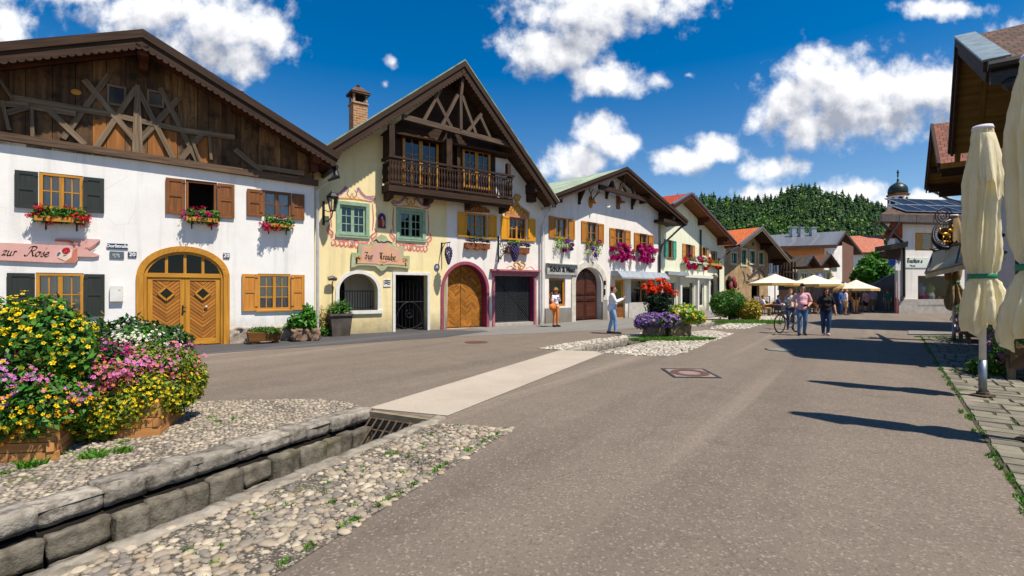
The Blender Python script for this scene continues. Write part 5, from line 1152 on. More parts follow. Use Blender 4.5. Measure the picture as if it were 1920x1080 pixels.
# ================================================================ the beige painted house
H5 = Fac(21, 49, 37)
h = thing('beige_painted_house', 'beige house with orange tiled roof and painted scrolls on its front', 'house', H5.o, H5.a, HG)
AP = (4.64, 8.1); EL = (.2, 6.05); ER = (10.9, 4.85); YV = -1.4; UE = 8.8
def rv(u): return AP[1] + (u - AP[0]) * ((ER[1] - AP[1]) / (ER[0] - AP[0]) if u > AP[0] else (EL[1] - AP[1]) / (EL[0] - AP[0])) - .3
ws = [H5.rect(1371, 474, 1381, 494), H5.rect(1390, 468, 1399, 497), H5.rect(1406, 470, 1415, 494), H5.rect(1423, 473, 1431, 496)]; at_ = H5.rect(1410, 454, 1414, 461)
ds = [(H5.u(1362), H5.u(1376), .002, 2.2, 2.9), (H5.u(1409), H5.u(1424), .002, 2.2, 2.7)]
wall(H5, h, [(.02, 0), (.02, rv(0.02)), (AP[0], rv(AP[0])), (UE, rv(UE)), (UE, 0)], [rectp(*r) for r in ws + [at_]] + [arch(*d) for d in ds], S_BEIGE, .3)
side_walls(h, .02, UE, 5.1, 14, S_BEIGE); backing(h, .1, UE - .1, .1, 6.9, 1)
for r in ws: window(h, r, P_TEAL, cas=2, bars=(0, 2), curt=False, y=.1, casing=.16, cm=mat('cream window surround', 'cfc0a0', 'bda984'), sill=False, label='teal framed window in a cream surround')
b = MB(); y = -.02
def sw5(pts, w, m=0): nib(b, [H5.uv(x, y_, 0) for x, y_ in pts], w, -.012 - .001 * (len(b.f) % 7), m=m, ribbon=True)
for pts, w in (([(1398, 500), (1404, 494), (1412, 500), (1413, 512), (1406, 520), (1400, 514)], .35), ([(1402, 524), (1410, 518), (1420, 510), (1424, 520), (1416, 528)], .3), ([(1392, 508), (1396, 520), (1394, 532)], .22), ([(1424, 506), (1431, 512), (1434, 524), (1430, 530)], .22), ([(1408, 506), (1413, 508), (1418, 504)], .2), ([(1398, 528), (1412, 533), (1426, 530)], .3)): sw5(pts, w)
for pts, w in (([(1404, 502), (1409, 505), (1407, 511)], .3), ([(1410, 524), (1418, 521), (1421, 526)], .25)): sw5(pts, w, 1)
b.build('wall_painting', [mat('dark scroll paint', '4a4440', '3a3430'), mat('pale scroll paint', 'c8bca8', 'b0a48e')], h)
b = MB()
for i in range(7): b.ball((H5.u(1361 + i * 2.2), -.25, 1.2 + .5 * (i * 3 % 4)), (.3, .16, .4), 8, 6, i % 3)
b.build('goods_on_display', [mat('wine red clothes', '7a2a2c'), mat('dark display goods', '2e2826'), mat('rose display goods', '9c5048')], h)
gable_roof(h, AP, EL, ER, YV, 14, T_ORANGE, U_DARK, W_GREY, th=.2, vh=.36, zinc=M_ZINC, purl=((2.2, rv(2.2), .22), (7.2, rv(7.2), .24), (10.2, rv(10.2), .26)), pm=W_DARK)
b = MB(); b.tube([(.1, YV, 5.85), (-.4, -.4, 5.3), (-.4, -.3, 4.6)], .08, 8); b.build('downpipe', M_ZINC, h)
# ================================================================ farther buildings
FG = 'buildings at the far end of the street'
def simple_house(name, label, ox, oy, ang, ap, el, er, ue, u0, yv, y1, wm, top, under, verge, zinc=None, holes=(), wh=None, cat='house', th=.2, vh=.3, group=FG):
 f = Fac(ox, oy, ang); hh = thing(name, label, cat, f.o, f.a, group)
 def rv_(u): return ap[1] + (u - ap[0]) * ((er[1] - ap[1]) / (er[0] - ap[0]) if u > ap[0] else (el[1] - ap[1]) / (el[0] - ap[0])) - .25
 wall(f, hh, [(u0, 0), (u0, rv_(u0)), (ap[0], rv_(ap[0])), (ue, rv_(ue)), (ue, 0)], [rectp(*q) for q in holes], wm, .25)
 side_walls(hh, u0, ue, rv_(u0), y1 - .5, wm, hr=rv_(ue)); gable_roof(hh, ap, el, er, yv, y1, top, under, verge, th, vh, zinc=zinc)
 return f, hh
# small white house with blue shutters tucked behind the beige one
f = Fac(29.0, 56.5, 30); r = f.rect(1441, 493, 1453, 513)
f, h = simple_house('small_white_house', 'small white house with bright blue shutters behind the beige house eaves', 29.0, 56.5, 30, (1.3, 6.2), (-.4, 5.5), (3.0, 5.4), 2.3, 0, -1.2, 9, S_WHITE, T_DK, U_DARK, W_DARK, holes=(r,))
window(h, r, P_WHITE, cas=2, bars=(0, 1), curt=True, shut=(.35, .3), sm=mat('blue shutter paint', '3f7fae', '356f9c'), y=.08); backing(h, .1, 2.2, 1, 5, .8)
b = MB()
for i in range(5): b.box(2.4 + i * .6, 2.52 + i * .6, -.5, -.35, 2.8, 5.0)
b.box(2.3, 5.2, -.55, -.3, 3.7, 3.85); b.box(2.3, 5.2, -.55, -.3, 2.8, 2.95); b.box(2.3, 5.2, .0, .1, 0, 5.0); b.build('dark_gallery', W_DARK, h)
# double gabled low shop
f = Fac(34.2, 62, 22); h = thing('double_gable_shop', 'low brown roofed shop with two small front gables above the cafe parasols', 'shop', f.o, f.a, FG)
ps = [(f.uv(1510, 479), f.uv(1496, 500), f.uv(1524, 499)), (f.uv(1543, 477), f.uv(1524, 499), f.uv(1560, 500))]
u0, u1 = f.u(1480), f.u(1560); vt = 4.3
sh = [(u0 + .6 + i * (u1 - u0) / 5, u0 + 2.1 + i * (u1 - u0) / 5, .8 if i % 2 else .05, 2.5) for i in range(5)] + [(u0 + .7 + i * (u1 - u0) / 5, u0 + 1.7 + i * (u1 - u0) / 5, 3.0, 3.9) for i in range(5)]
wall(f, h, [(u0, 0), (u0, vt), (u1, vt), (u1, 0)], [rectp(*r) for r in sh], mat('pale olive plaster', 'b9b08c', 'a49c7a', scale=1.5), .25); side_walls(h, u0, u1, vt, 10, S_BEIGE); backing(h, u0, u1, .1, vt - .1, .8)
for i, r in enumerate(sh): shopwin(h, r, P_WHITE if i > 4 else W_GREY, 'small shop pane', fw=.09, post=(.5,), gm=G_DARK)
b = MB(); b.box(u0, u1, -.05, -.004, 2.62, 2.9); b.box(u1 - 3.0, u1 - 1.6, -.06, -.004, .1, 3.9, 1); b.build('fascia_panels', [W_GREY, mat('lilac grey panel', 'a8a4b4', '9894a6')], h)
for k, (a, l, rr) in enumerate(ps): gable_roof(h, a, l, rr, -1.0, 9, [tiles('grey brown roof tiles', '6e5f52', '55483e'), tiles('rust brown roof tiles', '8a5e40', '6d4830')][k], U_DARK, W_DARK, .18, .26, zinc=M_ZINC)
b = MB()
for a, l, rr in ps: b.poly([(l[0], .05, l[1] - .2), (rr[0], .05, rr[1] - .2), (a[0], .05, a[1] - .25)])
b.build('gable_boards', W_PANEL, h)
# the big house with the grey metal roof: long side to the left, white gable to the right
f = Fac(43.7, 75, -25)
h = thing('grey_roofed_house', 'big house with grey metal roof, three chimneys, apricot side and white gable wall', 'house', f.o, 0, FG)
def far(px, py, d): p = at(px, py, d); return p - f.o
b = MB(); RL, RR = far(1440, 441, 84), far(1586, 433, 84); EL_, ER_ = far(1466, 461.5, 74), far(1568, 458.5, 74); BR = far(1618, 474, 90); BL = far(1520, 474, 96)
def th_(p, k=.35): return p - Vector((0, 0, k))
Ls = [(RL - EL_).length, (RR - ER_).length]; w_ = (ER_ - EL_).length
EL_ = EL_ + (EL_ - ER_) * .25;
b.poly([EL_, ER_, RR, RL], 0, [(0, 0), (w_, 0), (w_, 15), (0, 15)]); b.poly([th_(EL_), th_(ER_), th_(RR), th_(RL)], 1); b.poly([RR, BR, BL, RL], 0, [(0, 15), (0, 0), (20, 0), (20, 15)]); b.poly([th_(RR), th_(BR), th_(BL), th_(RL)], 1)
for p, q in ((EL_, ER_), (ER_, RR), (RR, BR)): b.poly([p, q, th_(q, .5), th_(p, .5)], 1)
ro = b.build('roof', [T_SLATE, U_DARK], h)
for px, pw, y0_, y1_ in ((1487, 8, 427, 441), (1502, 7.5, 427.5, 438), (1524, 9, 428, 435)):
 p = far(px, y0_, 81); q = far(px, y1_, 81); s_ = pw / FL * 81 / 2; c = MB(); c.box(p.x - s_, p.x + s_, p.y - .4, p.y + .4, q.z - 1.2, p.z); c.box(p.x - s_ - .08, p.x + s_ + .08, p.y - .48, p.y + .48, p.z, p.z + .12); c.build('chimney', mat('pale metal chimney', 'a4a8ae', '8c9096', metal=.4, rough=.5), ro)
b = MB(); A, B = far(1460, 466, 76), far(1546, 464, 77); b.poly([(A.x, A.y, 0), (B.x, B.y, 0), (B.x, B.y, 8.4), (A.x, A.y, 8.4)]); b.poly([(A.x - 6, A.y, 0), (A.x, A.y, 0), (A.x, A.y, 8.4), (A.x - 6, A.y, 8.4)])
b.build('apricot_wall', stucco('apricot plaster', 'd99a66', 'd08f5c'), h)
C, D = far(1579, 480, 80.5), far(1600, 474, 86)
b = MB(); b.poly([(B.x, B.y, 0), (C.x, C.y, 0), (C.x, C.y, 8.9), (B.x, B.y, 8.3)]); b.build('white_wall', S_WHITE2, h)
b = MB(); b.poly([(C.x, C.y, 0), (D.x, D.y, 0), (D.x, D.y, 9.2), (C.x, C.y, 9.6)]); b.build('boarded_wall', wood('red brown wall boards', '7c5a48', '5c4034', grain=(9, .6)), h)
t_ = (C - B).normalized(); n_ = Vector((t_.y, -t_.x, 0))
def fw(name, a, c, z0, z1, m, label=None):
 p = B + t_ * a + n_ * .06; q = B + t_ * c + n_ * .06; g = MB(); g.poly([(p.x, p.y, z0), (q.x, q.y, z0), (q.x, q.y, z1), (p.x, p.y, z1)]); p2, q2 = p - n_ * .058, q - n_ * .058
 for x, y in ((p, p2), (q, q2)): g.poly([(x.x, x.y, z0), (y.x, y.y, z0), (y.x, y.y, z1), (x.x, x.y, z1)], 1)
 g.poly([(p.x, p.y, z1), (q.x, q.y, z1), (q2.x, q2.y, z1), (p2.x, p2.y, z1)], 1); g.build(name, [m, P_WHITE], h)
fw('window', 1.5, 4.2, 4.7, 6.0, G_DARK); fw('window', 1.8, 3.9, 1.9, 3.3, G_DARK); fw('balcony_panel', 3.0, 4.6, 6.4, 7.8, P_WHITE)
p = [B + t_ * x + n_ * .07 for x in (.6, 2.2, .6)]; g = MB(); g.poly([(p[0].x, p[0].y, 6.9), (p[1].x, p[1].y, 6.9), (p[2].x, p[2].y, 7.9)]); g.build('window', G_DARK, h)
# salmon roofed hall
h = thing('salmon_roofed_hall', 'distant hall with broad salmon tiled roof above the green tree', 'hall', (66, 95, 0), 0, FG)
b = MB(); P_ = lambda px, py, d: at(px, py, d) - Vector((66, 95, 0))
A, B_, C, D = P_(1585, 473, 93), P_(1660, 473, 93), P_(1655, 440, 103), P_(1590, 443, 103)
b.poly([A, B_, C, D], 0, [(0, 0), (8, 0), (8, 10), (0, 10)]); b.poly([th_(A), th_(B_), th_(C), th_(D)], 1); b.poly([A, B_, th_(B_), th_(A)], 1); b.build('roof', [T_SALMON, U_DARK], h)
b = MB(); b.box(A.x + .6, B_.x - .5, A.y + .8, A.y + 9, 0, A.z - .1); b.build('wall', S_WHITE, h)
# ================================================================ right side
# white shop with the solar roof
HT = Fac(27.05, 34.7, 8); RG = 'buildings along the right side of the street'
h = thing('solar_roofed_shop', 'white shop with solar panels on its roof at the right end of the street', 'shop', HT.o, HT.a, RG)
sw = HT.rect(1721, 517, 1784, 571); tw = HT.rect(1716, 436, 1750, 470)
wall(HT, h, [(0, 0), (0, 6.4), (9, 6.4), (9, 0)], [rectp(*sw), rectp(*tw)], S_WHITE2, .3); b = MB(); b.poly([(0, .02, 0), (5.4, 5, 0), (5.4, 5, 6.4), (0, .02, 6.4)]); b.poly([(9, .02, 0), (9, 5, 0), (9, 5, 6.4), (9, .02, 6.4)]); b.poly([(5.4, 5, 0), (9, 5, 0), (9, 5, 6.4), (5.4, 5, 6.4)]); b.build('side_wall', S_WHITE2, h); backing(h, 1.6, 8.8, .1, 6, 1.3)
o = shopwin(h, sw, W_SHUT, 'large dark shop window', fw=.1, gm=glass('clear shop glass', (.7, .75, .72), .9));
b = MB(); b.box(sw[0] - .1, sw[1] + .1, -.08, .02, sw[2] - .12, sw[2] - .002); b.build('sill', S_GREY, o)
b = MB()
for x, cs in ((HT.u(1741), (0, 1)), (HT.u(1759), (2, 3))):
 z = sw[2] + .1; b.lathe([(.2, 0), (.28, .1), (.3, .5), (.22, .75)], 10, (x, .6, z), cs[0]); b.lathe([(.22, .75), (.3, 1.0), (.26, 1.2), (.1, 1.3), (.06, 1.42)], 10, (x, .6, z), cs[1])
b.box(HT.u(1769), sw[1] - .15, .4, .8, sw[2] + .1, sw[2] + .55, 4); b.build('mannequins', [mat('magenta dirndl', 'b0207a', '8c1a60'), mat('sky blue blouse', '8aa8d8', '7090c0'), P_WHITE, mat('leaf green blouse', '8fae5a', '789848'), W_HONEY], o)
b = MB(); u0, u1, v0, v1 = tw; b.box(u0, u1, .1, .16, v0, v1); b.box(u0 + .1, u0 + .65, .06, .1, v0 + .1, v1 - .1, 0); b.poly([(u0 + .7, .095, v0 + .1), (u1 - .1, .095, v0 + .1), (u1 - .1, .095, v1 - .1), (u0 + .7, .095, v1 - .1)], 1); b.build('window', [W_ORANGE, G_WIN], h)
b = MB(); b.box(-.05, 9, -.08, -.003, 0, 1.0); b.build('plinth', mat('pale grey plinth', 'a8a29a', '948e86', scale=3, bump=.3), h)
b = MB(); ye = -.7; za = HT.uv(1700, 416, ye)[1]; zb = HT.uv(1700, 402, ye)[1]; ul_ = HT.u(1651, ye); b.box(ul_, 9.4, ye, ye + .06, za, zb); b.poly([(ul_, ye, za), (9.4, ye, za), (9.4, 0, za - .05), (ul_, 0, za - .05)]); b.poly([(ul_, ye, za), (ul_ + 6.3, 6, za), (ul_ + 6.3, 6, zb), (ul_, ye, zb)])
for i in range(8): b.box(ul_ + .1 + i * 1.35, ul_ + .13 + i * 1.35, ye - .02, ye, za, zb)
b.build('fascia', mat('brown sheet fascia', '6a605a', '574e49', metal=.3, rough=.5), h)
HX = HT.u(1701, 3.4); RB = [(ul_ + .1, ye + .06, zb), (9.4, ye + .06, zb), (9.4, 3.4, zb + 1.95), (HX, 3.4, zb + 1.95)]
b = MB(); b.poly(RB, 0, [(0, 0), (10, 0), (10, 6), (0, 6)]); b.poly([(ul_ + .1, ye + .06, zb), (HX, 3.4, zb + 1.95), (HX + 2, 5.5, zb)], 0); ro = b.build('roof', T_DK, h)
sl = Vector((0, 4.04, 1.95)).normalized(); nr = Vector((0, -sl.z, sl.y)); M_SOL = mat('solar panel glass', '10131a', '151922', rough=.35, scale=2, spec=.3)
b = MB(); base = Vector((0, ye + .06, zb))
for i in range(4):
 for j in range(2):
  x0 = HT.u(1680, .5) + i * 1.55 + j * 1.35; s0, s1 = .4 + j * 1.75, .4 + j * 1.75 + 1.68; c = []
  for k in (.06, .11):
   for x, s_ in ((x0, s0), (x0 + 1.5, s0), (x0 + 1.5, s1), (x0, s1)): c.append(Vector((x, 0, 0)) + base + sl * s_ + nr * k)
  b.hexa(c);
  for x in (x0 - .02, x0 + 1.52): b.bar(Vector((x, 0, 0)) + base + sl * s0 + nr * .13, Vector((x, 0, 0)) + base + sl * s1 + nr * .13, .05, .05, nr, 1)
  for s_ in (s0, s1): b.bar(Vector((x0, 0, 0)) + base + sl * s_ + nr * .13, Vector((x0 + 1.5, 0, 0)) + base + sl * s_ + nr * .13, .04, .04, nr, 1)
b.build('solar_panels', [M_SOL, mat('pale aluminium rail', 'c2c6cc', 'aab0b8', metal=.6, rough=.4)], ro)
b = MB(); u0, v0 = HT.uv(1686, 450, -.2); b.tube([(ul_ + .2, ye + .1, za - .1), (-.4, -.4, 5.2), (.25, -.14, 4.9), (.3, -.12, 4.6), (.3, -.12, 1.2), (.1, -.14, .95)], .09, 8); b.build('downpipe', M_DARKZ, h)
b = MB(); b.poly([(-1.6, -.3, 5.2), (.0, -.3, 5.2), (.0, -.3, 6.35), (-.9, -.3, 6.35)]); b.build('orange_side_gable', mat('burnt orange boards', '9c4a20', '7e3814'), h)
b = MB(); b.hexa([(-1.3, -.7, 4.4), (-.02, -.7, 4.6), (1.0, 1.2, 4.6), (-.7, 1.2, 4.4), (-1.35, -.75, 4.75), (-.02, -.75, 5.0), (1.0, 1.2, 5.0), (-.7, 1.2, 4.75)]); b.hexa([(-1.2, -.2, 4.0), (-.02, -.2, 3.7), (.7, 1, 3.7), (-.5, 1, 4.0), (-1.2, -.2, 4.38), (-.02, -.2, 4.56), (.7, 1, 4.56), (-.5, 1, 4.38)], 1); b.bar((-1.7, -.7, 4.9), (-.7, -.7, 6.3), .1, .14); b.build('lean_to_roof', [M_DARKZ, W_DARK], h)
u0, v1 = HT.uv(1697, 483, -.06); u1, v0 = HT.uv(1741, 502, -.06)
t = thing('shop_sign', 'pale green shop sign with handwritten black lettering on the white shop', 'sign', HT.w((u0 + u1) / 2, 0, v0), HT.a)
b = MB(); b.box(-(u1 - u0) / 2, (u1 - u0) / 2, -.05, -.003, 0, v1 - v0); b.build('board', mat('pale sign board', 'd2d8ce', 'c6cec4'), t)
b = MB(); pen_text(b, 'Trachten a', -(u1 - u0) / 2 + .12, (v1 - v0) * .5, .17, -.06, .05, 40, .2, .4); b.build('lettering', M_INK, t)
text_mesh('Mode', .2, M_INK, 'lettering', t, (-.35, -.056, .13), shear=.3)
# dark side wall / ramp
h = thing('sloping_dark_wall', 'dark grey wall with a sloping top behind the bus stop sign', 'wall', (26.5, 39, 0), 0)
b = MB(); p = lambda px, z: Vector(((px - CX) / FL * 39 - 26.5, 0, z)); b.prism([(p(1632, 0).x, 0), (p(1632, 0).x, 2.0), (p(1680, 0).x, 3.0), (p(1680, 0).x, 0)][::-1], 0, .3); b.box(p(1632, 0).x, p(1632, 0).x + .3, .3, 8, 0, 2.0); b.build('rendered_wall', mat('dark grey render', '716e70', '5c5a5c', scale=2), h)
# near gabled house on the right (only its eaves and roof show)
PZ = Vector((12.17, 13.48, 0)); n1 = Vector((.809, -.588, 0)); O1 = PZ + n1 * 1.3
H6 = Fac(O1.x, O1.y, math.degrees(math.atan2(-.809, -.588)))
h = thing('brown_eaved_house', 'brown house with wide ochre boarded eaves directly behind the folded parasols', 'house', H6.o, H6.a, RG)
AP = (0, 8.46); EL = (-1.66, 5.74); ER = (4.3, 6.19); YV = -1.3
def rv(u): return AP[1] + (u - AP[0]) * ((ER[1] - AP[1]) / (ER[0] - AP[0]) if u > AP[0] else (EL[1] - AP[1]) / (EL[0] - AP[0])) - .3
dw = [(-.9, .3, .05, 2.4), (1.0, 2.2, .05, 2.3)]; uw = [(-.5, .5, 3.5, 4.9), (1.5, 2.5, 3.4, 4.6)]
wall(H6, h, [(-1.4, 0), (-1.4, rv(-1.4)), (0, rv(0)), (3.8, rv(3.8)), (3.8, 0)], [rectp(*r) for r in dw + uw], mat('dark red brown boards', '5c3a30', '44281f', uv=(2, 9)), .3); side_walls(h, -1.4, 3.8, 5.6, 14, mat('dark red brown boards', '5c3a30'), hr=5.5); backing(h, -1.3, 3.7, .1, 5.5, 1.0)
for r in uw: window(h, r, P_WHITE, cas=2, bars=(0, 1), curt=True, y=.08)
for r in dw: shopwin(h, r, W_GREY, 'dark shop door', fw=.12)
b = MB(); b.box(-1.4, 3.8, -.06, -.004, 0, .5); b.build('plinth', S_GREY, h)
gable_roof(h, AP, EL, ER, YV, 14, T_DK, U_OCHRE, W_DARK, th=.22, vh=.4, purl=((2.9, rv(2.9), .24), (.0, rv(0), .26)), pm=wood('dark ochre beam', '54401f', '37290f'))
b = MB()
for s_, e in ((-1, EL), (1, ER)):
 A = Vector((0, YV + .55, AP[1] - .3)); E = Vector((e[0], YV + .55, e[1] - .3)); b.bar(A, E, .16, .12, (0, 1, 0)); A.y = E.y = YV + .12; b.bar(A, E, .1, .12, (0, 1, 0))
b.build('flying_rafter', wood('ochre rafter', '7d5f2a', '5c4318'), h)
b = MB(); sl = Vector((4.3, 0, 6.19 - 8.46)).normalized(); up = Vector((-sl.z, 0, sl.x)); A = Vector((0, 0, 8.46))
c = []
for k in (.05, .09):
 for s_, y in ((0, YV - .12), (4.86, YV - .12), (4.86, YV + .3), (0, YV + .3)):
  p = A + sl * s_ + up * k; c.append((p.x, y, p.z))
b.hexa(c); b.build('verge_flashing', mat('pale zinc flashing', '8c9a9c', '727f84', metal=.5, rough=.5), h)
b = MB(); b.tube([(4.4, YV - .05, 6.1), (4.4, 14, 6.12)], .1, 8); b.box(4.25, 4.32, YV, 14, 5.75, 6.12); b.ball((4.3, YV + .3, 5.7), .14, 8, 6); b.build('gutter', M_DARKZ, h)
# second gabled house on the right
a2 = math.radians(37); P2 = Vector((18.69, 22, 0)); d2 = Vector((-math.sin(a2), -math.cos(a2), 0)); n2 = Vector((math.cos(a2), -math.sin(a2), 0)); O2 = P2 + n2 * 1.4
H7 = Fac(O2.x, O2.y, math.degrees(math.atan2(d2.y, d2.x)))
h = thing('red_tiled_house', 'house with weathered red tiled roof and dark boarded eaves behind the ornate hanging sign', 'house', H7.o, H7.a, RG)
AP = (0, 8.98); EL = (-4.5, 6.95); ER = (3.6, 6.5); YV = -1.4
def rv(u): return AP[1] + (u - AP[0]) * ((ER[1] - AP[1]) / (ER[0] - AP[0]) if u > AP[0] else (EL[1] - AP[1]) / (EL[0] - AP[0])) - .3
uw = [(-2.8, -1.7, 3.8, 5.2)]; dws = [(-3.2, -.6, .6, 2.4), (.2, 1.3, .05, 2.3)]
wall(H7, h, [(-4.0, 0), (-4.0, rv(-4.0)), (0, rv(0)), (3.4, rv(3.4)), (3.4, 0)], [rectp(*r) for r in uw + dws], S_WHITE2, .3); side_walls(h, -4.0, 3.4, 6.6, 12, S_WHITE2, hr=6.2); backing(h, -3.9, 3.3, .1, 6, 1.0)
for r in uw: window(h, r, W_SHUT, cas=2, bars=(0, 1), curt=True, y=.08)
for r in dws: shopwin(h, r, W_GREY, 'dark ground floor window', fw=.1)
b = MB(); b.box(-3.9, 3.4, -.06, -.004, 3.3, 6.8); b.build('upper_boards', W_DARK, h)
gable_roof(h, AP, EL, ER, YV, 12, tiles('weathered red tiles', '8a5a48', '6a4236'), U_OCHRE, W_DARK, th=.22, vh=.4, purl=((-2.6, rv(-2.6), .24), (-4.0, rv(-4.0), .3)), pm=W_DARK)
b = MB(); b.tube([(0, .3, 8.9), (0, .3, 9.8)], .05, 6); b.ball((0, .3, 9.6), .09, 8, 6); b.build('ridge_finial', M_IRON, h)
b = MB(); b.tube([(-4.6, YV, 6.85), (-4.6, 12, 6.85)], .09, 8); b.tube([(-4.55, YV + .2, 6.75), (-4.2, -.6, 6.2), (-3.9, -.12, 5.9)], .06, 8); b.build('gutter', M_ZINC, h)
# church tower
TZ = 100.; c = at(1683.5, HY, TZ); h = thing('church_tower', 'white church tower with dark onion dome far behind the solar roof', 'church tower', (c.x, c.y, 0))
k = TZ / FL; zz = lambda py: CH + (HY - py) * k
b = MB(); b.lathe([(16 * k, 0), (16 * k, zz(368))], 8); b.build('shaft', S_WHITE2, h)
b = MB(); b.lathe([(17 * k, zz(368)), (18 * k, zz(366)), (18 * k, zz(364.5)), (16 * k, zz(364))], 8); b.build('cornice', mat('copper cornice', '8a5a3a', '6a452c'), h)
b = MB()
for i in range(8):
 a = math.pi / 8 + math.pi / 4 * i; b.box(-.01, .01, 0, .01, 0, .01)
 R0 = 15.2 * k; w_ = .42; tx, ty = -math.sin(a), math.cos(a); cx, cy = R0 * math.cos(a), R0 * math.sin(a)
 q = arch(-w_, w_, zz(384), zz(375), zz(371), 8); b.poly([(cx + tx * p[0], cy + ty * p[0], p[1]) for p in q])
b.build('belfry_opening', M_BLACK, h)
b = MB(); b.lathe([(15.5 * k, zz(364)), (16 * k, zz(359)), (15 * k, zz(353)), (12 * k, zz(348)), (7 * k, zz(344.5)), (2.5 * k, zz(342)), (1.5 * k, zz(339)), (2.2 * k, zz(338)), (1.0 * k, zz(336)), (.5 * k, zz(330))], 16); b.build('onion_dome', mat('dark green copper dome', '33403c', '28322f', rough=.4, metal=.4, scale=1), h, True)
b = MB(); b.ball((0, 0, zz(330)), 1.6 * k, 8, 6); b.box(-.09, .09, -.09, .09, zz(330), zz(319)); b.box(-2.2 * k, 2.2 * k, -.09, .09, zz(324.5), zz(323)); b.build('cross', M_IRON, h)
# ================================================================ ground
c_ = Vector((.442, .897, 0)).normalized(); n_ = Vector((c_.y, -c_.x, 0))
A = Vector((-1.87, 6.67, 0))                    # far left end of the near channel
def CP(a, s, z=0.): p = A + c_ * a + n_ * s; return Vector((p.x, p.y, z))   # along / across the channel
K1 = [CP(-10, -.0), CP(-10, 1.02), CP(0, 1.02), CP(0, 0)]
D0, D1 = gr(1068, 657), gr(1192, 634); c2 = (D1 - D0).normalized(); n2_ = Vector((c2.y, -c2.x, 0))
def DP(a, s, z=0.): p = D0 + c2 * a + n2_ * s; return Vector((p.x, p.y, z))
LD = (D1 - D0).length + 1.0
K2 = [DP(0, 0), DP(0, .85), DP(LD, .85), DP(LD, 0)]
E0, E1 = gr(1297, 612), gr(1360, 602); c3 = (E1 - E0).normalized(); n3_ = Vector((c3.y, -c3.x, 0))
def EP(a, s, z=0.): p = E0 + c3 * a + n3_ * s; return Vector((p.x, p.y, z))
K3 = [EP(0, 0), EP(0, .8), EP(6, .8), EP(6, 0)]
def asphalt(name, base, light, dark, warm):
 m, t, b = newmat(name); tc = t.n('ShaderNodeTexCoord'); v = tc.outputs['Object']
 big = t.range(t.noise(v, .22, 5, .6), .3, .7); col = t.mix(big, lin(base), lin(warm))
 col = t.mix(t.range(t.noise(v, 1.7, 6, .7), .45, .75, 0, .35), col, lin(dark)); rv_ = t.mapping(v, rot=(0, 0, R(35)))
 col = t.mix(t.range(t.noise(t.mapping(rv_, sc=(.9, .06, 1)), 1, 4, .6), .5, .72, 0, .5), col, lin(dark)); col = t.mix(t.range(t.noise(t.mapping(rv_, sc=(1.3, .05, 1), loc=(9, 4, 0)), 1, 3), .56, .75, 0, .4), col, lin(light))
 cr = t.n('ShaderNodeTexVoronoi'); cr.feature = 'DISTANCE_TO_EDGE'; t.set(cr.inputs['Vector'], t.mix(.12, v, t.noise(v, 1.4, 5, color=True))); cr.inputs['Scale'].default_value = .19
 col = t.mix(t.math('MULTIPLY', t.range(cr.outputs['Distance'], 0, .003, .18, 0), t.range(t.noise(v, .35, 2), .45, .55)), col, (.02, .018, .016))
 st = t.range(t.noise(v, .6, 3, .5), .66, .72, 0, .45); col = t.mix(st, col, lin(dark))
 vo = t.n('ShaderNodeTexVoronoi'); t.set(vo.inputs['Vector'], v); vo.inputs['Scale'].default_value = 62
 sx = t.n('ShaderNodeSeparateColor'); t.set(sx.inputs[0], vo.outputs['Color'])
 col = t.mix(t.range(sx.outputs[0], .82, 1, 0, .45), col, lin(light)); col = t.mix(t.range(sx.outputs[1], .7, 1, 0, .5), col, lin(dark))
 vo2 = t.n('ShaderNodeTexVoronoi'); t.set(vo2.inputs['Vector'], v); vo2.inputs['Scale'].default_value = 24; s2 = t.n('ShaderNodeSeparateColor'); t.set(s2.inputs[0], vo2.outputs['Color'])
 spot = t.math('MULTIPLY', t.range(s2.outputs[0], .93, .95), t.range(vo2.outputs['Distance'], .18, .3, 1, 0)); col = t.mix(t.math('MULTIPLY', spot, .45), col, lin(light))
 t.set(b.inputs['Base Color'], col); b.inputs['Roughness'].default_value = .85; b.inputs['Specular IOR Level'].default_value = .25
 bn = t.n('ShaderNodeBump'); bn.inputs['Strength'].default_value = .6; bn.inputs['Distance'].default_value = .006
 t.set(bn.inputs['Height'], t.math('ADD', t.math('MULTIPLY', vo.outputs['Distance'], .6), t.noise(v, 90, 3))); t.L.new(bn.outputs[0], b.inputs['Normal'])
 return m
M_ASPH = asphalt('warm grey asphalt', '6e6357', 'a39584', '51483f', '766a5d')
M_ASPH2 = asphalt('dark asphalt strip', '4a494b', '6c6a68', '3a3a3c', '4d4b4c')
M_PAVE = asphalt('pale pavement', '77746f', 'a09b92', '5c5955', '7c7973')
def poly_ground(name, pts, m, z, holes=(), kind='structure'):
 loops = [[Vector((p[0], p[1], 0)) for p in l] for l in [pts] + list(holes)]; flat = [p for l in loops for p in l]
 b = MB()
 for t in tessellate_polygon(loops):
  q = [flat[i] for i in t]; ar = (q[1] - q[0]).cross(q[2] - q[0]).z
  if abs(ar) < 1e-9: continue
  if ar < 0: q.reverse()
  b.poly([(p.x, p.y, z) for p in q])
 return tag(b.build(name, m), kind=kind)
BIG = [(-400, -60), (600, -60), (600, 700), (-400, 700)]
poly_ground('ground', BIG, M_ASPH, 0, [K1, K2, K3])
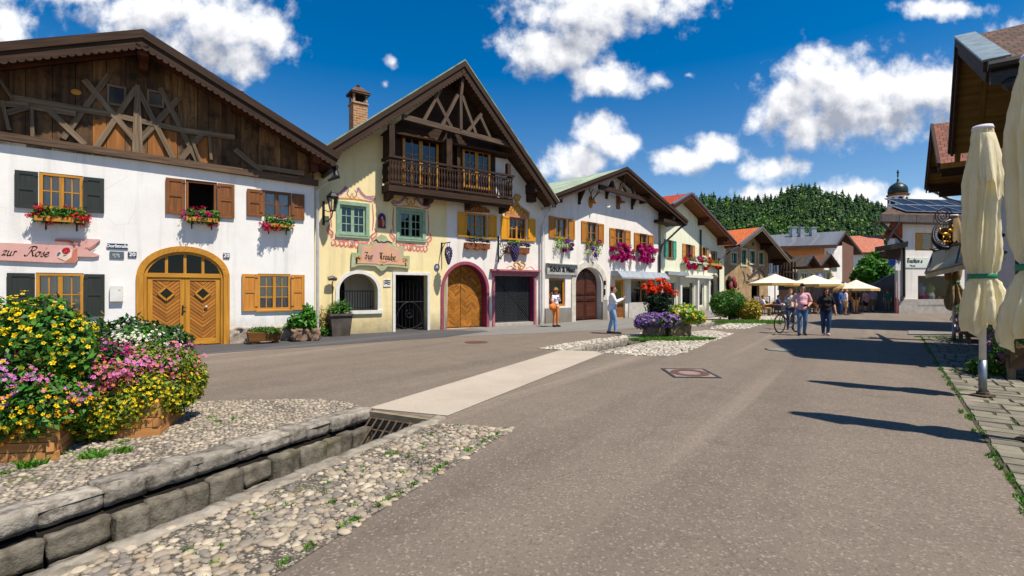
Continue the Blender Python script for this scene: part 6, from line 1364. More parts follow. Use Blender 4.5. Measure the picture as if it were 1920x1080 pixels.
# street pavements
e1 = [(-8.2, 12.1), (-2.2, 17.1), (1.0, 18.6), (5.7, 21.3), (10.5, 27.5), (17, 38), (22, 46)]
poly_ground('sidewalk', [(-16, 6.0)] + [(-8.2, 12.1), (-2.2, 17.1)] + [(-.9, 19.5), (-3.5, 20.5), (-16, 12)], M_ASPH2, .005)
poly_ground('sidewalk', [(-2.2, 17.1), (1.0, 18.6), (5.7, 21.3), (10.5, 27.5), (17, 38), (22, 46), (19, 48), (9.9, 34.0), (1.2, 25.0), (-2, 21.5), (-.9, 19.5)], M_PAVE, .006)
# pale concrete slab that bridges the channel
m, t, b = newmat('pale exposed concrete'); tc = t.n('ShaderNodeTexCoord'); v = tc.outputs['Object']
col = t.mix(t.range(t.noise(v, .9, 6, .65), .3, .7), lin('b3a795'), lin('a39684')); col = t.mix(t.range(t.noise(v, 70, 3, .7), .4, .75, 0, .5), col, lin('7e7365')); t.set(b.inputs['Base Color'], col); b.inputs['Roughness'].default_value = .85
bn = t.n('ShaderNodeBump'); bn.inputs['Strength'].default_value = .4; bn.inputs['Distance'].default_value = .004; t.set(bn.inputs['Height'], t.noise(v, 120, 3)); t.L.new(bn.outputs[0], b.inputs['Normal']); M_SLAB = m
sl = [(-1.95, 6.73), (-.82, 6.32), gr(1140, 660).xy, gr(1050, 657).xy]
mid = lambda p, q, t: (p[0] + (q[0] - p[0]) * t, p[1] + (q[1] - p[1]) * t)
poly_ground('paved_strip', sl, M_SLAB, .008)
g = MB(); g.hexa([CP(0, .0, -.62), CP(0, 1.02, -.62), CP(.3, 1.02, -.62), CP(.3, 0, -.62), CP(0, 0, -.004), CP(0, 1.02, -.004), CP(.3, 1.02, -.004), CP(.3, 0, -.004)]); tag(g.build('channel_end_wall', M_SLAB), kind='structure')
# ---- pebbles
ico = {}
def icos(k):
 if k not in ico:
  bm = bmesh.new(); bmesh.ops.create_icosphere(bm, subdivisions=k, radius=1); bm.verts.ensure_lookup_table()
  ico[k] = (np.array([v.co[:] for v in bm.verts]), np.array([[v.index for v in f.verts] for f in bm.faces])); bm.free()
 return ico[k]
def inside(P, poly):
 x, y = P[:, 0], P[:, 1]; r = np.zeros(len(P), bool); n = len(poly)
 for i in range(n):
  x0, y0 = poly[i][0], poly[i][1]; x1, y1 = poly[(i + 1) % n][0], poly[(i + 1) % n][1]
  r ^= ((y0 > y) != (y1 > y)) & (x < (x1 - x0) * (y - y0) / (y1 - y0 + 1e-12) + x0)
 return r
def pebbles(name, poly, cell, m, k=1, z=0., big=.25, seed=1, ang=None, hz=.24, thin=9):
 rng = np.random.default_rng(seed); P = np.array([(p[0], p[1]) for p in poly]); lo, hi = P.min(0), P.max(0)
 nx, ny = int((hi[0] - lo[0]) / cell) + 1, int((hi[1] - lo[1]) / (cell * .87)) + 1
 gx, gy = np.meshgrid(np.arange(nx), np.arange(ny)); Q = np.stack([lo[0] + (gx + .5 * (gy % 2)).ravel() * cell, lo[1] + gy.ravel() * cell * .87], 1)
 Q += rng.normal(size=Q.shape) * cell * .2; Q = Q[inside(Q, poly)]; Q = Q[(np.sin(Q[:, 0] * 5.1 + 2 * np.sin(Q[:, 1] * 2.7)) + np.sin(Q[:, 1] * 6.3 + Q[:, 0] * 3.1) + rng.normal(size=len(Q)) * .8) < thin]; n = len(Q)
 a = rng.uniform(0, math.pi, n) if ang is None else ang + rng.normal(size=n) * .5
 s = cell * .5 * rng.uniform(.6, 1.12, n); isbig = rng.random(n) < big; s = np.where(isbig, s * 1.45, s)
 V0, F0 = icos(k); nv = len(V0); rx = s * rng.uniform(1.05, 1.5, n); ry = s * rng.uniform(.8, 1.1, n); rz = s * rng.uniform(.8, 1.1, n) * hz * 2
 V = V0[None] * (1 + rng.normal(size=(n, nv, 1)) * .11)
 X = V[:, :, 0] * rx[:, None]; Y = V[:, :, 1] * ry[:, None]; Z = np.sign(V[:, :, 2]) * np.abs(V[:, :, 2]) ** .8 * rz[:, None]
 ca, sa = np.cos(a)[:, None], np.sin(a)[:, None]
 W = np.stack([X * ca - Y * sa + Q[:, 0:1], X * sa + Y * ca + Q[:, 1:2], Z + z + rng.normal(size=(n, 1)) * cell * .03], 2)
 Fc = F0[None] + (np.arange(n) * nv)[:, None, None]
 return tag(np_mesh(name, W.reshape(-1, 3), Fc.reshape(-1, 3), m, smooth=True), kind='stuff')
def stonemat(name, cols, bump=.3):
 m, t, b = newmat(name); g = t.n('ShaderNodeNewGeometry').outputs['Random Per Island']; v = t.n('ShaderNodeTexCoord').outputs['Object']
 k = len(cols); col = t.ramp(g, *[(i / k, lin(c)) for i, c in enumerate(cols)], interp='CONSTANT'); col = t.mix(t.range(t.noise(v, 28, 5, .65), .3, .75, 0, .45), col, lin('5d5750'))
 col = t.mix(t.range(t.noise(v, 1.1, 4), .45, .7, 0, .35), col, lin('7a7264')); t.set(b.inputs['Base Color'], col); b.inputs['Roughness'].default_value = .75
 bn = t.n('ShaderNodeBump'); bn.inputs['Strength'].default_value = bump; bn.inputs['Distance'].default_value = .006; t.set(bn.inputs['Height'], t.noise(v, 60, 4)); t.L.new(bn.outputs[0], b.inputs['Normal']); return m
M_PEB = stonemat('river pebbles', ['a3937c', '887d6e', 'b3a48a', '746c61', '988a76', 'bfb096', '857a6c', 'a08b6e'])
M_PEB2 = stonemat('dark set cobbles', ['a3937e', '8f8270', 'b2a48c', '80766a', '998b76', 'bdae96', '8c7f6e'])
M_PEB3 = stonemat('pale gravel stones', ['c4baa8', 'b0a694', 'd0c6b4', 'a39a8a', 'bcb0a0'])
m, t, b = newmat('grit between the stones'); v = t.n('ShaderNodeTexCoord').outputs['Object']; vo = t.n('ShaderNodeTexVoronoi'); t.set(vo.inputs['Vector'], v); vo.inputs['Scale'].default_value = 48; sx = t.n('ShaderNodeSeparateColor'); t.set(sx.inputs[0], vo.outputs['Color'])
col = t.ramp(sx.outputs[0], (0, lin('544c40')), (.4, lin('85796a')), (.8, lin('a09380')), (1, lin('b9ab95'))); col = t.mix(t.range(vo.outputs['Distance'], .25, .6, 0, .8), col, lin('2e2a22')); col = t.mix(t.range(t.noise(v, 1.6, 6, .65), .55, .68, 0, .75), col, lin('56592e')); t.set(b.inputs['Base Color'], col); b.inputs['Roughness'].default_value = .95
bn = t.n('ShaderNodeBump'); bn.inputs['Strength'].default_value = .9; bn.inputs['Distance'].default_value = .012; t.set(bn.inputs['Height'], t.math('SUBTRACT', 1, vo.outputs['Distance'])); t.L.new(bn.outputs[0], b.inputs['Normal']); M_BED = m
left_poly = [CP(.02, -.24), CP(.2, -.6), (-3.0, 7.28), (-4.0, 7.22), (-4.9, 7.0), (-6.6, 6.2), (-7.5, 4.5), (-6.9, 2.2), CP(-6.5, -.24)]
poly_ground('cobbled_verge', left_poly, M_BED, .004); pebbles('cobblestones', left_poly, .05, M_PEB2, 1, .004, .25, 3, thin=1.7)
right_poly = [CP(-.25, 1.1), (.02, 5.74), (-.66, 4.25), (-1.32, 2.79), (-2.4, .4), CP(-7.6, 1.1)]
poly_ground('pebble_verge', right_poly, M_BED, .004); pebbles('pebbles', right_poly, .056, M_PEB, 2, .004, .22, 5, thin=1.0)
far_poly = [DP(-.1, .98), gr(1142, 663).xy, gr(1190, 667).xy, gr(1250, 668).xy, gr(1283, 662).xy, gr(1335, 640).xy, gr(1376, 626).xy, gr(1330, 619).xy, gr(1300, 622).xy, DP(LD, 1.0)]
poly_ground('gravel_verge', far_poly, M_BED, .004); pebbles('gravel', far_poly, .10, M_PEB3, 1, .005, .2, 7, ang=.5)
far2 = [DP(-.25, -.9), DP(-.1, -.12), DP(LD - .6, -.12), DP(LD + 1.5, -.5), DP(2.0, -.95)]
poly_ground('gravel_verge', far2, M_BED, .007); pebbles('gravel', far2, .10, M_PEB3, 1, .008, .2, 8, ang=.5)
far3 = [gr(1330, 617).xy, gr(1400, 617).xy, gr(1470, 598).xy, gr(1440, 590).xy, gr(1390, 596).xy, EP(1.0, 1.0)]
poly_ground('gravel_verge', far3, M_BED, .004); pebbles('gravel', far3, .16, M_PEB3, 1, .005, .2, 9, ang=.5)
poly_ground('paved_strip', [EP(0, -1.5), EP(0, -.15), EP(6, -.15), EP(16, .8), EP(16, -1.6)], M_SLAB, .007)
poly_ground('paved_strip', [EP(6.1, .0), EP(6.1, 1.4), gr(1472, 597).xy, gr(1500, 588).xy, EP(17, 0)], M_SLAB, .0085)
# ---- near stone channel
M_BLK = mat('hewn channel stone', 'a09789', '756d62', rough=.85, scale=9, detail=9, bump=1, bscale=38, island=.2, dirt=('4a443b', 7, .5, .66))
M_BLKT = mat('mossy shaded channel stone', '7a7365', '544d42', rough=.9, scale=9, detail=9, bump=1, bscale=38, island=.25, dirt=('474427', 4, .52, .7))  # lower course: channel shade painted into the darker base, moss patches besides
def hewn(bmv, o, d, s, up, L, D, H, jit=.012, seed=0, rnd_=.03):
 """one rough block: subdivided, rounded box"""
 nx, ny, nz = max(3, int(L / .045)), 4, max(3, int(H / .045)); base = len(bmv.v); idx = {}
 for i in range(nx + 1):
  for j in range(ny + 1):
   for k in range(nz + 1):
    if 0 < i < nx and 0 < j < ny and 0 < k < nz: continue
    x, y, z = i / nx, j / ny, k / nz
    ex = min(x, 1 - x) * L; ey = min(y, 1 - y) * D; ez = min(z, 1 - z) * H; q = 0
    es = sorted((ex, ey, ez));
    P = Vector((x * L, y * D, z * H)); C = Vector((L / 2, D / 2, H / 2));
    if es[1] < rnd_: P += (C - P).normalized() * (rnd_ - es[1]) * .55
    if es[2] < rnd_: P += (C - P).normalized() * rnd_ * .3
    w_ = o + d * P.x + s * P.y + up * P.z; nz_ = noise.noise_vector(w_ * 7 + Vector((seed * 3.1, 0, 0))) * jit + noise.noise_vector(w_ * 19) * jit * .8 + noise.noise_vector(w_ * 43) * jit * .35
    idx[(i, j, k)] = len(bmv.v); bmv.v.append(tuple(w_ + nz_))
 def q4(a, b, c, e): bmv.f.append((idx[a], idx[b], idx[c], idx[e])); bmv.m.append(0); bmv.uv += [(0, 0)] * 4
 for i in range(nx):
  for k in range(nz): q4((i, 0, k), (i + 1, 0, k), (i + 1, 0, k + 1), (i, 0, k + 1)); q4((i, ny, k), (i, ny, k + 1), (i + 1, ny, k + 1), (i + 1, ny, k))
  for j in range(ny): q4((i, j, 0), (i, j + 1, 0), (i + 1, j + 1, 0), (i + 1, j, 0)); q4((i, j, nz), (i + 1, j, nz), (i + 1, j + 1, nz), (i, j + 1, nz))
 for j in range(ny):
  for k in range(nz): q4((0, j, k), (0, j, k + 1), (0, j + 1, k + 1), (0, j + 1, k)); q4((nx, j, k), (nx, j + 1, k), (nx, j + 1, k + 1), (nx, j, k + 1))
UPV = Vector((0, 0, 1))
cw = thing('stone_channel_wall', 'rough hewn stone wall in two courses along the near water channel', 'stone wall', A)
def loc_(b): b.v = [tuple(Vector(p) - A) for p in b.v]; return b
b = MB(); a = -7.5; i = 0
while a < -.02:
 L = min(rnd.uniform(.2, .46), -.01 - a); L = max(L, .12); hewn(b, CP(a, -.27, -.115 + rnd.uniform(-.008, .008)), c_, n_, UPV, L - .006, .28 + rnd.uniform(-.02, .02), .155 + rnd.uniform(-.01, .012), .011, i, .007); a += L; i += 1
loc_(b).build('cap_course', M_BLK, cw, True)
b = MB(); a = -7.5
while a < -.3:
 L = min(rnd.uniform(.18, .44), -.05 - a); L = max(L, .15)
 if rnd.random() < .25:
  hewn(b, CP(a, .0, -.36), c_, n_, UPV, L - .015, .09 + rnd.uniform(-.02, .03), .2, .014, i, .014); hewn(b, CP(a, .0, -.62), c_, n_, UPV, L - .015, .12, .25, .014, i + 50, .014)
 else: hewn(b, CP(a, .0 + rnd.uniform(-.01, .02), -.62), c_, n_, UPV, L - .015, .11 + rnd.uniform(-.02, .03), .472 + rnd.uniform(-.025, .008), .012, i, .008)
 a += L; i += 1
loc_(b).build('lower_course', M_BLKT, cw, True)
b = MB(); b.hexa([CP(-10, -.3, -.7), CP(0, -.3, -.7), CP(0, -.02, -.7), CP(-10, -.02, -.7), CP(-10, -.3, -.15), CP(0, -.3, -.15), CP(0, -.02, -.15), CP(-10, -.02, -.15)]); loc_(b).build('backing_wall', mat('dark earth', '2a241c', '1c1812', scale=8), cw)
b = MB(); a = -9.
while a < .02:
 L = min(rnd.uniform(.5, 1.1), .03 - a); L = max(L, .2); hewn(b, CP(a, 1.0 + rnd.uniform(-.015, .015), -.48), c_, n_, UPV, L + .004, .15 + rnd.uniform(-.015, .02), .505 + rnd.uniform(-.006, .006), .013, int(a * 9), .014); a += L
tag(b.build('kerb', mat('rough kerb stone', '9a9080', '776f62', rough=.85, scale=8, detail=9, bump=.8, bscale=40, island=.1, dirt=('5a5444', 5, .52, .68)), None, True), kind='structure')
b = MB(); b.poly([CP(-10, -.02, -.55), CP(-10, 1.1, -.55), CP(0, 1.1, -.55), CP(0, -.02, -.55)]); tag(b.build('channel_bed', mat('mossy wet channel bed', '3c4420', '23271a', rough=.45, scale=4, detail=8, bump=.6, bscale=18, spec=.5)), kind='structure')
gt = thing('drain_grate', 'rusty bar grate at the end of the near stone channel under the pale slab', 'grate', CP(-.12, .1, -.35)); b = MB(); G0 = CP(-.12, .1, -.35); RU = mat('rusty iron bars', '6a5a48', '4a3a2c', rough=.7, scale=12, metal=.3)
for i in range(9): s_ = .06 + i * .108; b.tube([CP(-.1, s_, -.07) - G0, CP(-.62, s_ - .02, -.55) - G0], .012, 6)
for a_, z_ in ((-.1, -.085), (-.2, -.2)): b.tube([CP(a_, .0, z_) - G0, CP(a_, .98, z_) - G0], .016, 6)
b.build('bars', RU, gt)
b = MB(); b.hexa([CP(-.09, 0, -.19) , CP(-.002, 0, -.19), CP(-.002, 1.0, -.19), CP(-.09, 1.0, -.19), CP(-.09, 0, -.003), CP(-.002, 0, -.003), CP(-.002, 1.0, -.003), CP(-.09, 1.0, -.003)]); b.v = [tuple(Vector(p) - G0) for p in b.v]; b.build('lintel', mat('worn brown concrete', '8f7f68', '75674f', scale=5, bump=.4, bscale=30), gt)
# ---- second and third channel stretches
def chan(PF, L, W, name):
 b = MB(); b.poly([PF(0, 0, -.45), PF(0, W, -.45), PF(L, W, -.45), PF(L, 0, -.45)]); tag(b.build('channel_bed', mat('mossy wet channel bed', '3c4420')), kind='structure')
 o = thing('stone_channel_wall', name, 'stone wall', PF(0, 0)); b = MB(); a = 0; i = 0; q = PF(0, 0)
 while a < L - .1:
  l = min(rnd.uniform(.5, .9), L - a); d_ = (PF(1, 0) - PF(0, 0)); s_ = (PF(0, 1) - PF(0, 0)); hewn(b, PF(a, -.18, -.2), d_, s_, UPV, l - .015, .24, .235, .012, i + 7); hewn(b, PF(a, -.05, -.5), d_, s_, UPV, l - .015, .2, .28, .012, i + 9); hewn(b, PF(a, W - .03, -.2), d_, s_, UPV, l - .015, .2, .235, .012, i + 11); a += l; i += 1
 b.v = [tuple(Vector(p) - q) for p in b.v]; b.build('stone_courses', M_BLK, o, True); b = MB(); b.poly([PF(0, -.06, -.5), PF(L, -.06, -.5), PF(L, -.06, -.02), PF(0, -.06, -.02)]); b.poly([PF(0, W + .1, -.5), PF(L, W + .1, -.5), PF(L, W + .1, -.02), PF(0, W + .1, -.02)]); b.poly([PF(0, 0, -.5), PF(0, W, -.5), PF(0, W, -.01), PF(0, 0, -.01)]); b.poly([PF(L, 0, -.5), PF(L, W, -.5), PF(L, W, -.01), PF(L, 0, -.01)]); b.v = [tuple(Vector(p) - q) for p in b.v]; b.build('backing_wall', mat('dark earth', '2a241c'), o)
chan(DP, LD, .85, 'stone edged channel between the pale slab and the stone flower tubs'); chan(EP, 6, .8, 'short stone edged channel beyond the stone flower tubs')
# ---- grass
def grass(name, centres, n, h, seed, kind='stuff', m=None, spread=None):
 rng = np.random.default_rng(seed); P = []
 for (x, y, rx, ry, a), f in zip(centres, np.array([c[2] * c[3] for c in centres]) / sum(c[2] * c[3] for c in centres)):
  k = max(6, int(n * f)); t = rng.uniform(0, 2 * math.pi, k); r = np.sqrt(rng.random(k)); u, v = r * np.cos(t) * rx, r * np.sin(t) * ry; P.append(np.stack([x + u * math.cos(a) - v * math.sin(a), y + u * math.sin(a) + v * math.cos(a), np.zeros(k)], 1))
 P = np.concatenate(P); k = len(P); a = rng.uniform(0, 2 * math.pi, k); H = h * rng.uniform(.4, 1.2, k); lx, ly = rng.normal(size=k) * H * .45, rng.normal(size=k) * H * .45; w = .006 + .05 * H * .4
 dx, dy = np.cos(a) * w, np.sin(a) * w; V = np.zeros((k, 4, 3)); V[:] = P[:, None]
 V[:, 0, 0] -= dx; V[:, 0, 1] -= dy; V[:, 1, 0] += dx; V[:, 1, 1] += dy
 V[:, 2, 0] += lx + dx * .2; V[:, 2, 1] += ly + dy * .2; V[:, 2, 2] += H; V[:, 3, 0] += lx * .4 - dx * .8; V[:, 3, 1] += ly * .4 - dy * .8; V[:, 3, 2] += H * .6
 return tag(np_mesh(name, V.reshape(-1, 3), np.arange(k * 4).reshape(k, 4), m or L_GRASS), kind=kind)
q = gr(1265, 637); grass('grass', [(q.x - .1, q.y - .1, 1.45, .45, .12)], 7000, .09, 21); q = gr(1403, 605); grass('grass', [(q.x, q.y, 1.9, 1.1, .2)], 6000, .12, 22)
tf = []
for i in range(60):
 a = rnd.uniform(-5, 0); s = rnd.uniform(1.25, 2.3) * (1 if rnd.random() < .6 else 1); p = CP(a, s)
 tf.append((p.x, p.y, rnd.uniform(.015, .05), rnd.uniform(.015, .035), rnd.uniform(0, 3)))
for i in range(26):
 t = rnd.random(); tf.append((-1.32 + 1.3 * t - .06, 2.79 + 2.93 * t + .02, .05, .025, 1.1))
for i in range(14): p = CP(rnd.uniform(-4.5, -1), rnd.uniform(-1.9, -1.2)); tf.append((p.x, p.y, .07, .04, rnd.uniform(0, 3)))
grass('grass', [t for t in tf if inside(np.array([t[:2]]), right_poly)[0] or inside(np.array([t[:2]]), left_poly)[0]], 3200, .028, 23)
tw = []
for (x, y, r) in ((-4.0, 4.75, .12), (-4.35, 4.5, .1), (-3.85, 4.9, .08)): tw.append((x, y, r, r * .6, .4))
grass('grass', tw, 500, .07, 24)
# ---- right hand stone paving
re = [gr(1725, 630), gr(1745, 665), gr(1790, 740), gr(1830, 800), gr(1920, 920)]
v0 = (gr(1725, 630) - gr(1830, 800)).normalized(); q0 = gr(1830, 800); w0 = Vector((v0.y, -v0.x, 0))   # v0 away, w0 to the right
def RP(a, s, z=0.): p = q0 + v0 * a + w0 * s; return Vector((p.x, p.y, z))
poly_ground('stone_paving', [RP(-9, 0), RP(-9, 14), RP(15, 14), RP(15, 0)], mat('mossy paving joints', '4c4a34', '38361f', rough=.95, scale=6, bump=.5, bscale=40), .004)
poly_ground('gravel_path', [RP(3.5, 1.15), RP(14.9, .95), RP(14.9, 9), RP(3.5, 9)], mat('grey brown grit', '6a6058', '544c46', rough=.95, scale=20, detail=8, bump=.8, bscale=60), .0085)
b = MB(); a = -8.0
while a < 14.8:
 s = .02; n_s = 0
 far_ = a > 3.4
 L = rnd.uniform(.17, .32) if not far_ else rnd.uniform(.25, .42)
 while s < (1.1 if far_ else 4.2):
  w = rnd.uniform(.17, .24) if far_ else rnd.uniform(.2, .42); j = lambda: rnd.uniform(-.012, .012); z = rnd.uniform(.014, .024)
  if rnd.random() > .02:
   c = [RP(a + .014 + j(), s + .014 + j()), RP(a + L - .014 + j(), s + .014 + j()), RP(a + L - .014 + j(), s + w - .014 + j()), RP(a + .014 + j(), s + w - .014 + j())]
   cc = sum(c, Vector()) / 4
   b.hexa([p + Vector((0, 0, .002)) for p in c] + [cc + (p - cc) * .95 + Vector((0, 0, z)) for p in c])
  s += w
 a += L
tag(b.build('paving_slabs', mat('worn paving slabs', '857c6c', '676254', rough=.85, scale=3, detail=8, bump=.4, bscale=30, island=.2, hue=.015, dirt=('5d5a48', 1.2, .5, .7))), kind='structure')
k0 = gr(1706, 621); poly_ground('kerb', [gr(1703, 628).xy, gr(1703, 621).xy, gr(1790, 622).xy, gr(1790, 628).xy], M_PAVE, .03)
mt = []
for i in range(90): a = rnd.uniform(-6, 14); p = RP(a, rnd.gauss(.0, .03)); mt.append((p.x, p.y, rnd.uniform(.04, .16), .025, math.atan2(v0.y, v0.x)))
q = gr(1812, 697); mt.append((q.x, q.y, .35, .14, 0)); q = gr(1785, 632); mt.append((q.x, q.y, 1.3, .3, 0))
for i in range(40): p = RP(rnd.uniform(-6, 3), rnd.uniform(.2, 3)); mt.append((p.x, p.y, .05, .03, rnd.uniform(0, 3)))
grass('grass', mt, 7000, .035, 25)
# ---- iron covers
q = gr(1293, 700); t = thing('manhole_cover', 'square reddish manhole cover with a round lid, dark frame, set in the road', 'manhole cover', (q.x, q.y, 0), R(-4))
b = MB(); MR = mat('rust red iron', '6e4c40', '583c32', rough=.6, scale=14, metal=.2); MK = mat('dark frame iron', '3c3a3a', '2e2c2c', rough=.6, scale=14)
sx, sy = .43, .52
for x0, x1, y0, y1 in ((-sx, -sx + .06, -sy, sy), (sx - .06, sx, -sy, sy), (-sx + .06, sx - .06, -sy, -sy + .06), (-sx + .06, sx - .06, sy - .06, sy)): b.box(x0, x1, y0, y1, .001, .014)
b.build('frame', MK, t); b = MB(); b.box(-sx + .062, sx - .062, -sy + .062, sy - .062, .001, .009); b.build('concrete_infill', mat('pinkish infill', '8c7d72', '7a6c62', scale=9), t); b = MB(); n = 28
for i in range(n):
 a0, a1 = 2 * math.pi * i / n, 2 * math.pi * (i + 1) / n; pr = lambda a, r, z: (r * math.cos(a), r * 1.15 * math.sin(a), z)
 b.hexa([*[pr(a, r_ * .86, z_) for z_ in (.01, .016) for a, r_ in ((a0, .24), (a1, .24), (a1, .41), (a0, .41))]])
b.build('ring', MR, t)
for px, py, lab, r in ((1463, 656, 'round grey manhole cover in the road ahead of the walking couple', .38), (893, 642, 'small round rust coloured cover in front of the magenta arch', .36)):
 q = gr(px, py); t = thing('manhole_cover', lab, 'manhole cover', (q.x, q.y, 0)); b = MB(); b.lathe([(r, .002), (r, .012)], 28); b.build('rim', MK if px > 1000 else MR, t); b = MB(); b.lathe([(r * .86, .012), (r * .84, .016)], 28); b.build('lid', mat('grey green lid', '7c8078', '666a64', scale=12) if px > 1000 else MR, t)
# ================================================================ near flower planters
def planter(name, label, poly, hgt, rows, m, group, soil=.9, cat='planter'):
 c = sum((Vector((p[0], p[1], 0)) for p in poly), Vector()) / len(poly); t = thing(name, label, cat, c, 0, group); b = MB(); n = len(poly); P = [Vector((p[0], p[1], 0)) - c for p in poly]
 for r in range(rows):
  z0, z1 = hgt * r / rows + .004, hgt * (r + 1) / rows - .004
  for i in range(n):
   p, q = P[i], P[(i + 1) % n]; d = (q - p).normalized(); inn = Vector((-d.y, d.x, 0)); inn = inn if inn.dot(-(p + q) / 2) > 0 else -inn
   e0, e1 = (.012, -.002) if r % 2 else (-.002, .012); a = p - d * e0; e = q + d * e1; k = .055
   b.hexa([a + Vector((0, 0, z0)), e + Vector((0, 0, z0)), e + inn * k + Vector((0, 0, z0)), a + inn * k + Vector((0, 0, z0)), a + Vector((0, 0, z1)), e + Vector((0, 0, z1)), e + inn * k + Vector((0, 0, z1)), a + inn * k + Vector((0, 0, z1))])
 b.build('log_walls', m, t); b = MB(); b.poly([(p.x * .97, p.y * .97, hgt * soil) for p in P]); b.build('soil', mat('potting soil', '2a1c12'), t)
 return t
W_LOG = wood('golden planter boards', 'c08a50', '946238', island=.25, bump=.4)
PG = 'wooden flower planters on the cobbled verge'
planter('wooden_planter', 'low wooden planter at the left edge with orange yellow flowers spilling over', [(-4.3, 4.66), (-4.58, 5.22), (-5.1, 5.36), (-5.75, 5.1), (-5.8, 4.7), (-5.3, 4.5)], .36, 4, W_LOG, PG)
planter('wooden_planter', 'low wooden planter with yellow flowers draped to the cobbles, nearer the street', [(-4.3, 5.3), (-3.88, 5.45), (-4.12, 6.18), (-4.65, 6.6), (-5.15, 6.4), (-4.9, 5.6)], .42, 4, W_LOG, PG)
FGp = 'flowering plants in the wooden planters'
def plant(name, label, cat, base, group=None): return thing(name, label, cat, base, 0, group)
def rel(ells, base): return [(e[0] - base[0], e[1] - base[1], e[2] - base[2], *e[3:]) for e in ells]
rg = np.random.default_rng(5)
bs = (-4.75, 4.95, .3); p = plant('yellow_daisy_bush', 'tall bush of bright yellow flowers in front of the green shuttered window', 'flower bush', bs, FGp)
E_ = rel([(-4.8, 4.98, 1.12, .42, .34, .38), (-4.5, 5.05, 1.0, .26, .28, .3), (-5.1, 4.95, 1.1, .36, .3, .35)], bs)
foliage('foliage', E_, 5200, .075, L_MID, p, rg, r0=.35); blossoms('blossom', E_, 420, .023, [F_YEL, F_YEL, F_CEN], p, rg, r0=.95, r1=1.2);
b = MB()
for i in range(14):
 a, r = rnd.uniform(0, 6.28), rnd.uniform(.1, .5); x, y = r * math.cos(a), r * .7 * math.sin(a); z = .95 + .3 * (1 - r) + rnd.uniform(-.1, .06); b.tube([(x * .5, y * .5, .3), (x * .85, y * .85, z * .7), (x, y, z)], .004, 4, False)
b.build('stems', L_MID, p)
E2 = [(0, 0, .98, .55, .4, .3)]; blossoms('blossom', E2, 60, .03, [F_YEL, F_CEN], p, rg, r0=.7, r1=1.25)
bs = (-4.35, 6.3, .35); p = plant('dark_green_shrub', 'dark green leafy shrub behind the flowers, left of the oak gate', 'shrub', bs, FGp); E_ = rel([(-5.0, 6.35, .95, .4, .35, .3), (-4.55, 6.4, .92, .35, .3, .28), (-5.3, 6.1, 1.0, .4, .3, .3)], bs); foliage('foliage', E_, 3600, .075, L_DARK, p, rg, r0=.4)
bs = (-4.4, 5.4, .35); p = plant('magenta_petunias', 'magenta petunia clump below the yellow bush', 'flowers', bs, FGp); E_ = rel([(-4.6, 5.35, .92, .34, .2, .14)], bs); foliage('foliage', E_, 900, .06, L_DARK, p, rg); blossoms('blossom', E_, 200, .024, [F_MAG, F_MAG, F_DCEN], p, rg, r0=.95, r1=1.25)
bs = (-4.2, 6.1, .35); p = plant('white_alyssum', 'rounded mound of small white flowers next to the oak gate', 'flowers', bs, FGp); E_ = rel([(-4.5, 6.0, .98, .34, .28, .2)], bs); foliage('foliage', E_, 1700, .05, L_MID, p, rg); blossoms('blossom', E_, 420, .018, [F_WHITE, F_YEL], p, rg, r0=1.0, r1=1.14, clusters=75, spread=.04)
bs = (-4.4, 5.75, .35); p = plant('pink_verbena', 'broad cushion of pink and salmon verbena on top of the right planter', 'flowers', bs, FGp)
E_ = rel([(-4.55, 5.5, .76, .48, .38, .19), (-4.25, 5.75, .77, .32, .34, .18), (-4.08, 5.98, .72, .25, .28, .2), (-4.7, 5.2, .72, .4, .3, .2)], bs); foliage('foliage', E_, 5200, .055, L_OLIVE, p, rg, r0=.5); blossoms('blossom', E_, 1800, .02, [F_PINK, F_LILAC, F_SALM, F_PINK, F_CEN], p, rg, clusters=170, spread=.045, r0=1.02, r1=1.2)
bs = (-4.1, 5.5, .2); p = plant('yellow_bidens', 'trailing mass of small yellow flowers hanging over the right planter to the ground', 'flowers', bs, FGp)
E_ = rel([(-4.32, 5.38, .36, .3, .2, .3), (-4.12, 5.52, .42, .27, .22, .25), (-4.45, 5.23, .34, .26, .18, .28), (-4.0, 5.88, .44, .2, .3, .25), (-3.98, 6.1, .46, .19, .24, .22), (-4.35, 5.28, .2, .16, .13, .2)], bs); foliage('foliage', E_, 8200, .05, L_OLIVE, p, rg, r0=.45, zmin=-.17); blossoms('blossom', E_, 800, .017, [F_YEL, F_YEL, F_YEL, F_CEN], p, rg, r0=.98, r1=1.12, zmin=-.12)
bs = (-4.9, 4.75, .3); p = plant('lilac_phlox', 'lilac pink flower heads at the far left edge of the planters', 'flowers', bs, FGp)
E_ = rel([(-5.05, 4.68, .72, .34, .22, .24), (-4.7, 4.78, .66, .28, .22, .22), (-4.5, 4.95, .6, .22, .25, .18)], bs); foliage('foliage', E_, 2600, .07, L_MID, p, rg); blossoms('blossom', E_, 900, .021, [F_LILAC, F_PINK, F_LILAC, F_CEN], p, rg, clusters=80, spread=.05, r0=1.0, r1=1.2)
bs = (-4.75, 4.6, .2); p = plant('orange_calibrachoa', 'orange yellow trumpet flowers spilling over the front of the left planter', 'flowers', bs, FGp)
E_ = rel([(-4.95, 4.52, .42, .34, .17, .26), (-4.5, 4.68, .46, .26, .18, .24), (-5.3, 4.5, .42, .3, .17, .26), (-4.35, 4.9, .46, .14, .2, .2)], bs); foliage('foliage', E_, 3200, .065, L_MID, p, rg, r0=.4); blossoms('blossom', E_, 480, .022, [F_GOLD, F_YEL, F_GOLD, F_DCEN], p, rg, r0=1.0, r1=1.14)
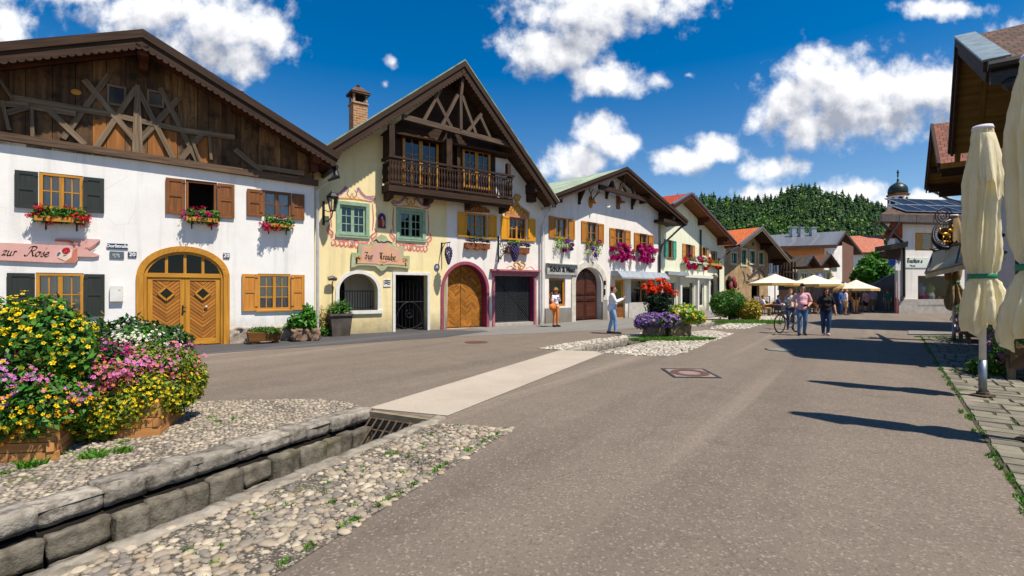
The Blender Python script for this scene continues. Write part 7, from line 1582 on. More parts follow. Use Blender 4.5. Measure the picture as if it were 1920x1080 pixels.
# ================================================================ stone tubs in mid street
M_TUFF = mat('pitted tuff stone', '8f8064', '6d6148', rough=.95, scale=4, detail=8, bump=.9, bscale=14, dirt=('3f3728', 7, .58, .64))
def tub(label, px0, px1, pyb, pyt, k, depth=.7, group='stone flower tubs'):
 q = gr((px0 + px1) / 2, pyb); w = (px1 - px0) / FL * q.y; hh = (pyb - pyt) / FL * q.y; t = thing('stone_tub', label, 'stone tub', (q.x, q.y + depth / 2, 0), R(-8 + 10 * k), group); b = MB(); hewn(b, Vector((-w / 2, -depth / 2, -.02)), Vector((1, 0, 0)), Vector((0, 1, 0)), UPV, w, depth, hh, .05, 30 + k, .08); b.build('tub_body', M_TUFF, t, True); return q, hh, w
qa, ha, wa = tub('left of two grey brown stone tubs, under purple petunias', 1212, 1250, 633, 608, 0); qb, hb_, wb = tub('right of two pitted stone tubs, under lime yellow flowers', 1253, 1297, 632, 606, 1)
TG = 'plants in the stone tubs'
z = qa.y / FL
bs = (qa.x, qa.y + .3, ha); p = plant('purple_petunias', 'wide purple and mauve petunia cushion over the left stone tub', 'flowers', bs, TG); E_ = rel([(at(1222, 600, qa.y + .1).x, qa.y + .1, .62, .5, .35, .25), (at(1250, 600, qa.y).x, qa.y, .62, .42, .32, .24), (at(1204, 604, qa.y).x, qa.y + .1, .5, .22, .25, .2)], bs); foliage('foliage', E_, 1500, .08, L_MID, p, rg); blossoms('blossom', E_, 620, .05, [F_PURP, F_MAUVE, F_PURP, F_VIOL, F_YEL], p, rg, r0=.98, r1=1.12)
bs = (at(1238, 590, qa.y + .4).x, qa.y + .45, ha); p = plant('red_canna_lily', 'scarlet canna flowers on a dark leafy stand above the purple petunias', 'flowers', bs, TG)
cx = bs[0]; E_ = rel([(cx, bs[1], 1.05, .42, .35, .38), (cx + .1, bs[1], .75, .34, .3, .3), (cx - .1, bs[1], 1.3, .4, .3, .2)], bs); foliage('foliage', E_, 1500, .17, leafm('dark canna leaves', '22391c', '182a18'), p, rg, r0=.2, width=.35)
b = MB(); fl = []
for px, py in ((1207, 538), (1219, 530), (1233, 525), (1244, 526), (1216, 546), (1231, 547), (1241, 537), (1252, 536), (1257, 547), (1267, 551), (1243, 560), (1225, 541), (1250, 545), (1236, 540)):
 w_ = at(px, py, bs[1] + rnd.uniform(-.2, .2)) - Vector(bs); b.tube([(w_.x * .3, w_.y * .3, .4), (w_.x * .8, w_.y * .8, w_.z * .7), tuple(w_)], .012, 5, False); fl.append((w_.x, w_.y, w_.z, .09, .09, .1))
b.build('stems', L_DARK, p); blossoms('blossom', fl, 150, .085, [F_SCAR, F_SCAR, F_RED, F_SCAR, F_GOLD], p, rg, r0=.3, r1=1.0, petals=5)
bs = (qb.x + .15, qb.y + .3, hb_); p = plant('lime_yellow_daisies', 'lime green mound with yellow daisies over the right stone tub', 'flowers', bs, TG); E_ = rel([(at(1280, 590, qb.y + .2).x, qb.y + .2, .78, .55, .4, .32), (at(1305, 593, qb.y + .1).x, qb.y + .1, .68, .28, .3, .22), (at(1262, 590, qb.y + .2).x, qb.y + .2, .78, .34, .3, .28)], bs); foliage('foliage', E_, 2300, .1, L_LIME, p, rg); blossoms('blossom', E_, 110, .055, [F_YEL, F_WHITE, F_YEL, F_GOLD, F_CEN], p, rg, r0=1.0, r1=1.12)
# ================================================================ bushes by the cafe
q = gr(1380, 602); bs = (q.x, q.y + .8, 0); p = plant('round_green_bush', 'round dark green clipped bush behind the golden shrub', 'bush', bs); zc = q.y / FL
E_ = [(0, 0, .95, .82, .75, .72), (-.25, 0, .75, .7, .7, .6), (.35, 0, .8, .6, .6, .6)]; foliage('foliage', E_, 4600, .13, L_MID, p, rg, r0=.6); b = MB(); b.tube([(0, 0, 0), (0, 0, .8)], .07, 6); b.build('trunk', W_DARK, p)
q = gr(1411, 602); bs = (q.x, q.y + .3, 0); p = plant('golden_shrub', 'golden yellow round shrub on the grass by the road', 'bush', bs); foliage('foliage', [(0, 0, .5, .62, .55, .52)], 2600, .13, L_GOLD, p, rg, r0=.5); foliage('inner_leaves', [(0, 0, .45, .5, .45, .45)], 700, .13, L_MID, p, rg, r0=.3)
q = gr(1374, 600); bs = (q.x, q.y + .2, 0); p = plant('rusty_shrub', 'low rust orange shrub in front of the round green bush', 'bush', bs); foliage('foliage', [(-.35, 0, .55, .4, .35, .2), (.3, 0, .5, .4, .35, .2)], 1300, .12, L_RUST, p, rg, r0=.3); foliage('pale_blossom', [(.1, -.2, .25, .3, .25, .22)], 500, .09, F_MAUVE, p, rg)
# ================================================================ pots along the house fronts
q = H2.w(.75, -.45, 0); t = thing('stone_pot', 'tall square dark stone pot at the foot of the yellow house', 'pot', q, H2.a); b = MB(); b.hexa([(-.3, -.28, 0), (.3, -.28, 0), (.3, .28, 0), (-.3, .28, 0), (-.37, -.35, .72), (.37, -.35, .72), (.37, .35, .72), (-.37, .35, .72)]); b.box(-.41, .41, -.39, .39, .723, .79)
b.build('pot_body', mat('dark stained stone', '5e554e', '463f3a', rough=.9, scale=3, detail=8, bump=.5, dirt=('3a3a26', 2, .55, .7)), t)
p = plant('upright_evergreen', 'bushy upright green plant in the dark stone pot', 'plant', q + Vector((0, 0, .75)), 'plants along the house fronts'); foliage('foliage', [(0, 0, .22, .42, .35, .26)], 1100, .16, L_MID, p, rg, r0=.1, up=1.5, width=.22, jitter=.4)
q = H1.w(-1.55, -.55, 0); t = thing('wooden_trough', 'low brown wooden trough on feet against the rubble plinth', 'planter', q, H1.a); b = MB(); b.hexa([(-.42, -.16, .08), (.42, -.16, .08), (.42, .16, .08), (-.42, .16, .08), (-.47, -.2, .36), (.47, -.2, .36), (.47, .2, .36), (-.47, .2, .36)]); b.build('trough_body', wood('mossy brown trough boards', '7a5226', '543716'), t)
for x in (-.3, .3): g = MB(); g.box(x - .08, x + .08, -.15, .15, 0, .078); g.build('foot', W_DARK, t)
p = plant('low_herbs', 'low green herbs in the brown wooden trough', 'plant', q + Vector((0, 0, .36)), 'plants along the house fronts'); foliage('foliage', [(0, 0, .03, .42, .15, .1)], 600, .1, L_MID, p, rg, up=1, width=.3)
q = H1.w(-.35, -.4, 0); t = thing('bark_planter', 'rough pinkish bark planter at the right corner of the white inn', 'planter', q, H1.a); b = MB(); hewn(b, Vector((-.42, -.25, 0)), Vector((1, 0, 0)), Vector((0, 1, 0)), UPV, .84, .5, .4, .06, 91, .06); b.build('planter_body', mat('pinkish bark', '8f7460', '6b5442', scale=6, bump=.9, bscale=16), t, True)
p = plant('green_hosta', 'leafy bright green plant in the bark planter', 'plant', q + Vector((0, 0, .38)), 'plants along the house fronts'); foliage('foliage', [(-.1, 0, .22, .42, .3, .26), (.1, .0, .45, .18, .16, .26)], 900, .17, L_TREE, p, rg, r0=.2, up=.6)
q = H2.w(.18, -.25, 0); p = plant('dry_tall_grass', 'dry straw coloured climber and weeds at the downpipe between the inn and the yellow house', 'plant', q, 'plants along the house fronts'); foliage('foliage', [(.0, 0, .5, .2, .12, .5)], 380, .14, leafm('dry straw leaves', 'b0a060', '8a8040'), p, rg, r0=.1, up=1.2, width=.25); foliage('green_weeds', [(.1, -.05, .15, .4, .25, .2)], 420, .12, L_MID, p, rg, r0=.1)
# ================================================================ right hand planters
q = gr(1880, 703); RA = math.atan2(v0.y, v0.x)
def leggy(label, q, L, lab2, cols, seed, hh=1.0):
 t = thing('wooden_trough', label, 'planter', q, RA); b = MB(); b.box(-L / 2, L / 2, -.6, 0, .22, .58); b.build('trough_body', wood('grey brown trough boards', '6c5138', '4a3624'), t)
 for x in (-L / 2 + .1, L / 2 - .1):
  g = MB(); g.hexa([(x - .05, -.08, 0), (x + .05, -.08, 0), (x + .05, .02, 0), (x - .05, .02, 0), (x - .06, -.08, .75), (x + .06, -.08, .75), (x + .06, .08, .75), (x - .06, .08, .75)]); g.build('leg', W_GREY, t)
 p = plant('purple_petunias', lab2, 'flowers', q + Vector((0, 0, .55)), 'petunias in the right hand troughs'); p.rotation_euler.z = RA; E_ = [(L * (-.5 + (i + .5) / 4), -.25, .18 + .1 * (i % 2), L / 5, .45, .36 * hh) for i in range(4)]; foliage('foliage', E_, 2600, .08, L_MID, p, rg); blossoms('blossom', E_, 260, .04, cols, p, rg, r0=.98, r1=1.12)
leggy('brown wooden trough on splayed legs at the right edge under the nearer parasol', gr(1880, 703), 1.5, 'violet and pink petunias in the trough at the right edge', [F_VIOL, F_PURP, F_VIOL, F_MAG, F_DCEN], 1, 1.35)
leggy('brown wooden trough behind the pole of the folded parasol', gr(1806, 640), 2.2, 'pinkish white and violet flowers behind the folded parasol', [F_MAUVE, F_PINK, F_VIOL, F_DCEN], 2, 1.3)
q = gr(1857, 705); p = plant('trailing_greens', 'low leafy green plant on the paving beside the trough leg', 'plant', q); foliage('foliage', [(0, .1, .16, .3, .25, .2)], 700, .09, L_MID, p, rg); blossoms('blossom', [(0, .1, .16, .3, .25, .2)], 30, .03, [F_YEL, F_CEN], p, rg)
# ================================================================ the street tree and the wooded hill
q = at(1638, 545, 46); p = thing('street_tree', 'fresh green round crowned tree at the end of the street behind the parasols', 'tree', (q.x, q.y, 0)); k = 46 / FL; E_ = []
for px, py, r in ((1638, 500, 22), (1618, 508, 17), (1660, 510, 16), (1640, 486, 14), (1625, 492, 14), (1655, 496, 15), (1612, 520, 12), (1664, 520, 12), (1640, 520, 20), (1630, 530, 12)): E_.append(((px - 1638) * k, rnd.uniform(-.5, .5), CH + (HY - py) * k, r * k, r * k, r * k * .85))
foliage('crown', E_, 9000, .3, L_TREE, p, rg, r0=.5); b = MB(); b.tube([(0, 0, 0), (.05, 0, 1.0), (0, 0, 2.2)], [.22, .17, .13], 8)
for i in range(5): a = i * 1.3; b.tube([(0, 0, 1.6), (.6 * math.cos(a), .5 * math.sin(a), 2.6), (1.1 * math.cos(a), .8 * math.sin(a), 3.4)], [.09, .06, .03], 6)
b.build('trunk', W_DARK, p)
HP = [(1180, 425), (1250, 385), (1310, 371), (1370, 375), (1400, 378), (1440, 378), (1465, 366), (1500, 356), (1530, 360), (1570, 372), (1610, 379), (1650, 391), (1670, 398), (1720, 415), (1800, 450), (1900, 500)]
def hill_top(px):
 for (a, y0_), (c, y1_) in zip(HP, HP[1:]):
  if a <= px <= c: return y0_ + (y1_ - y0_) * (px - a) / (c - a)
 return HP[0][1] if px < HP[0][0] else HP[-1][1]
HD0, HD1 = 150., 300.
def hill_z(px, t):
 """ground height on the hill; t 0 at the foot, 1 at the crest"""
 top = (HY - (hill_top(px) + 14)) / FL * HD1 + CH; return top * (t ** 1.15)
V = []; nx_, nt_ = 60, 14
for i in range(nx_ + 1):
 px = 1060 + (1960 - 1060) * i / nx_
 for j in range(nt_ + 1):
  t = j / nt_; d = HD0 + (HD1 - HD0) * t; V.append(((px - CX) / FL * d, d, hill_z(px, t) - .5))
 d = HD1 + 60; V.append(((px - CX) / FL * d, d, hill_z(px, 1) * .7))
s_ = nt_ + 2; Fq = [(i * s_ + j, (i + 1) * s_ + j, (i + 1) * s_ + j + 1, i * s_ + j + 1) for i in range(nx_) for j in range(nt_ + 1)]
tag(np_mesh('hill', V, Fq, mat('forest floor', '2a3a1a', '1e2a14', scale=.1), smooth=True), kind='structure')
rf = np.random.default_rng(77); VV = []; FF = []; MI = []; nv = 0
def add(V, Fq, mi):
 global nv
 VV.append(V); FF.append(Fq + nv); MI.append(np.full(len(Fq), mi)); nv += len(V)
cnt = 0
while cnt < 2600:
 t = rf.random() ** .75; px = rf.uniform(1130, 1930); d = HD0 + (HD1 - HD0) * t; x = (px - CX) / FL * d + rf.normal(); zb = hill_z(px, t); cnt += 1
 conif = rf.random() < (.1 + .8 * min(1, t * 1.5)) and not (1400 < px < 1470 and t < .6 and rf.random() < .6)
 if conif:
  Hh = rf.uniform(6, 11) * (1.0 if t > .3 else .8); r0 = Hh * rf.uniform(.23, .33); L = 7; n = 8; tone = int(rf.integers(0, 3)); pts = []
  for l in range(L):
   f = l / (L - 1); z = Hh * (.12 + .88 * f); r = r0 * .72 * (1 - f) ** .85 + .1
   for hf in (0, 1):
    a = 2 * np.pi * (np.arange(n) + .5 * hf + rf.random()) / n; rr = r * (1.0 if hf == 0 else .55) * rf.uniform(.65, 1.25, n)
    pts.append(np.stack([rr * np.cos(a) + x, rr * np.sin(a) + d, np.full(n, zb + z + (-.04 * Hh if hf == 0 else .03 * Hh)) + rf.normal(size=n) * .25], 1))
  V = np.concatenate(pts); Fq = []
  for l in range(2 * L - 1):
   for j in range(n): Fq.append((l * n + j, l * n + (j + 1) % n, (l + 1) * n + (j + 1) % n, (l + 1) * n + j))
  add(V, np.array(Fq), tone); k = 46; f = rf.random(k) ** 1.25; a = rf.uniform(0, 6.283, k); R1_ = r0 * (1 - f) ** .8 * rf.uniform(.85, 1.45, k) + .25; Zb = zb + Hh * (.14 + .84 * f); w_ = R1_ * .3 + .18; ca, sa = np.cos(a), np.sin(a)
  Q4 = np.stack([np.stack([x + ca * R1_ * s1 - sa * w_ * s2, d + sa * R1_ * s1 + ca * w_ * s2, Zb + R1_ * s3], 1) for s1, s2, s3 in ((.25, 0, .25), (.7, -1, -.02), (1.05, 0, -.32), (.7, 1, -.02))], 1); add(Q4.reshape(-1, 3), np.arange(k * 4).reshape(k, 4), tone)
 else:
  Hh = rf.uniform(6, 10); ells = [(x + rf.normal() * 1.3, d + rf.normal() * 1.2, zb + Hh * rf.uniform(.45, .75), *(rf.uniform(1.6, 2.6) * np.array([1, 1, .95]))) for _ in range(4)]
  P, N = ell_points(ells, 150, rf, r0=.7); V, Fq = leaf_quads(P, N, 1.15, rf, width=.8); add(V, Fq, 3 + int(rf.integers(0, 2)))
FM = [mat('spruce green dark', '2a4722', '1b3317', rough=.8, scale=.9, lo=.4, hi=.6), mat('spruce green', '365629', '24411d', rough=.8, scale=.9, lo=.4, hi=.6), mat('spruce green olive', '466632', '2f4c24', rough=.8, scale=.9, lo=.4, hi=.6), leafm('beech green', '47692a', '365720'), leafm('light beech green', '61812f', '4a6a27')]
tag(np_mesh('forest', np.concatenate(VV), np.concatenate(FF), FM, np.concatenate(MI)), kind='stuff')
# ================================================================ people
def fuse(mb, voxel, sm=2):
 """one continuous surface grown over the overlapping body volumes"""
 o = link('tmp', mb.mesh('tmp', W_DARK)); r = o.modifiers.new('r', 'REMESH'); r.mode = 'VOXEL'; r.voxel_size = voxel; r.use_smooth_shade = True
 if sm: s = o.modifiers.new('s', 'SMOOTH'); s.factor = .5; s.iterations = sm
 dg = bpy.context.evaluated_depsgraph_get(); me = bpy.data.meshes.new_from_object(o.evaluated_get(dg)); bpy.data.objects.remove(o); me.materials.clear(); return me
def limb(b, pts, rs, n=10):
 P = [Vector(p) for p in pts]; q = []; r = []
 for i, (p, ra) in enumerate(zip(P, rs)):
  if i == 0: d = (P[1] - p).normalized(); q += [p - d * ra * .95, p - d * ra * .6]; r += [ra * .25, ra * .8]
  q.append(p); r.append(ra)
  if i == len(P) - 1: d = (p - P[i - 1]).normalized(); q += [p + d * ra * .6, p + d * ra * .95]; r += [ra * .8, ra * .25]
 b.tube(q, r, n)
def hand(b, w, d, palm, side, grip=.5, s=1.):
 """palm and five bent fingers; d points along the forearm, palm the way the palm faces"""
 d = Vector(d).normalized(); palm = (Vector(palm) - d * Vector(palm).dot(d)).normalized(); x = d.cross(palm) * side; w = Vector(w)
 limb(b, [w, w + d * .045 * s, w + d * .08 * s], [.024 * s, .03 * s, .03 * s], 8); limb(b, [w + d * .05 * s + x * .02 * s, w + d * .085 * s + x * .03 * s], [.02 * s, .018 * s], 8); limb(b, [w + d * .05 * s - x * .02 * s, w + d * .085 * s - x * .028 * s], [.02 * s, .018 * s], 8)
 for k, L in enumerate((.07, .08, .075, .058)):
  o = w + d * (.092 - .004 * abs(k - 1)) * s + x * (.033 - .022 * k) * s; a = grip * 1.1; p1 = o + (d * math.cos(a * .6) + palm * math.sin(a * .6)) * L * .5 * s; p2 = p1 + (d * math.cos(a * 1.6) + palm * math.sin(a * 1.6)) * L * .5 * s; limb(b, [o - d * .01 * s, p1, p2], [.0095 * s, .0088 * s, .0075 * s], 7)
 o = w + d * .03 * s + x * .03 * s; p1 = o + (d * .7 + x * .5 + palm * .35).normalized() * .04 * s; p2 = p1 + (d * .9 + x * .05 + palm * (.3 + grip * .5)).normalized() * .035 * s; limb(b, [o, p1, p2], [.013 * s, .0115 * s, .009 * s], 7)
SK = mat('skin', 'd09a7a', 'c48a6a', rough=.55, scale=12, spec=.35); SK2 = mat('tanned skin', 'b87e5c', 'a87050', rough=.55, scale=12, spec=.35)
EYE = mat('dark eyes', '201814', rough=.3); LIP = mat('lips', 'a65a50', rough=.5)
def cloth(name, a, b=None, sc=6): return mat(name, a, b, rough=.85, scale=sc, bump=.3, bscale=24)
def person(label, loc, yaw, H=1.75, female=False, build=1., top=None, legs=None, hair=None, hairkind='short', shoes=None, skin=None, pose=None, res=.012, shorts=False, sleeves='short', glasses=False, group=None, belly=0., bag=None, hem=.0, hat=None, grip=(.5, .5)):
 """pose: joint overrides in metres for a 1.75 m body facing -y (x to the viewer's right)"""
 t = thing('person', label, 'person', loc, yaw, group); skin = skin or SK; k = H / 1.75
 J = dict(head=(0, -.025, 1.635), neck=(0, .012, 1.47), chest=(0, 0, 1.30), waist=(0, 0, 1.10), pelvis=(0, .01, .95))
 for s_, n_ in ((-1, 'a'), (1, 'b')):
  J.update({'sh' + n_: (s_ * .185, .01, 1.415), 'el' + n_: (s_ * .235, .035, 1.13), 'wr' + n_: (s_ * .245, -.04, .89), 'hi' + n_: (s_ * .092, .01, .92), 'kn' + n_: (s_ * .10, -.015, .50), 'an' + n_: (s_ * .105, .03, .085), 'to' + n_: (s_ * .125, -.13, .035)})
 if female:
  for n_, s_ in (('a', -1), ('b', 1)): J['sh' + n_] = (s_ * .165, .01, 1.405); J['el' + n_] = (s_ * .215, .03, 1.13)
 J.update(pose or {}); J = {a: Vector(v) for a, v in J.items()}
 B = build; sc = Matrix.Scale(k, 4)
 def torso(b, g):
  hipw = .155 * B * (1.08 if female else .98) + g; wst = .135 * B * (.92 if female else 1.0) + g; ch = .165 * B * (.92 if female else 1.0) + g
  c, w, p, nk = J['chest'], J['waist'], J['pelvis'], J['neck']
  b.ball(c + Vector((0, -.0, .0)), (ch, .105 * B + g, .16 + g)); b.ball((c + w) / 2, ((ch + wst) / 2, .105 * B + g + belly * .4, .16)); b.ball(w + Vector((0, -belly, 0)), (wst, .1 * B + g + belly, .15)); b.ball(p + Vector((0, -.0, .03)), (hipw, .115 * B + g, .13))
  b.ball(J['sha'] * .45 + J['shb'] * .55 + Vector((0, 0, -.05)), (.15 * B + g, .075 * B + g, .07 + g)); limb(b, [J['sha'], (J['sha'] + J['shb']) / 2 + Vector((0, 0, .02)), J['shb']], [.05 * B + g, .065 + g, .05 * B + g])
  limb(b, [nk - Vector((0, 0, .05)), nk + Vector((0, -.005, .0))], [.075 + g * .5, .058 + g * .3])
  if female:
   for s_ in (-1, 1): b.ball(c + Vector((s_ * .075, -.085 * B - g * .5, -.0)), (.07 * B + g * .5, .065 * B, .072))
 def arm(b, n_, g, f=1.): S, E, W = J['sh' + n_], J['el' + n_], J['wr' + n_]; limb(b, [S, S.lerp(E, .4), E] if f < 1 else [S, S.lerp(E, .4), E, E.lerp(W, .3), W], ([.05 * B + g, .047 * B + g, .04 * B + g] if f < 1 else [.05 * B + g, .047 * B + g, .038 * B + g, .04 * B + g, .026 * B + g]))
 def leg(b, n_, g, upto=1.):
  Hh, K, A_ = J['hi' + n_], J['kn' + n_], J['an' + n_]
  if upto < 1: limb(b, [Hh, Hh.lerp(K, .5), Hh.lerp(K, .85)], [.093 * B + g, .08 * B + g, .075 * B + g + .01])
  else: limb(b, [Hh, Hh.lerp(K, .5), K, K.lerp(A_, .3), A_ + Vector((0, 0, .0))], [.093 * B + g, .075 * B + g, .055 * B + g, .056 * B + g, .036 * B + g])
 # body
 b = MB(); h = J['head']
 b.ball(h + Vector((0, .01, .025)), (.073, .092, .098), 16, 12); b.ball(h + Vector((0, -.02, -.045)), (.055, .07, .075), 14, 10); b.ball(h + Vector((0, -.072, -.085)), (.026, .022, .022)); limb(b, [h + Vector((0, -.088, .01)), h + Vector((0, -.106, -.03))], [.011, .016], 8)
 for s_ in (-1, 1): b.ball(h + Vector((s_ * .074, .01, -.01)), (.01, .02, .032)); b.ball(h + Vector((s_ * .032, -.062, -.03)), (.024, .022, .022))
 limb(b, [J['neck'] - Vector((0, 0, .04)), J['neck'] + Vector((0, 0, .03)), h + Vector((0, .015, -.05))], [.062, .053, .052]); torso(b, -.012)
 for n_, s_ in (('a', -1), ('b', 1)):
  arm(b, n_, 0); d = (J['wr' + n_] - J['el' + n_]); pm = Vector((-s_, -.2, 0)) if abs(d.normalized().z) > .6 else Vector((0, 0, 1))
  if res < .018: hand(b, J['wr' + n_], d, pm, -s_, grip[0 if s_ < 0 else 1])
  else: limb(b, [J['wr' + n_], J['wr' + n_] + d.normalized() * .09, J['wr' + n_] + d.normalized() * .15 + pm * .03], [.028, .036, .024]); limb(b, [J['wr' + n_] + d.normalized() * .04, J['wr' + n_] + d.normalized() * .09 + pm * .05], [.016, .012])
  leg(b, n_, -.008); limb(b, [J['an' + n_] + Vector((0, .02, -.02)), J['an' + n_] * .4 + J['to' + n_] * .6, J['to' + n_]], [.036, .034, .028])
 b.v = [tuple(sc @ Vector(p)) for p in b.v]; me = fuse(b, min(res, .0085) if res < .018 else res)
 for m_ in (skin, EYE, LIP): me.materials.append(m_)
 mi = np.zeros(len(me.polygons), dtype=np.int32); C = np.empty(len(me.polygons) * 3); me.polygons.foreach_get('center', C); C = C.reshape(-1, 3) / k - np.array(h)
 for s_ in (-1, 1): mi[((np.abs(C[:, 0] - s_ * .031) < .016) & (np.abs(C[:, 2] - .012) < .0085) & (C[:, 1] < -.055))] = 1
 mi[(np.abs(C[:, 0]) < .024) & (np.abs(C[:, 2] + .062) < .0075) & (C[:, 1] < -.05)] = 2
 me.polygons.foreach_set('material_index', mi); link('body', me, t)
 # clothes
 b = MB(); torso(b, .014)
 if sleeves:
  for n_ in 'ab':
   if sleeves == 'short': S, E = J['sh' + n_], J['el' + n_]; limb(b, [S, S.lerp(E, .35), S.lerp(E, .78)], [.066 * B, .064 * B, .062 * B])
   else: arm(b, n_, .014)
 if hem: b.ball(J['pelvis'] + Vector((0, 0, -.0)), (.165 * B + .02, .125 * B + .02 + belly * .3, .14 + hem))
 b.v = [tuple(sc @ Vector(p)) for p in b.v]; me = fuse(b, res); me.materials.append(top);
 z_cut = (J['neck'].z + .012) * k
 bm = bmesh.new(); bm.from_mesh(me)
 bmesh.ops.delete(bm, geom=[f for f in bm.faces if f.calc_center_median().z > z_cut or f.calc_center_median().z < (J['pelvis'].z - .03 - hem) * k], context='FACES'); bm.to_mesh(me); bm.free(); link('shirt', me, t)
 b = MB(); b.ball(J['pelvis'] + Vector((0, .0, .02)), (.158 * B * (1.06 if female else 1) + .006, .118 * B + .008, .125))
 for n_ in 'ab': leg(b, n_, .012, .5 if shorts else 1.)
 b.v = [tuple(sc @ Vector(p)) for p in b.v]; me = fuse(b, res); me.materials.append(legs); link('shorts' if shorts else 'trousers', me, t)
 for n_ in 'ab':
  b = MB(); a_, o_ = J['an' + n_], J['to' + n_]; limb(b, [a_ + Vector((0, .035, -.035)), a_ * .5 + o_ * .5 + Vector((0, 0, -.005)), o_ + Vector((0, -.03, .008))], [.045, .046, .036]); b.v = [((sc @ Vector(p)).x, (sc @ Vector(p)).y, max(.002, (sc @ Vector(p)).z)) for p in b.v]; me = fuse(b, res, 1); me.materials.append(shoes or M_IRON); link('shoe', me, t)
 # hair
 b = MB(); b.ball(h + Vector((0, .028, .045)), (.082, .092, .092), 14, 10)
 if hairkind == 'short': b.ball(h + Vector((0, -.045, .1)), (.06, .045, .035)); b.ball(h + Vector((0, .06, -.01)), (.07, .05, .075))
 if hairkind == 'tall': b.ball(h + Vector((0, -.04, .115)), (.068, .055, .06)); b.ball(h + Vector((0, .02, .13)), (.065, .07, .05)); b.ball(h + Vector((0, .06, -.01)), (.072, .05, .075))
 if hairkind == 'long':
  b.ball(h + Vector((0, -.03, .095)), (.075, .06, .04)); b.ball(h + Vector((0, .065, -.06)), (.085, .055, .15))
  for s_ in (-1, 1): limb(b, [h + Vector((s_ * .07, -.01, .06)), h + Vector((s_ * .088, .01, -.05)), h + Vector((s_ * .095, -.005, -.15)), h + Vector((s_ * .085, -.01, -.23))], [.03, .034, .036, .025])
 b.v = [tuple(sc @ Vector(p)) for p in b.v]; me = fuse(b, res, 1); me.materials.append(hair or mat('dark hair', '241a14', '16100c', rough=.6, scale=40)); link('hair', me, t)
 if glasses:
  b = MB()
  for s_ in (-1, 1): b.ball(h + Vector((s_ * .032, -.088, .012)), (.028, .01, .022)); b.tube([h + Vector((s_ * .055, -.082, .016)), h + Vector((s_ * .078, .0, .012))], .004, 5)
  b.tube([h + Vector((-.01, -.096, .018)), h + Vector((.01, -.096, .018))], .004, 5); b.v = [tuple(sc @ Vector(p)) for p in b.v]; b.build('sunglasses', mat('black glasses', '101010', rough=.15, spec=.7), t, True)
 if hat:
  b = MB(); b.lathe([(.165, .0), (.17, .012), (.1, .02), (.095, .07), (.07, .11), (.02, .12)], 18, h + Vector((0, .015, .055))); b.v = [tuple(sc @ Vector(p)) for p in b.v]; b.build('hat', hat, t, True)
 return t
JEAN = cloth('blue denim', '5f83a8', '476a90'); JEAND = cloth('dark blue denim', '2f4d70', '22395a'); JEANL = cloth('pale washed denim', '8fb0d2', '6f93bc')
C_PINK = cloth('pink polo cloth', 'dba9b2', 'cf9aa5'); C_BLK = cloth('black tee cloth', '1b1a1c', '242326'); C_WHT = cloth('white shirt cloth', 'e6e6ec', 'd6d8e2'); C_ORA = cloth('orange cloth', 'd98a4a', 'c87432'); C_PAT = cloth('black and white patterned cloth', 'd8d4d0', '4a4648', 14)
C_NAVY = cloth('navy cloth', '243a6a', '1a2a50'); C_BLU = cloth('blue cloth', '3d5fa8', '2f4a88'); C_CORAL = cloth('coral patterned cloth', 'c8504c', 'e0c0b8', 9); C_LIL = cloth('lilac grey cloth', 'a9a0b8', '968ca8'); C_KHA = cloth('khaki cloth', '8a7a50', '74663e'); C_TEAL = cloth('teal green cloth', '2f6f5c', '285a4c'); C_GREY = cloth('grey cloth', '77726e', '625e5a'); C_TAN = cloth('sand cloth', 'c9a878', 'b4935f')
HB = mat('brown hair', '5a3418', '43260f', rough=.55, scale=40); HR = mat('auburn hair', '6a2a1c', '4e1e14', rough=.55, scale=40); HBL = mat('straw blond hair', 'a8783c', '8a5e2a', rough=.55, scale=40); HG_ = mat('grey hair', 'b4aca4', '948c84', rough=.6, scale=40); BELT = mat('black belt leather', '15120f')
def stand(px, py): q = gr(px, py); return (q.x, q.y, 0)
def facing(px): return -math.atan2((px - CX) / FL, 1)       # turned to look back along the street
walkA = {'hia': (-.092, .01, .92), 'kna': (-.10, -.08, .52), 'ana': (-.105, -.04, .09), 'toa': (-.12, -.20, .05), 'knb': (.10, .02, .50), 'anb': (.105, .14, .11), 'tob': (.115, .0, .03)}
q = stand(1504, 629)
M1 = person('man in a pink polo shirt and blue jeans walking and wheeling a black bicycle', q, -.28, 1.80, build=1.03, top=C_PINK, legs=JEAN, hairkind='tall', belly=.03, glasses=True, hem=.03, res=.011, shoes=mat('dark shoes', '26242a'),
   pose={**walkA, 'ela': (-.30, .05, 1.16), 'wra': (-.36, -.20, 1.03), 'elb': (.29, .03, 1.15), 'wrb': (.16, -.17, 1.05)}, grip=(1.0, .6))
b = MB(); b.ball((.05, -.27, 1.08), (.07, .035, .035)); b.box(-.0, .1, -.31, -.24, 1.05, 1.1); b.build('belt_bag', BELT, M1)
walkB = {'kna': (-.09, .02, .50), 'ana': (-.06, .12, .11), 'toa': (-.06, -.02, .03), 'knb': (.07, -.08, .52), 'anb': (.035, -.05, .09), 'tob': (.03, -.21, .04)}
q = stand(1549, 629)
person('woman in a black tee shirt and dark cropped jeans with long brown hair and sunglasses', q, -.25, 1.69, True, 1.1, C_BLK, JEAND, HB, 'long', mat('pale pink sandals', 'd8b4a4'), pose={**walkB, 'ela': (-.27, .03, 1.14), 'wra': (-.29, -.03, .90), 'elb': (.27, .03, 1.13), 'wrb': (.29, -.05, .88)}, glasses=True, hem=.06, res=.011, belly=.02)
q = stand(1482, 618)
person('person in a black and white patterned top and dark jeans walking behind the bicycle', q, -.4, 1.66, True, 1.0, C_PAT, JEAND, HBL, 'short', None, sleeves='long', pose={**walkA, 'wra': (-.28, -.22, 1.0), 'wrb': (.2, -.25, 1.02)}, res=.013)
q = stand(1148, 626)
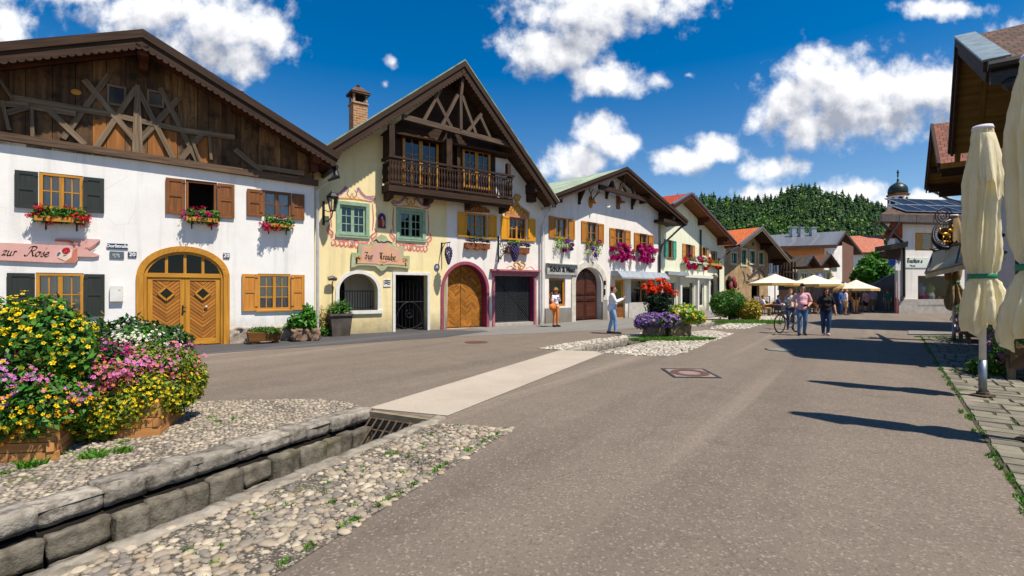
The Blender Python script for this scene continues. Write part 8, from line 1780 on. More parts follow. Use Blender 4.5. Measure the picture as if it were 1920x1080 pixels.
person('man in white shirt and pale washed jeans holding up a phone at the road edge', q, R(90) - .1, 1.77, build=1.1, top=C_WHT, legs=JEANL, hair=HR, hairkind='short', shoes=mat('dark shoes', '26242a'), sleeves='long', glasses=True, hem=.1, res=.011, belly=.03,
  pose={'ela': (-.22, -.12, 1.16), 'wra': (-.12, -.36, 1.27), 'elb': (.24, -.10, 1.15), 'wrb': (.09, -.36, 1.28), 'kna': (-.1, -.1, .52), 'ana': (-.105, -.1, .09), 'toa': (-.12, -.26, .035), 'knb': (.1, -.0, .5), 'anb': (.105, .12, .09), 'tob': (.12, -.04, .03), 'head': (0, -.05, 1.63)}, grip=(.9, .9))
p_ = Vector(q); ph = thing('phone', 'tan cased phone held up by the man in the white shirt', 'phone', p_ + Vector((.50, -.02, 1.33)), R(90)); b = MB(); b.hexa([(-.04, -.01, 0), (.04, -.01, 0), (.04, .0, 0), (-.04, .0, 0), (-.04, -.06, .17), (.04, -.06, .17), (.04, -.05, .17), (-.04, -.05, .17)]); b.build('case', mat('tan phone case', 'c08a40'), ph)
q = stand(1042, 613)
person('woman in white blouse, orange trousers and hat in front of the shop window', q, R(35), 1.68, True, .98, C_WHT, C_ORA, HB, 'short', M_IRON, hat=mat('straw hat', 'b0793c'), pose={'ela': (-.22, .0, 1.15), 'wra': (-.12, -.2, 1.06), 'elb': (.22, -.05, 1.18), 'wrb': (.1, -.16, 1.42)}, res=.013, glasses=True)
p_ = Vector(q); bg = thing('shoulder_bag', 'orange patterned shoulder bag and scarf on the woman in orange trousers', 'bag', p_ + Vector((-.12, -.18, .78)), R(35)); b = MB(); b.ball((0, 0, .1), (.22, .12, .17), 14, 10); b.ball((.15, .05, .05), (.1, .08, .12), 10, 8); b.tube([(-.1, 0, .22), (-.16, .08, .6), (.02, .12, .75), (.1, .02, .3)], .018, 6); b.build('bag_body', cloth('orange red patterned cloth', 'c85a24', 'e0914a', 16), bg, True)
# bicycle wheeled by the man
def bicycle(label, loc, yaw):
 t = thing('bicycle', label, 'bicycle', loc, yaw); RB = .34
 for x in (-.53, .53):
  b = MB(); n = 28; b.tube([(x + RB * math.cos(2 * math.pi * i / n), 0, RB + .02 + RB * math.sin(2 * math.pi * i / n)) for i in range(n + 1)], .021, 7, False); w = b.build('wheel', mat('black tyre', '121212', rough=.8), t, True)
  b = MB(); b.tube([(x + .31 * math.cos(2 * math.pi * i / n), 0, RB + .02 + .31 * math.sin(2 * math.pi * i / n)) for i in range(n + 1)], .009, 5, False); b.build('rim', mat('grey rim', '55565a', metal=.6, rough=.4), w)
  b = MB()
  for i in range(18): a = 2 * math.pi * i / 18; b.tube([(x, (.03 if i % 2 else -.03), RB + .02), (x + .31 * math.cos(a), 0, RB + .02 + .31 * math.sin(a))], .0022, 4, False)
  b.tube([(x, -.05, RB + .02), (x, .05, RB + .02)], .02, 8); b.build('spokes', mat('grey rim', '55565a'), w)
 b = MB(); F = mat('black bicycle paint', '16171a', rough=.3, spec=.6); bbk, sk, ht, hb = (-.08, 0, .3), (-.22, 0, .8), (.33, 0, .86), (.37, 0, .74)
 for p, q, r in ((bbk, sk, .017), (sk, ht, .016), (hb, bbk, .02), (ht, hb, .02)): b.tube([p, q], r, 8)
 for s_ in (-.05, .05): b.tube([(-.53, s_, .36), bbk], .011, 6); b.tube([(-.53, s_, .36), (-.21, s_ * .4, .74)], .009, 6); b.tube([hb, (.42, s_, .66), (.53, s_, .36)], .013, 6)
 b.tube([ht, (.29, 0, 1.0)], .014, 6); b.tube([sk, (-.25, 0, .93)], .014, 6); fr = b.build('frame', F, t, True)
 b = MB(); b.tube([(.2, -.3, 1.03), (.26, -.2, 1.02), (.29, 0, 1.01), (.26, .2, 1.02), (.2, .3, 1.03)], .013, 6); b.build('handlebar', F, t); b = MB(); b.ball((-.25, 0, .95), (.14, .07, .035)); b.ball((-.14, 0, .955), (.09, .03, .025)); b.build('saddle', M_IRON, t, True)
 b = MB(); b.lathe([(.1, -.005), (.1, .005)], 16, (0, 0, 0)); b.v = [(bbk[0] + p[0], .05 + p[2], bbk[2] + p[1]) for p in b.v]; b.bar((bbk[0], .07, .3), (bbk[0] + .14, .07, .2), .02, .02); b.box(bbk[0] + .1, bbk[0] + .19, .05, .14, .185, .205); b.bar((bbk[0], -.07, .3), (bbk[0] - .14, -.07, .4), .02, .02); b.box(bbk[0] - .19, bbk[0] - .1, -.14, -.05, .39, .41); b.build('crank', M_ZINC, t)
 b = MB(); b.ball((.42, 0, .92), (.05, .04, .04)); b.build('lamp', M_ZINC, t, True); b = MB(); b.hexa([(.42, -.13, .86), (.66, -.13, .86), (.66, .13, .86), (.42, .13, .86), (.4, -.16, 1.06), (.7, -.16, 1.06), (.7, .16, 1.06), (.4, .16, 1.06)]); b.build('basket', mat('dark wicker', '2a2a30', '55555c', scale=60), t)
q0_ = gr(1478, 624); bicycle('black bicycle wheeled beside the man in the pink shirt', (q0_.x, q0_.y, 0), math.atan2(-.49, -.87))
# small groups farther off
CG = 'people among the cafe tables at the end of the street'
def far_person(px, pyfoot, lab, **k):
 q = gr(px, pyfoot); return person(lab, (q.x, q.y, 0), k.pop('yaw', math.pi), res=.022, **k)
WK = {'kna': (-.1, -.08, .52), 'ana': (-.105, -.1, .09), 'toa': (-.12, -.25, .04), 'knb': (.1, .04, .5), 'anb': (.105, .16, .1), 'tob': (.12, .02, .03)}
far_person(1623, 585, 'person in a coral patterned top and dark shorts walking away', H=1.66, female=True, top=C_CORAL, legs=C_BLK, hair=HB, shorts=True, pose=WK, sleeves='short', hem=.18, build=1.2, group=CG)
far_person(1637, 585, 'person in a lilac grey shirt and khaki shorts walking away beside the coral top', H=1.74, top=C_LIL, legs=C_KHA, hair=HB, shorts=True, pose=WK, build=1.12, group=CG)
far_person(1664, 586, 'person in a teal green top with reddish hair standing by the dark sloping wall', H=1.68, female=True, top=C_TEAL, legs=C_GREY, hair=mat('red hair', 'a03a20'), build=1.05, sleeves='short', group=CG, yaw=2.6)
far_person(1569, 588, 'person in a dark navy jacket and pale hat among the cafe tables', H=1.74, top=C_NAVY, legs=C_NAVY, hair=HG_, hat=mat('pale hat', 'd8cdb8'), sleeves='long', group=CG, yaw=2.4)
far_person(1577, 590, 'person in a bright blue shirt and blue trousers left of the white shirt', H=1.72, top=C_BLU, legs=JEAND, hair=HB, sleeves='long', group=CG, yaw=.6)
far_person(1586, 591, 'person in a white shirt and sand shorts among the cafe tables', H=1.72, top=C_WHT, legs=C_TAN, hair=HBL, shorts=True, group=CG, yaw=1.2)
far_person(1592, 585, 'person in an orange top and navy trousers under the parasol', H=1.7, female=True, top=C_ORA, legs=C_NAVY, hair=HR, group=CG, yaw=-.6)
far_person(1604, 587, 'person in a black top and sand shorts right of the orange top', H=1.74, top=C_BLK, legs=C_TAN, hair=HB, shorts=True, pose=WK, group=CG, yaw=2.8)
far_person(1612, 584, 'person in a grey top and khaki shorts just left of the coral top', H=1.72, top=C_GREY, legs=C_KHA, hair=HG_, shorts=True, group=CG, yaw=.3)
far_person(1563, 584, 'person in a tan top carrying a white bag close behind the woman in black', H=1.66, female=True, top=C_TAN, legs=C_KHA, hair=HBL, group=CG, yaw=-.3)
# seated guests
SIT = {'pelvis': (0, .05, .52), 'waist': (0, .06, .68), 'chest': (0, .03, .88), 'neck': (0, .02, 1.05), 'head': (0, -.02, 1.21), 'sha': (-.18, .03, 1.0), 'shb': (.18, .03, 1.0), 'ela': (-.24, -.06, .74), 'elb': (.24, -.06, .74), 'wra': (-.14, -.3, .76), 'wrb': (.14, -.3, .76), 'hia': (-.1, .02, .5), 'hib': (.1, .02, .5), 'kna': (-.12, -.42, .5), 'knb': (.12, -.42, .5), 'ana': (-.12, -.38, .09), 'anb': (.12, -.38, .09), 'toa': (-.13, -.54, .035), 'tob': (.13, -.54, .035)}
# ================================================================ folded parasols on the right
M_CAN = mat('cream parasol cloth', 'f6ecca', 'eee1b8', rough=.85, scale=3, bump=.9, bscale=17, transl=.35)
for x in [x for x in M_CAN.node_tree.nodes if x.type == 'TEX_NOISE' and x.inputs['Scale'].default_value == 17]:
 q = NT(M_CAN.node_tree); tc = q.n('ShaderNodeTexCoord'); q.set(x.inputs['Vector'], q.mapping(tc.outputs['Object'], sc=(1, 1, .11)))
for x in [x for x in M_CAN.node_tree.nodes if x.type == 'BUMP']: x.inputs['Distance'].default_value = .03; M_CAN2 = mat('sand parasol cloth', '9c8460', '86704e', rough=.9, scale=3); M_TIE = mat('green tie band', '2f8a62', '24704e', rough=.6)
def closed_parasol(label, x, y, top=4.08, bot=1.04, w=1., cm=None, seed=0, rot=0.):
 t = thing('folded_parasol', label, 'parasol', (x, y, 0), rot, 'folded parasols along the paving'); rg_ = np.random.default_rng(seed + 40)
 L = top - bot; prof = [(0, .11), (.04, .12), (.12, .15), (.2, .18), (.26, .2), (.33, .195), (.40, .185), (.5, .195), (.6, .2), (.66, .185), (.70, .16), (.735, .14), (.77, .165), (.82, .205), (.88, .245), (.93, .26), (.97, .25), (1.0, .225)]
 nz = 64; na = 96; V = []; ph = rg_.uniform(0, 6.28, 6)
 for i in range(nz + 1):
  f = i / nz
  for (f0, r0), (f1, r1) in zip(prof, prof[1:]):
   if f0 <= f <= f1: u = (f - f0) / (f1 - f0); u = u * u * (3 - 2 * u); r = r0 + (r1 - r0) * u; break
  for j in range(na):
   a = 2 * math.pi * j / na; pin = abs(f - .735) < .02; tw = a + .5 * f + ph[0]
   fold = .62 * (1 - 2 * abs(math.sin(4.5 * tw + .8 * math.sin(3 * f + ph[1])))) + .34 * (1 - 2 * abs(math.sin(7.5 * tw + 2.5 * f + ph[2]))) + .25 * math.sin(3 * a + 5 * f + ph[3])
   am = .3 * min(1, .6 + f * 1.6) * (1.0 if f < .7 else 1.1); am = .05 if pin else am
   if f > .78: fold += .8 * math.sin(4 * a + ph[4] + 2.2 * math.sin(6 * f)) * (f - .78) * 2
   rr = r * w * (1 + am * fold); lop = .03 * math.sin(3.1 * f * 2 + ph[5])
   z = top - .06 - f * (L - .06)
   if f > .82: z += -.09 * (f - .82) / .18 * math.sin(3 * a + ph[4] + .6) + .05 * (f - .82) / .18 * math.sin(5 * a + ph[2])
   V.append((rr * math.cos(a) + lop * (f > .05), rr * math.sin(a), z))
 Fq = [(i * na + j, i * na + (j + 1) % na, (i + 1) * na + (j + 1) % na, (i + 1) * na + j) for i in range(nz) for j in range(na)]
 np_mesh('canopy', V, Fq, cm or M_CAN, smooth=True, parent=t)
 # loose flap of cloth hanging over the upper part
 V = []; n1, n2 = 26, 20; a0 = -rot - 2.5
 for i in range(n1 + 1):
  a = a0 + 2.7 * i / n1; drop = .34 + .22 * abs(math.sin(2.6 * i / n1)) + .05 * math.sin(i * .9)
  for j in range(n2 + 1):
   f = j / n2; z = top - .14 - f * drop * L * .6; rr = (.12 + .13 * f ** .8 + .045 * f * (1 - 2 * abs(math.sin(a * 3.5 + 2))) + .05 * f * i / n1) * w + .01; V.append((rr * math.cos(a), rr * math.sin(a), z))
 Fq = [(i * (n2 + 1) + j, (i + 1) * (n2 + 1) + j, (i + 1) * (n2 + 1) + j + 1, i * (n2 + 1) + j + 1) for i in range(n1) for j in range(n2)]
 np_mesh('canopy_flap', V, Fq, cm or M_CAN, smooth=True, parent=t)
 b = MB(); zt = top - .06 - .735 * (L - .06); b.lathe([(.152 * w, zt - .035), (.158 * w, zt - .02), (.158 * w, zt + .02), (.152 * w, zt + .035)], 40); b.build('tie_band', M_TIE, t, True)
 b = MB(); b.lathe([(.12 * w, top - .07), (.124 * w, top - .05), (.11 * w, top - .01), (.02, top)], 28); b.build('top_cap', mat('pale parasol cap', 'd8d2d6', 'c4bec4'), t, True)
 b = MB(); b.lathe([(.042, .55), (.042, top - .1)], 16); b.lathe([(.05, .02), (.05, .56)], 16, m=1); b.build('pole', [P_WHITE, M_ZINC], t, True); b = MB(); b.box(-.14, .14, -.1, .1, .03, .045); b.tube([(0, 0, .045), (0, 0, .08)], .075, 12); b.build('base_plate', RU, t)
 return t
closed_parasol('folded cream parasol with green tie, left of the pair, white pole on rusty base', 7.06, 7.44, 4.08, 1.02, 1.04, seed=1, rot=.4)
closed_parasol('folded cream parasol with green tie at the right edge, nearest the viewer', 5.46, 5.17, 4.08, 1.06, 1.0, seed=2, rot=2.1)
closed_parasol('folded sand coloured parasol in shade under the striped awning', 13.9, 15.6, 4.0, 1.1, .95, M_CAN2, 3)
# awning and wrought iron guild sign on the right hand houses
def W7(px, py, d): return at(px, py, d)
P1, P2_, P3, P4 = at(1750, 468, 17.5), at(1735, 512, 16.0), at(1885, 473, 9.6), at(1880, 441, 11.6)
o = thing('awning', 'grey beige striped awning reaching out behind the folded parasols', 'awning', P1); M_AWN = mat('grey beige awning cloth', 'c6b896', 'b0a07c', rough=.85, scale=2, bump=.3, bscale=9)
b = MB(); n = 12
for i in range(n):
 a, e = i / n, (i + 1) / n; q = lambda t, s: (P1.lerp(P4, t)).lerp(P2_.lerp(P3, t), s) - P1 + Vector((0, 0, -.12 * math.sin(math.pi * s)))
 for j in range(6): b.poly([q(a, j / 6), q(e, j / 6), q(e, (j + 1) / 6), q(a, (j + 1) / 6)])
b.build('cloth', M_AWN, o, True); b = MB()
v_ = Vector((0, 0, -.16)); q2, q3 = P2_ - P1, P3 - P1; b.poly([q2, q3, q3 + v_, q2 + v_]); b.build('valance', M_AWN, o)
b = MB(); b.tube([q2, q3], .035, 6); b.tube([(0, 0, 0), P4 - P1], .05, 6)
b.tube([q2, (0, 0, -.1)], .025, 6); b.tube([Vector((0, 0, 0)) + (P4 - P1) * .5, q2.lerp(q3, .5)], .025, 6); b.build('arms', M_DARKZ, o)
sd = 15.5; c = at(1772, 440, sd); kk = sd / FL
o = thing('guild_sign', 'ornate round wrought iron hanging sign with a golden figure and spiral above it', 'sign', c)
b = MB()
def ring(cx, cz, r, w, a0=0, a1=6.2832, n=28, y=0): b.tube([(cx + r * kk * math.cos(a0 + (a1 - a0) * i / n), y, cz + r * kk * math.sin(a0 + (a1 - a0) * i / n)) for i in range(n + 1)], w, 6)
ring(0, .02, 24, .016); ring(0, 0, 20, .01); ring(2 * kk, .03, 22, .012, 1.8, 5.2)
for i in range(22): a = 2 * math.pi * i / 22; b.tube([(17 * kk * math.cos(a), 0, 14 * kk * math.sin(a)), (20 * kk * math.cos(a), 0, 18 * kk * math.sin(a))], .012, 5)
b.tube([(25 * kk * math.cos(3.3 + 2.4 * i / 14), 0, 25 * kk * math.sin(3.3 + 2.4 * i / 14)) for i in range(15)], [.02 + .05 * math.sin(math.pi * i / 14) for i in range(15)], 6)
zs = 34 * kk
b.tube([(-4 * kk + (1.5 + .55 * i) * kk * math.cos(i * .62), 0, zs + (1.2 + .5 * i) * kk * math.sin(i * .62)) for i in range(27)], .016, 5); ring(-2 * kk, zs, 16, .014, .3, 5.8)
b.tube([(12 * kk, 0, zs - 4 * kk), (22 * kk, .1, zs - 2 * kk), (34 * kk, .4, zs + 2 * kk)], .03, 6); b.tube([(0, 0, 24 * kk), (10 * kk, 0, zs - 6 * kk), (34 * kk, .4, 20 * kk)], .025, 6); b.tube([(34 * kk, .4, -20 * kk), (34 * kk, .4, zs + 12 * kk)], .03, 6)
for s_ in (0, 1, 2): b.tube([(20 * kk + s_ * 3 * kk + 4 * kk * math.cos(i * .7), .1, (8 - 8 * s_) * kk + 4 * kk * math.sin(i * .7)) for i in range(9)], .02, 5)
b.tube([(-28 * kk, 0, -26 * kk), (-20 * kk, 0, -30 * kk), (-8 * kk, 0, -27 * kk)], [.02, .05, .03], 6); b.build('ironwork', mat('grey black forged iron', '2c2a2c', '4a464a', metal=.6, rough=.45, scale=12), o)
b = MB(); b.prism([(14 * kk * math.cos(2 * math.pi * i / 24), 13 * kk * math.sin(2 * math.pi * i / 24)) for i in range(24)], -.02, .02); b.build('disc', mat('dark bronze disc', '3a2c1c', '241a10', metal=.5, rough=.5), o)
b = MB(); b.ball((0, -.05, -1 * kk), (.14, .05, .09)); b.ball((.1, -.06, .1), (.08, .05, .08)); b.tube([(.12, -.06, .15), (.2, -.06, .22), (.16, -.06, .3)], [.03, .025, .01], 6)
for x in (-.1, 0, .1): b.tube([(x, -.05, -.05), (x - .02, -.05, -.2)], [.03, .02], 6)
b.tube([(-.12, -.05, 0), (-.22, -.05, .08), (-.2, -.05, .2)], [.025, .02, .03], 6); b.box(-.2, .2, -.06, -.02, -.24, -.2); b.build('gilded_figure', mat('gilded metal', 'c08a2a', '96661a', metal=.6, rough=.35), o, True)
# traffic signs by the white shop
q = gr(1680, 588); t = thing('bus_stop_sign', 'red and white post with a round blue sign and a tall white plate', 'sign', (q.x, q.y, 0)); zz = lambda py: CH + (HY - py) * q.y / FL
b = MB(); b.lathe([(.05, 0), (.05, 1.1)], 10, m=0); b.lathe([(.05, 1.1), (.05, 2.2)], 10, m=1); b.lathe([(.035, 2.2), (.035, zz(478))], 10, m=2); b.build('post', [mat('red post paint', 'a02c24'), mat('pale pink post paint', 'd0a090'), M_ZINC], t)
x = (1672 - 1680) / FL * q.y; r = 6.5 / FL * q.y; b = MB(); b.prism([(x + r * math.cos(2 * math.pi * i / 24), zz(492) + r * 1.2 * math.sin(2 * math.pi * i / 24)) for i in range(24)], -.06, -.03); b.build('round_sign', mat('traffic blue', '1f4fb0', '1a449c', rough=.4), t)
b = MB()
for dz in (-.1, .06): b.box(x - r * .7, x + r * .7, -.066, -.06, zz(492) + dz - .03, zz(492) + dz + .03)
b.build('sign_bars', mat('deep blue sign bar', '16306e'), t)
b = MB(); b.box(-.06, .28, -.05, -.03, zz(507), zz(475)); pl = b.build('white_plate', P_WHITE, t); b = MB(); nib(b, [(.02, zz(488)), (.12, zz(487)), (.17, zz(490)), (.16, zz(496))], .1, -.056, ribbon=True); b.build('arrow_mark', mat('traffic blue', '1f4fb0'), pl)
b = MB(); b.tube([(x - r, -.05, zz(485)), (x, -.05, zz(479)), (x + r, -.05, zz(485))], .03, 6); b.build('bracket', RU, t)
# ================================================================ cafe terrace
M_PAR = mat('pale cream parasol canvas', 'f5eedc', 'eee4cc', rough=.85, scale=2, transl=.3)
def open_parasol(label, px, py_rim, w_px, py_top, d, seed, fringe=.16):
 c = at(px, HY, d); r = w_px / 2 / FL * d; zr = CH + (HY - py_rim) / FL * d; zt = CH + (HY - py_top) / FL * d; t = thing('open_parasol', label, 'parasol', (c.x, c.y, 0), .2 * seed, 'open cream cafe parasols'); b = MB(); n = 8; R_ = []; m = 5
 for i in range(n):
  a0, a1 = 2 * math.pi * i / n, 2 * math.pi * (i + 1) / n
  for j in range(m):
   f0, f1 = j / m, (j + 1) / m; g = lambda a, f: (r * f * math.cos(a), r * f * math.sin(a), zt + (zr - zt) * (f ** .85) )
   b.poly([g(a0, f1), g(a1, f1), g(a1, f0), g(a0, f0)] if j else [g(a0, f1), g(a1, f1), (0, 0, zt)])
  b.poly([(r * math.cos(a0), r * math.sin(a0), zr), (r * math.cos(a0), r * math.sin(a0), zr - fringe), (r * math.cos(a1), r * math.sin(a1), zr - fringe), (r * math.cos(a1), r * math.sin(a1), zr)], 1)
 b.build('canopy', [M_PAR, mat('golden parasol fringe', 'd0ae68', 'c09c54')], t); b = MB()
 for i in range(n): a = 2 * math.pi * i / n; b.tube([(r * .97 * math.cos(a), r * .97 * math.sin(a), zr - .02), (0, 0, zt - .08)], .018, 5)
 b.build('ribs', W_HONEY, t); b = MB(); b.lathe([(.035, 0), (.035, zt)], 10); b.lathe([(.25, .0), (.25, .08)], 12); b.ball((0, 0, zt + .04), .06, 8, 6); b.build('pole', W_SHUT, t)
 return c
CP_ = [open_parasol('open cream parasol in front of the beige painted house, leftmost of the open ones', 1453, 531, 92, 513, 34, 1), open_parasol('cream parasol right behind the walking couple', 1526, 533, 98, 515, 35, 2), open_parasol('cream parasol half hidden behind the one over the couple', 1562, 536, 66, 519, 41, 3), open_parasol('bright cream parasol in front of the green street tree', 1605, 541, 74, 524, 34.5, 4)]
W_RAT = mat('brown rattan', '8a5a2c', '5c3816', rough=.7, scale=50, bump=.6)
def chair(label, x, y, rz):
 t = thing('rattan_chair', label, 'chair', (x, y, 0), rz, 'rattan chairs on the cafe terrace'); b = MB(); b.box(-.25, .25, -.25, .25, .42, .47); b.build('seat', W_RAT, t); b = MB(); n = 10
 for i in range(n):
  a0, a1 = math.pi * i / n, math.pi * (i + 1) / n; g = lambda a, z, r=.27: (r * math.cos(a), r * math.sin(a) * 1.0, z); h_ = lambda a: .66 + .24 * math.sin(a) ** 2
  b.hexa([g(a0, .47), g(a1, .47), g(a1, .47, .3), g(a0, .47, .3), g(a0, h_(a0)), g(a1, h_(a1)), g(a1, h_(a1), .3), g(a0, h_(a0), .3)])
 b.build('backrest', W_RAT, t)
 for x_, y_ in ((-.21, -.21), (.21, -.21), (-.21, .21), (.21, .21)): g = MB(); g.tube([(x_, y_, 0), (x_, y_, .42)], .02, 6); g.build('leg', W_RAT, t)
 return t
def table(label, x, y):
 t = thing('cafe_table', label, 'table', (x, y, 0), 0, 'cafe tables under the parasols'); b = MB(); b.lathe([(.42, .71), (.42, .745)], 20); b.build('table_top', W_SHUT, t); b = MB(); b.lathe([(.03, .03), (.03, .71)], 8); b.build('column', M_IRON, t); b = MB(); b.lathe([(.25, 0), (.23, .03)], 14); b.build('foot', M_IRON, t); return t
spots = [(1448, 31.5), (1460, 34.5), (1476, 33), (1500, 35.5), (1520, 34), (1541, 37)]
tl = ['beside the menu boards', 'farthest back under the leftmost parasol', 'left of the bicycle', 'behind the man in the pink shirt', 'behind the gap between the walking couple', 'behind the woman in the black tee shirt']
for i, ((px, d), w_) in enumerate(zip(spots, tl)):
 c = at(px, HY, d); table('small brown cafe table ' + w_, c.x, c.y);
 chair('rattan chair left of the cafe table ' + w_, c.x - .75, c.y - .2, R(100)); chair('rattan chair right of the cafe table ' + w_, c.x + .75, c.y + .1, R(-80))
for i, (lab, tp, hr, si) in enumerate((('seated guest in a white top at the table beside the menu boards', C_WHT, HB, 0), ('seated guest in a grey top farthest back under the leftmost parasol', C_GREY, HG_, 1), ('seated guest in a blue shirt left of the bicycle', C_BLU, HB, 2), ('seated guest in an orange top behind the man in pink', C_ORA, HR, 3), ('seated guest in a navy top between the walking couple', C_NAVY, HB, 4), ('seated guest in a tan top behind the woman in black', C_TAN, HBL, 5))):
 px, d = spots[si]; c = at(px, HY, d); s_ = 1 if i % 2 else -1; person(lab, (c.x + s_ * .7, c.y + (-.2 if s_ < 0 else .1), 0), R(80 if s_ < 0 else -80), 1.72, i % 2 == 1, 1.05, tp, JEAND if i % 3 else C_KHA, hr, 'short', None, pose=SIT, res=.024, sleeves='short', group='guests seated at the cafe tables')
def menu_board(label, px, pyb, pyt, wpx, m, red):
 q = gr(px, pyb); k = q.y / FL; w, hh = wpx * k, (pyb - pyt) * k; t = thing('menu_board', label, 'sign board', (q.x, q.y, 0), .15, 'cafe menu boards'); b = MB(); b.box(-w / 2, w / 2, -.03, .03, hh * .12, hh); b.build('panel', m, t); b = MB()
 for x in (-w / 2 - .03, w / 2 + .03): b.box(x - .04, x + .04, -.05, .05, 0, hh * 1.02)
 b.box(-w / 2 - .07, w / 2 + .07, -.05, .05, hh * 1.021, hh * 1.05); b.build('frame', red, t); b = MB()
 for i in range(6): z = hh * (.85 - .11 * i); nib(b, [(-w * .35, z), (-w * .1, z + .04), (w * .1, z - .03), (w * (.3 - .1 * (i % 2)), z + .02)], .035, -.034, ribbon=True)
 b.build('handwriting', M_INK, t)
menu_board('white menu board in a dark frame, left of the pair', 1419, 576, 556, 11, mat('grey white menu sheet', 'b8b4b8', '9a969c'), W_GREY); menu_board('white handwritten menu board in a reddish frame, right of the pair', 1437, 577, 556, 11, P_WHITE, W_RED)
q = gr(1500, 578); t = thing('terrace_edge', 'low grey timber edging along the cafe terrace', 'edging', (q.x - 3.5, q.y + 1, 0), .12); b = MB(); b.box(-4.5, 4.5, -.1, .1, 0, .16); b.build('edge_beam', W_GREY, t)
q = gr(1574, 582); t = thing('stone_bench', 'dark low bench at the foot of the person in navy', 'bench', (q.x, q.y, 0)); b = MB(); b.box(-.7, .7, -.25, .25, .35, .42); b.build('seat', M_DARKZ, t)
for x in (-.5, .5): g = MB(); g.box(x - .06, x + .06, -.2, .2, 0, .348); g.build('leg', M_DARKZ, t)
# ================================================================ sky, sun, camera
w = bpy.data.worlds.new('World'); scene.world = w; w.use_nodes = True; t = NT(w.node_tree); t.N.clear()
SUN_EL, SUN_AZ = R(62), math.atan2(.8, -.6)
sk = t.n('ShaderNodeTexSky', sky_type='NISHITA'); sk.sun_disc = False; sk.sun_elevation = SUN_EL; sk.sun_rotation = SUN_AZ; sk.altitude = 900; sk.air_density = 1.0; sk.dust_density = .3; sk.ozone_density = 2.5
hs = t.n('ShaderNodeHueSaturation'); hs.inputs['Hue'].default_value = .5; S_SKY = hs; hs.inputs['Value'].default_value = .53; t.set(hs.inputs['Color'], sk.outputs[0])
# clouds: soft shapes in the sky dome, placed by direction (slope east, slope up) as seen from the street
CL = [(.02, .56, .02, .025), (-1.02, .53, .05, .045), (-.72, .565, .13, .06), (-.60, .53, .12, .07), (-.56, .475, .075, .045), (-.85, .60, .08, .025), (-.49, .515, .045, .04), (-.24, .46, .02, .018), (-.256, .415, .012, .014),
  (.14, .56, .11, .055), (.22, .585, .13, .05), (.075, .485, .085, .045), (.13, .50, .06, .05), (.20, .425, .055, .028), (.155, .425, .05, .03), (-.003, .475, .014, .014), (.30, .42, .036, .022), (.355, .435, .018, .012), (.175, .32, .042, .034), (.125, .252, .06, .04), (.21, .295, .041, .026), (.345, .26, .055, .026), (.405, .285, .042, .026), (.53, .242, .05, .024),
  (.585, .385, .07, .05), (.62, .43, .065, .055), (.68, .40, .11, .07), (.78, .40, .10, .055), (.86, .405, .10, .055), (.60, .34, .10, .04), (.72, .355, .15, .045), (.95, .38, .08, .05), (.50, .178, .045, .028), (.54, .185, .042, .026), (.665, .197, .055, .024), (.70, .2, .042, .026), (.80, .175, .08, .02), (.86, .57, .07, .018), (.80, .575, .03, .02), (1.1, .5, .1, .05), (-1.2, .6, .2, .06)]
def cloud_group():
 g = bpy.data.node_groups.new('cloud_field', 'ShaderNodeTree'); g.interface.new_socket('P', in_out='INPUT', socket_type='NodeSocketVector'); g.interface.new_socket('D', in_out='OUTPUT', socket_type='NodeSocketFloat')
 q = NT(g); i = q.n('NodeGroupInput'); o = q.n('NodeGroupOutput'); acc = None
 for cx, cz, rx, rz in CL:
  v = q.n('ShaderNodeVectorMath', operation='SUBTRACT'); q.L.new(i.outputs[0], v.inputs[0]); v.inputs[1].default_value = (cx, cz, 0); m_ = q.n('ShaderNodeVectorMath', operation='MULTIPLY'); q.L.new(v.outputs[0], m_.inputs[0]); m_.inputs[1].default_value = (1 / rx, 1 / rz, 0); l = q.n('ShaderNodeVectorMath', operation='LENGTH'); q.L.new(m_.outputs[0], l.inputs[0]); d = q.math('SUBTRACT', 1.4 if rx > .04 else .74, l.outputs['Value'])
  acc = d if acc is None else q.math('SMOOTH_MAX', acc, d, .25)
 wn = q.n('ShaderNodeTexNoise', noise_dimensions='2D'); q.L.new(i.outputs[0], wn.inputs['Vector']); wn.inputs['Scale'].default_value = 16; wn.inputs['Detail'].default_value = 7; wn.inputs['Roughness'].default_value = .62; wv = wn.outputs[0]
 bil = q.n('ShaderNodeTexVoronoi', voronoi_dimensions='2D'); q.set(bil.inputs['Vector'], i.outputs[0]); bil.inputs['Scale'].default_value = 26
 f = q.math('ADD', acc, q.math('MULTIPLY', q.math('SUBTRACT', wv, .5), 1.95)); f = q.math('ADD', f, q.math('MULTIPLY', q.math('SUBTRACT', .42, bil.outputs['Distance']), .55)); q.L.new(f, o.inputs[0]); return g
CGp = cloud_group()
tc = t.n('ShaderNodeTexCoord'); sx = t.n('ShaderNodeSeparateXYZ'); t.set(sx.inputs[0], tc.outputs['Generated']); ay = t.math('MAXIMUM', t.math('ABSOLUTE', sx.outputs[1]), .06); cx = t.n('ShaderNodeCombineXYZ'); t.set(cx.inputs[0], t.math('DIVIDE', sx.outputs[0], ay)); t.set(cx.inputs[1], t.math('DIVIDE', sx.outputs[2], ay))
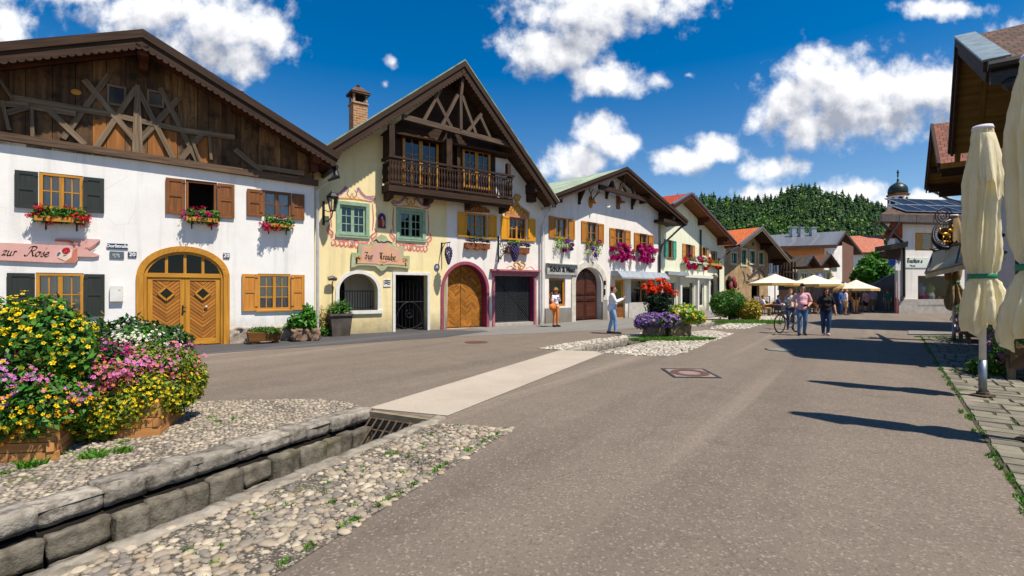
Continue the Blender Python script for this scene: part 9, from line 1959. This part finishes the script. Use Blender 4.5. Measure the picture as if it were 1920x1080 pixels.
def field(off):
 v = t.n('ShaderNodeVectorMath', operation='ADD'); t.set(v.inputs[0], cx.outputs[0]); v.inputs[1].default_value = off; n_ = t.n('ShaderNodeGroup'); n_.node_tree = CGp; t.L.new(v.outputs[0], n_.inputs[0]); return n_.outputs[0]
t.set(S_SKY.inputs['Saturation'], t.range(sx.outputs[2], .02, .42, 1.05, 1.5)); d0 = field((0, 0, 0)); d1 = field((.012, .022, 0)); d2 = field((.02, .06, 0))
dens = t.range(d0, -.15, .95, 0, 1, 'SMOOTHSTEP'); sh = t.math('ADD', t.math('MULTIPLY', t.math('SUBTRACT', d1, d0), .22), t.math('MULTIPLY', t.math('SUBTRACT', d2, .45), .42))
shade = t.range(sh, -.15, .46, 0, 1); CK = 4.5
ccol = t.mix(shade, (CK, CK * 1.0, CK * 1.01), (CK * .36, CK * .39, CK * .47)); skyc = t.mix(dens, hs.outputs[0], ccol)
up_ = t.range(sx.outputs[2], -.02, .02); bg = t.n('ShaderNodeBackground'); bg.inputs[1].default_value = .14; t.set(bg.inputs[0], skyc); ow = t.n('ShaderNodeOutputWorld'); t.L.new(bg.outputs[0], ow.inputs[0])
su = bpy.data.lights.new('sun', 'SUN'); su.energy = 3.9; su.angle = R(.9); su.color = (1, .93, .825); so = bpy.data.objects.new('sun', su); COL.objects.link(so)
S = Vector((.8 * math.cos(SUN_EL), -.6 * math.cos(SUN_EL), math.sin(SUN_EL))).normalized(); so.rotation_euler = S.to_track_quat('Z', 'Y').to_euler(); so.location = (20, -8, 40)
cam = bpy.data.cameras.new('camera'); cam.sensor_width = 36; cam.lens = 36 * FL / 1920; cam.shift_y = (HY - 540) / 1920; cam.clip_end = 3000; cam.clip_start = .05
co = bpy.data.objects.new('camera', cam); COL.objects.link(co); co.location = (0, 0, CH); co.rotation_euler = (R(90), 0, 0); scene.camera = co
scene.view_settings.view_transform = 'Standard'; scene.view_settings.look = 'None'; scene.view_settings.exposure = .82; scene.view_settings.gamma = 1
scene.render.engine = 'CYCLES'; cy = scene.cycles; cy.max_bounces = 6; cy.diffuse_bounces = 4; cy.glossy_bounces = 3; cy.transparent_max_bounces = 12; cy.transmission_bounces = 4; cy.caustics_reflective = False; cy.caustics_refractive = False; cy.use_denoising = True
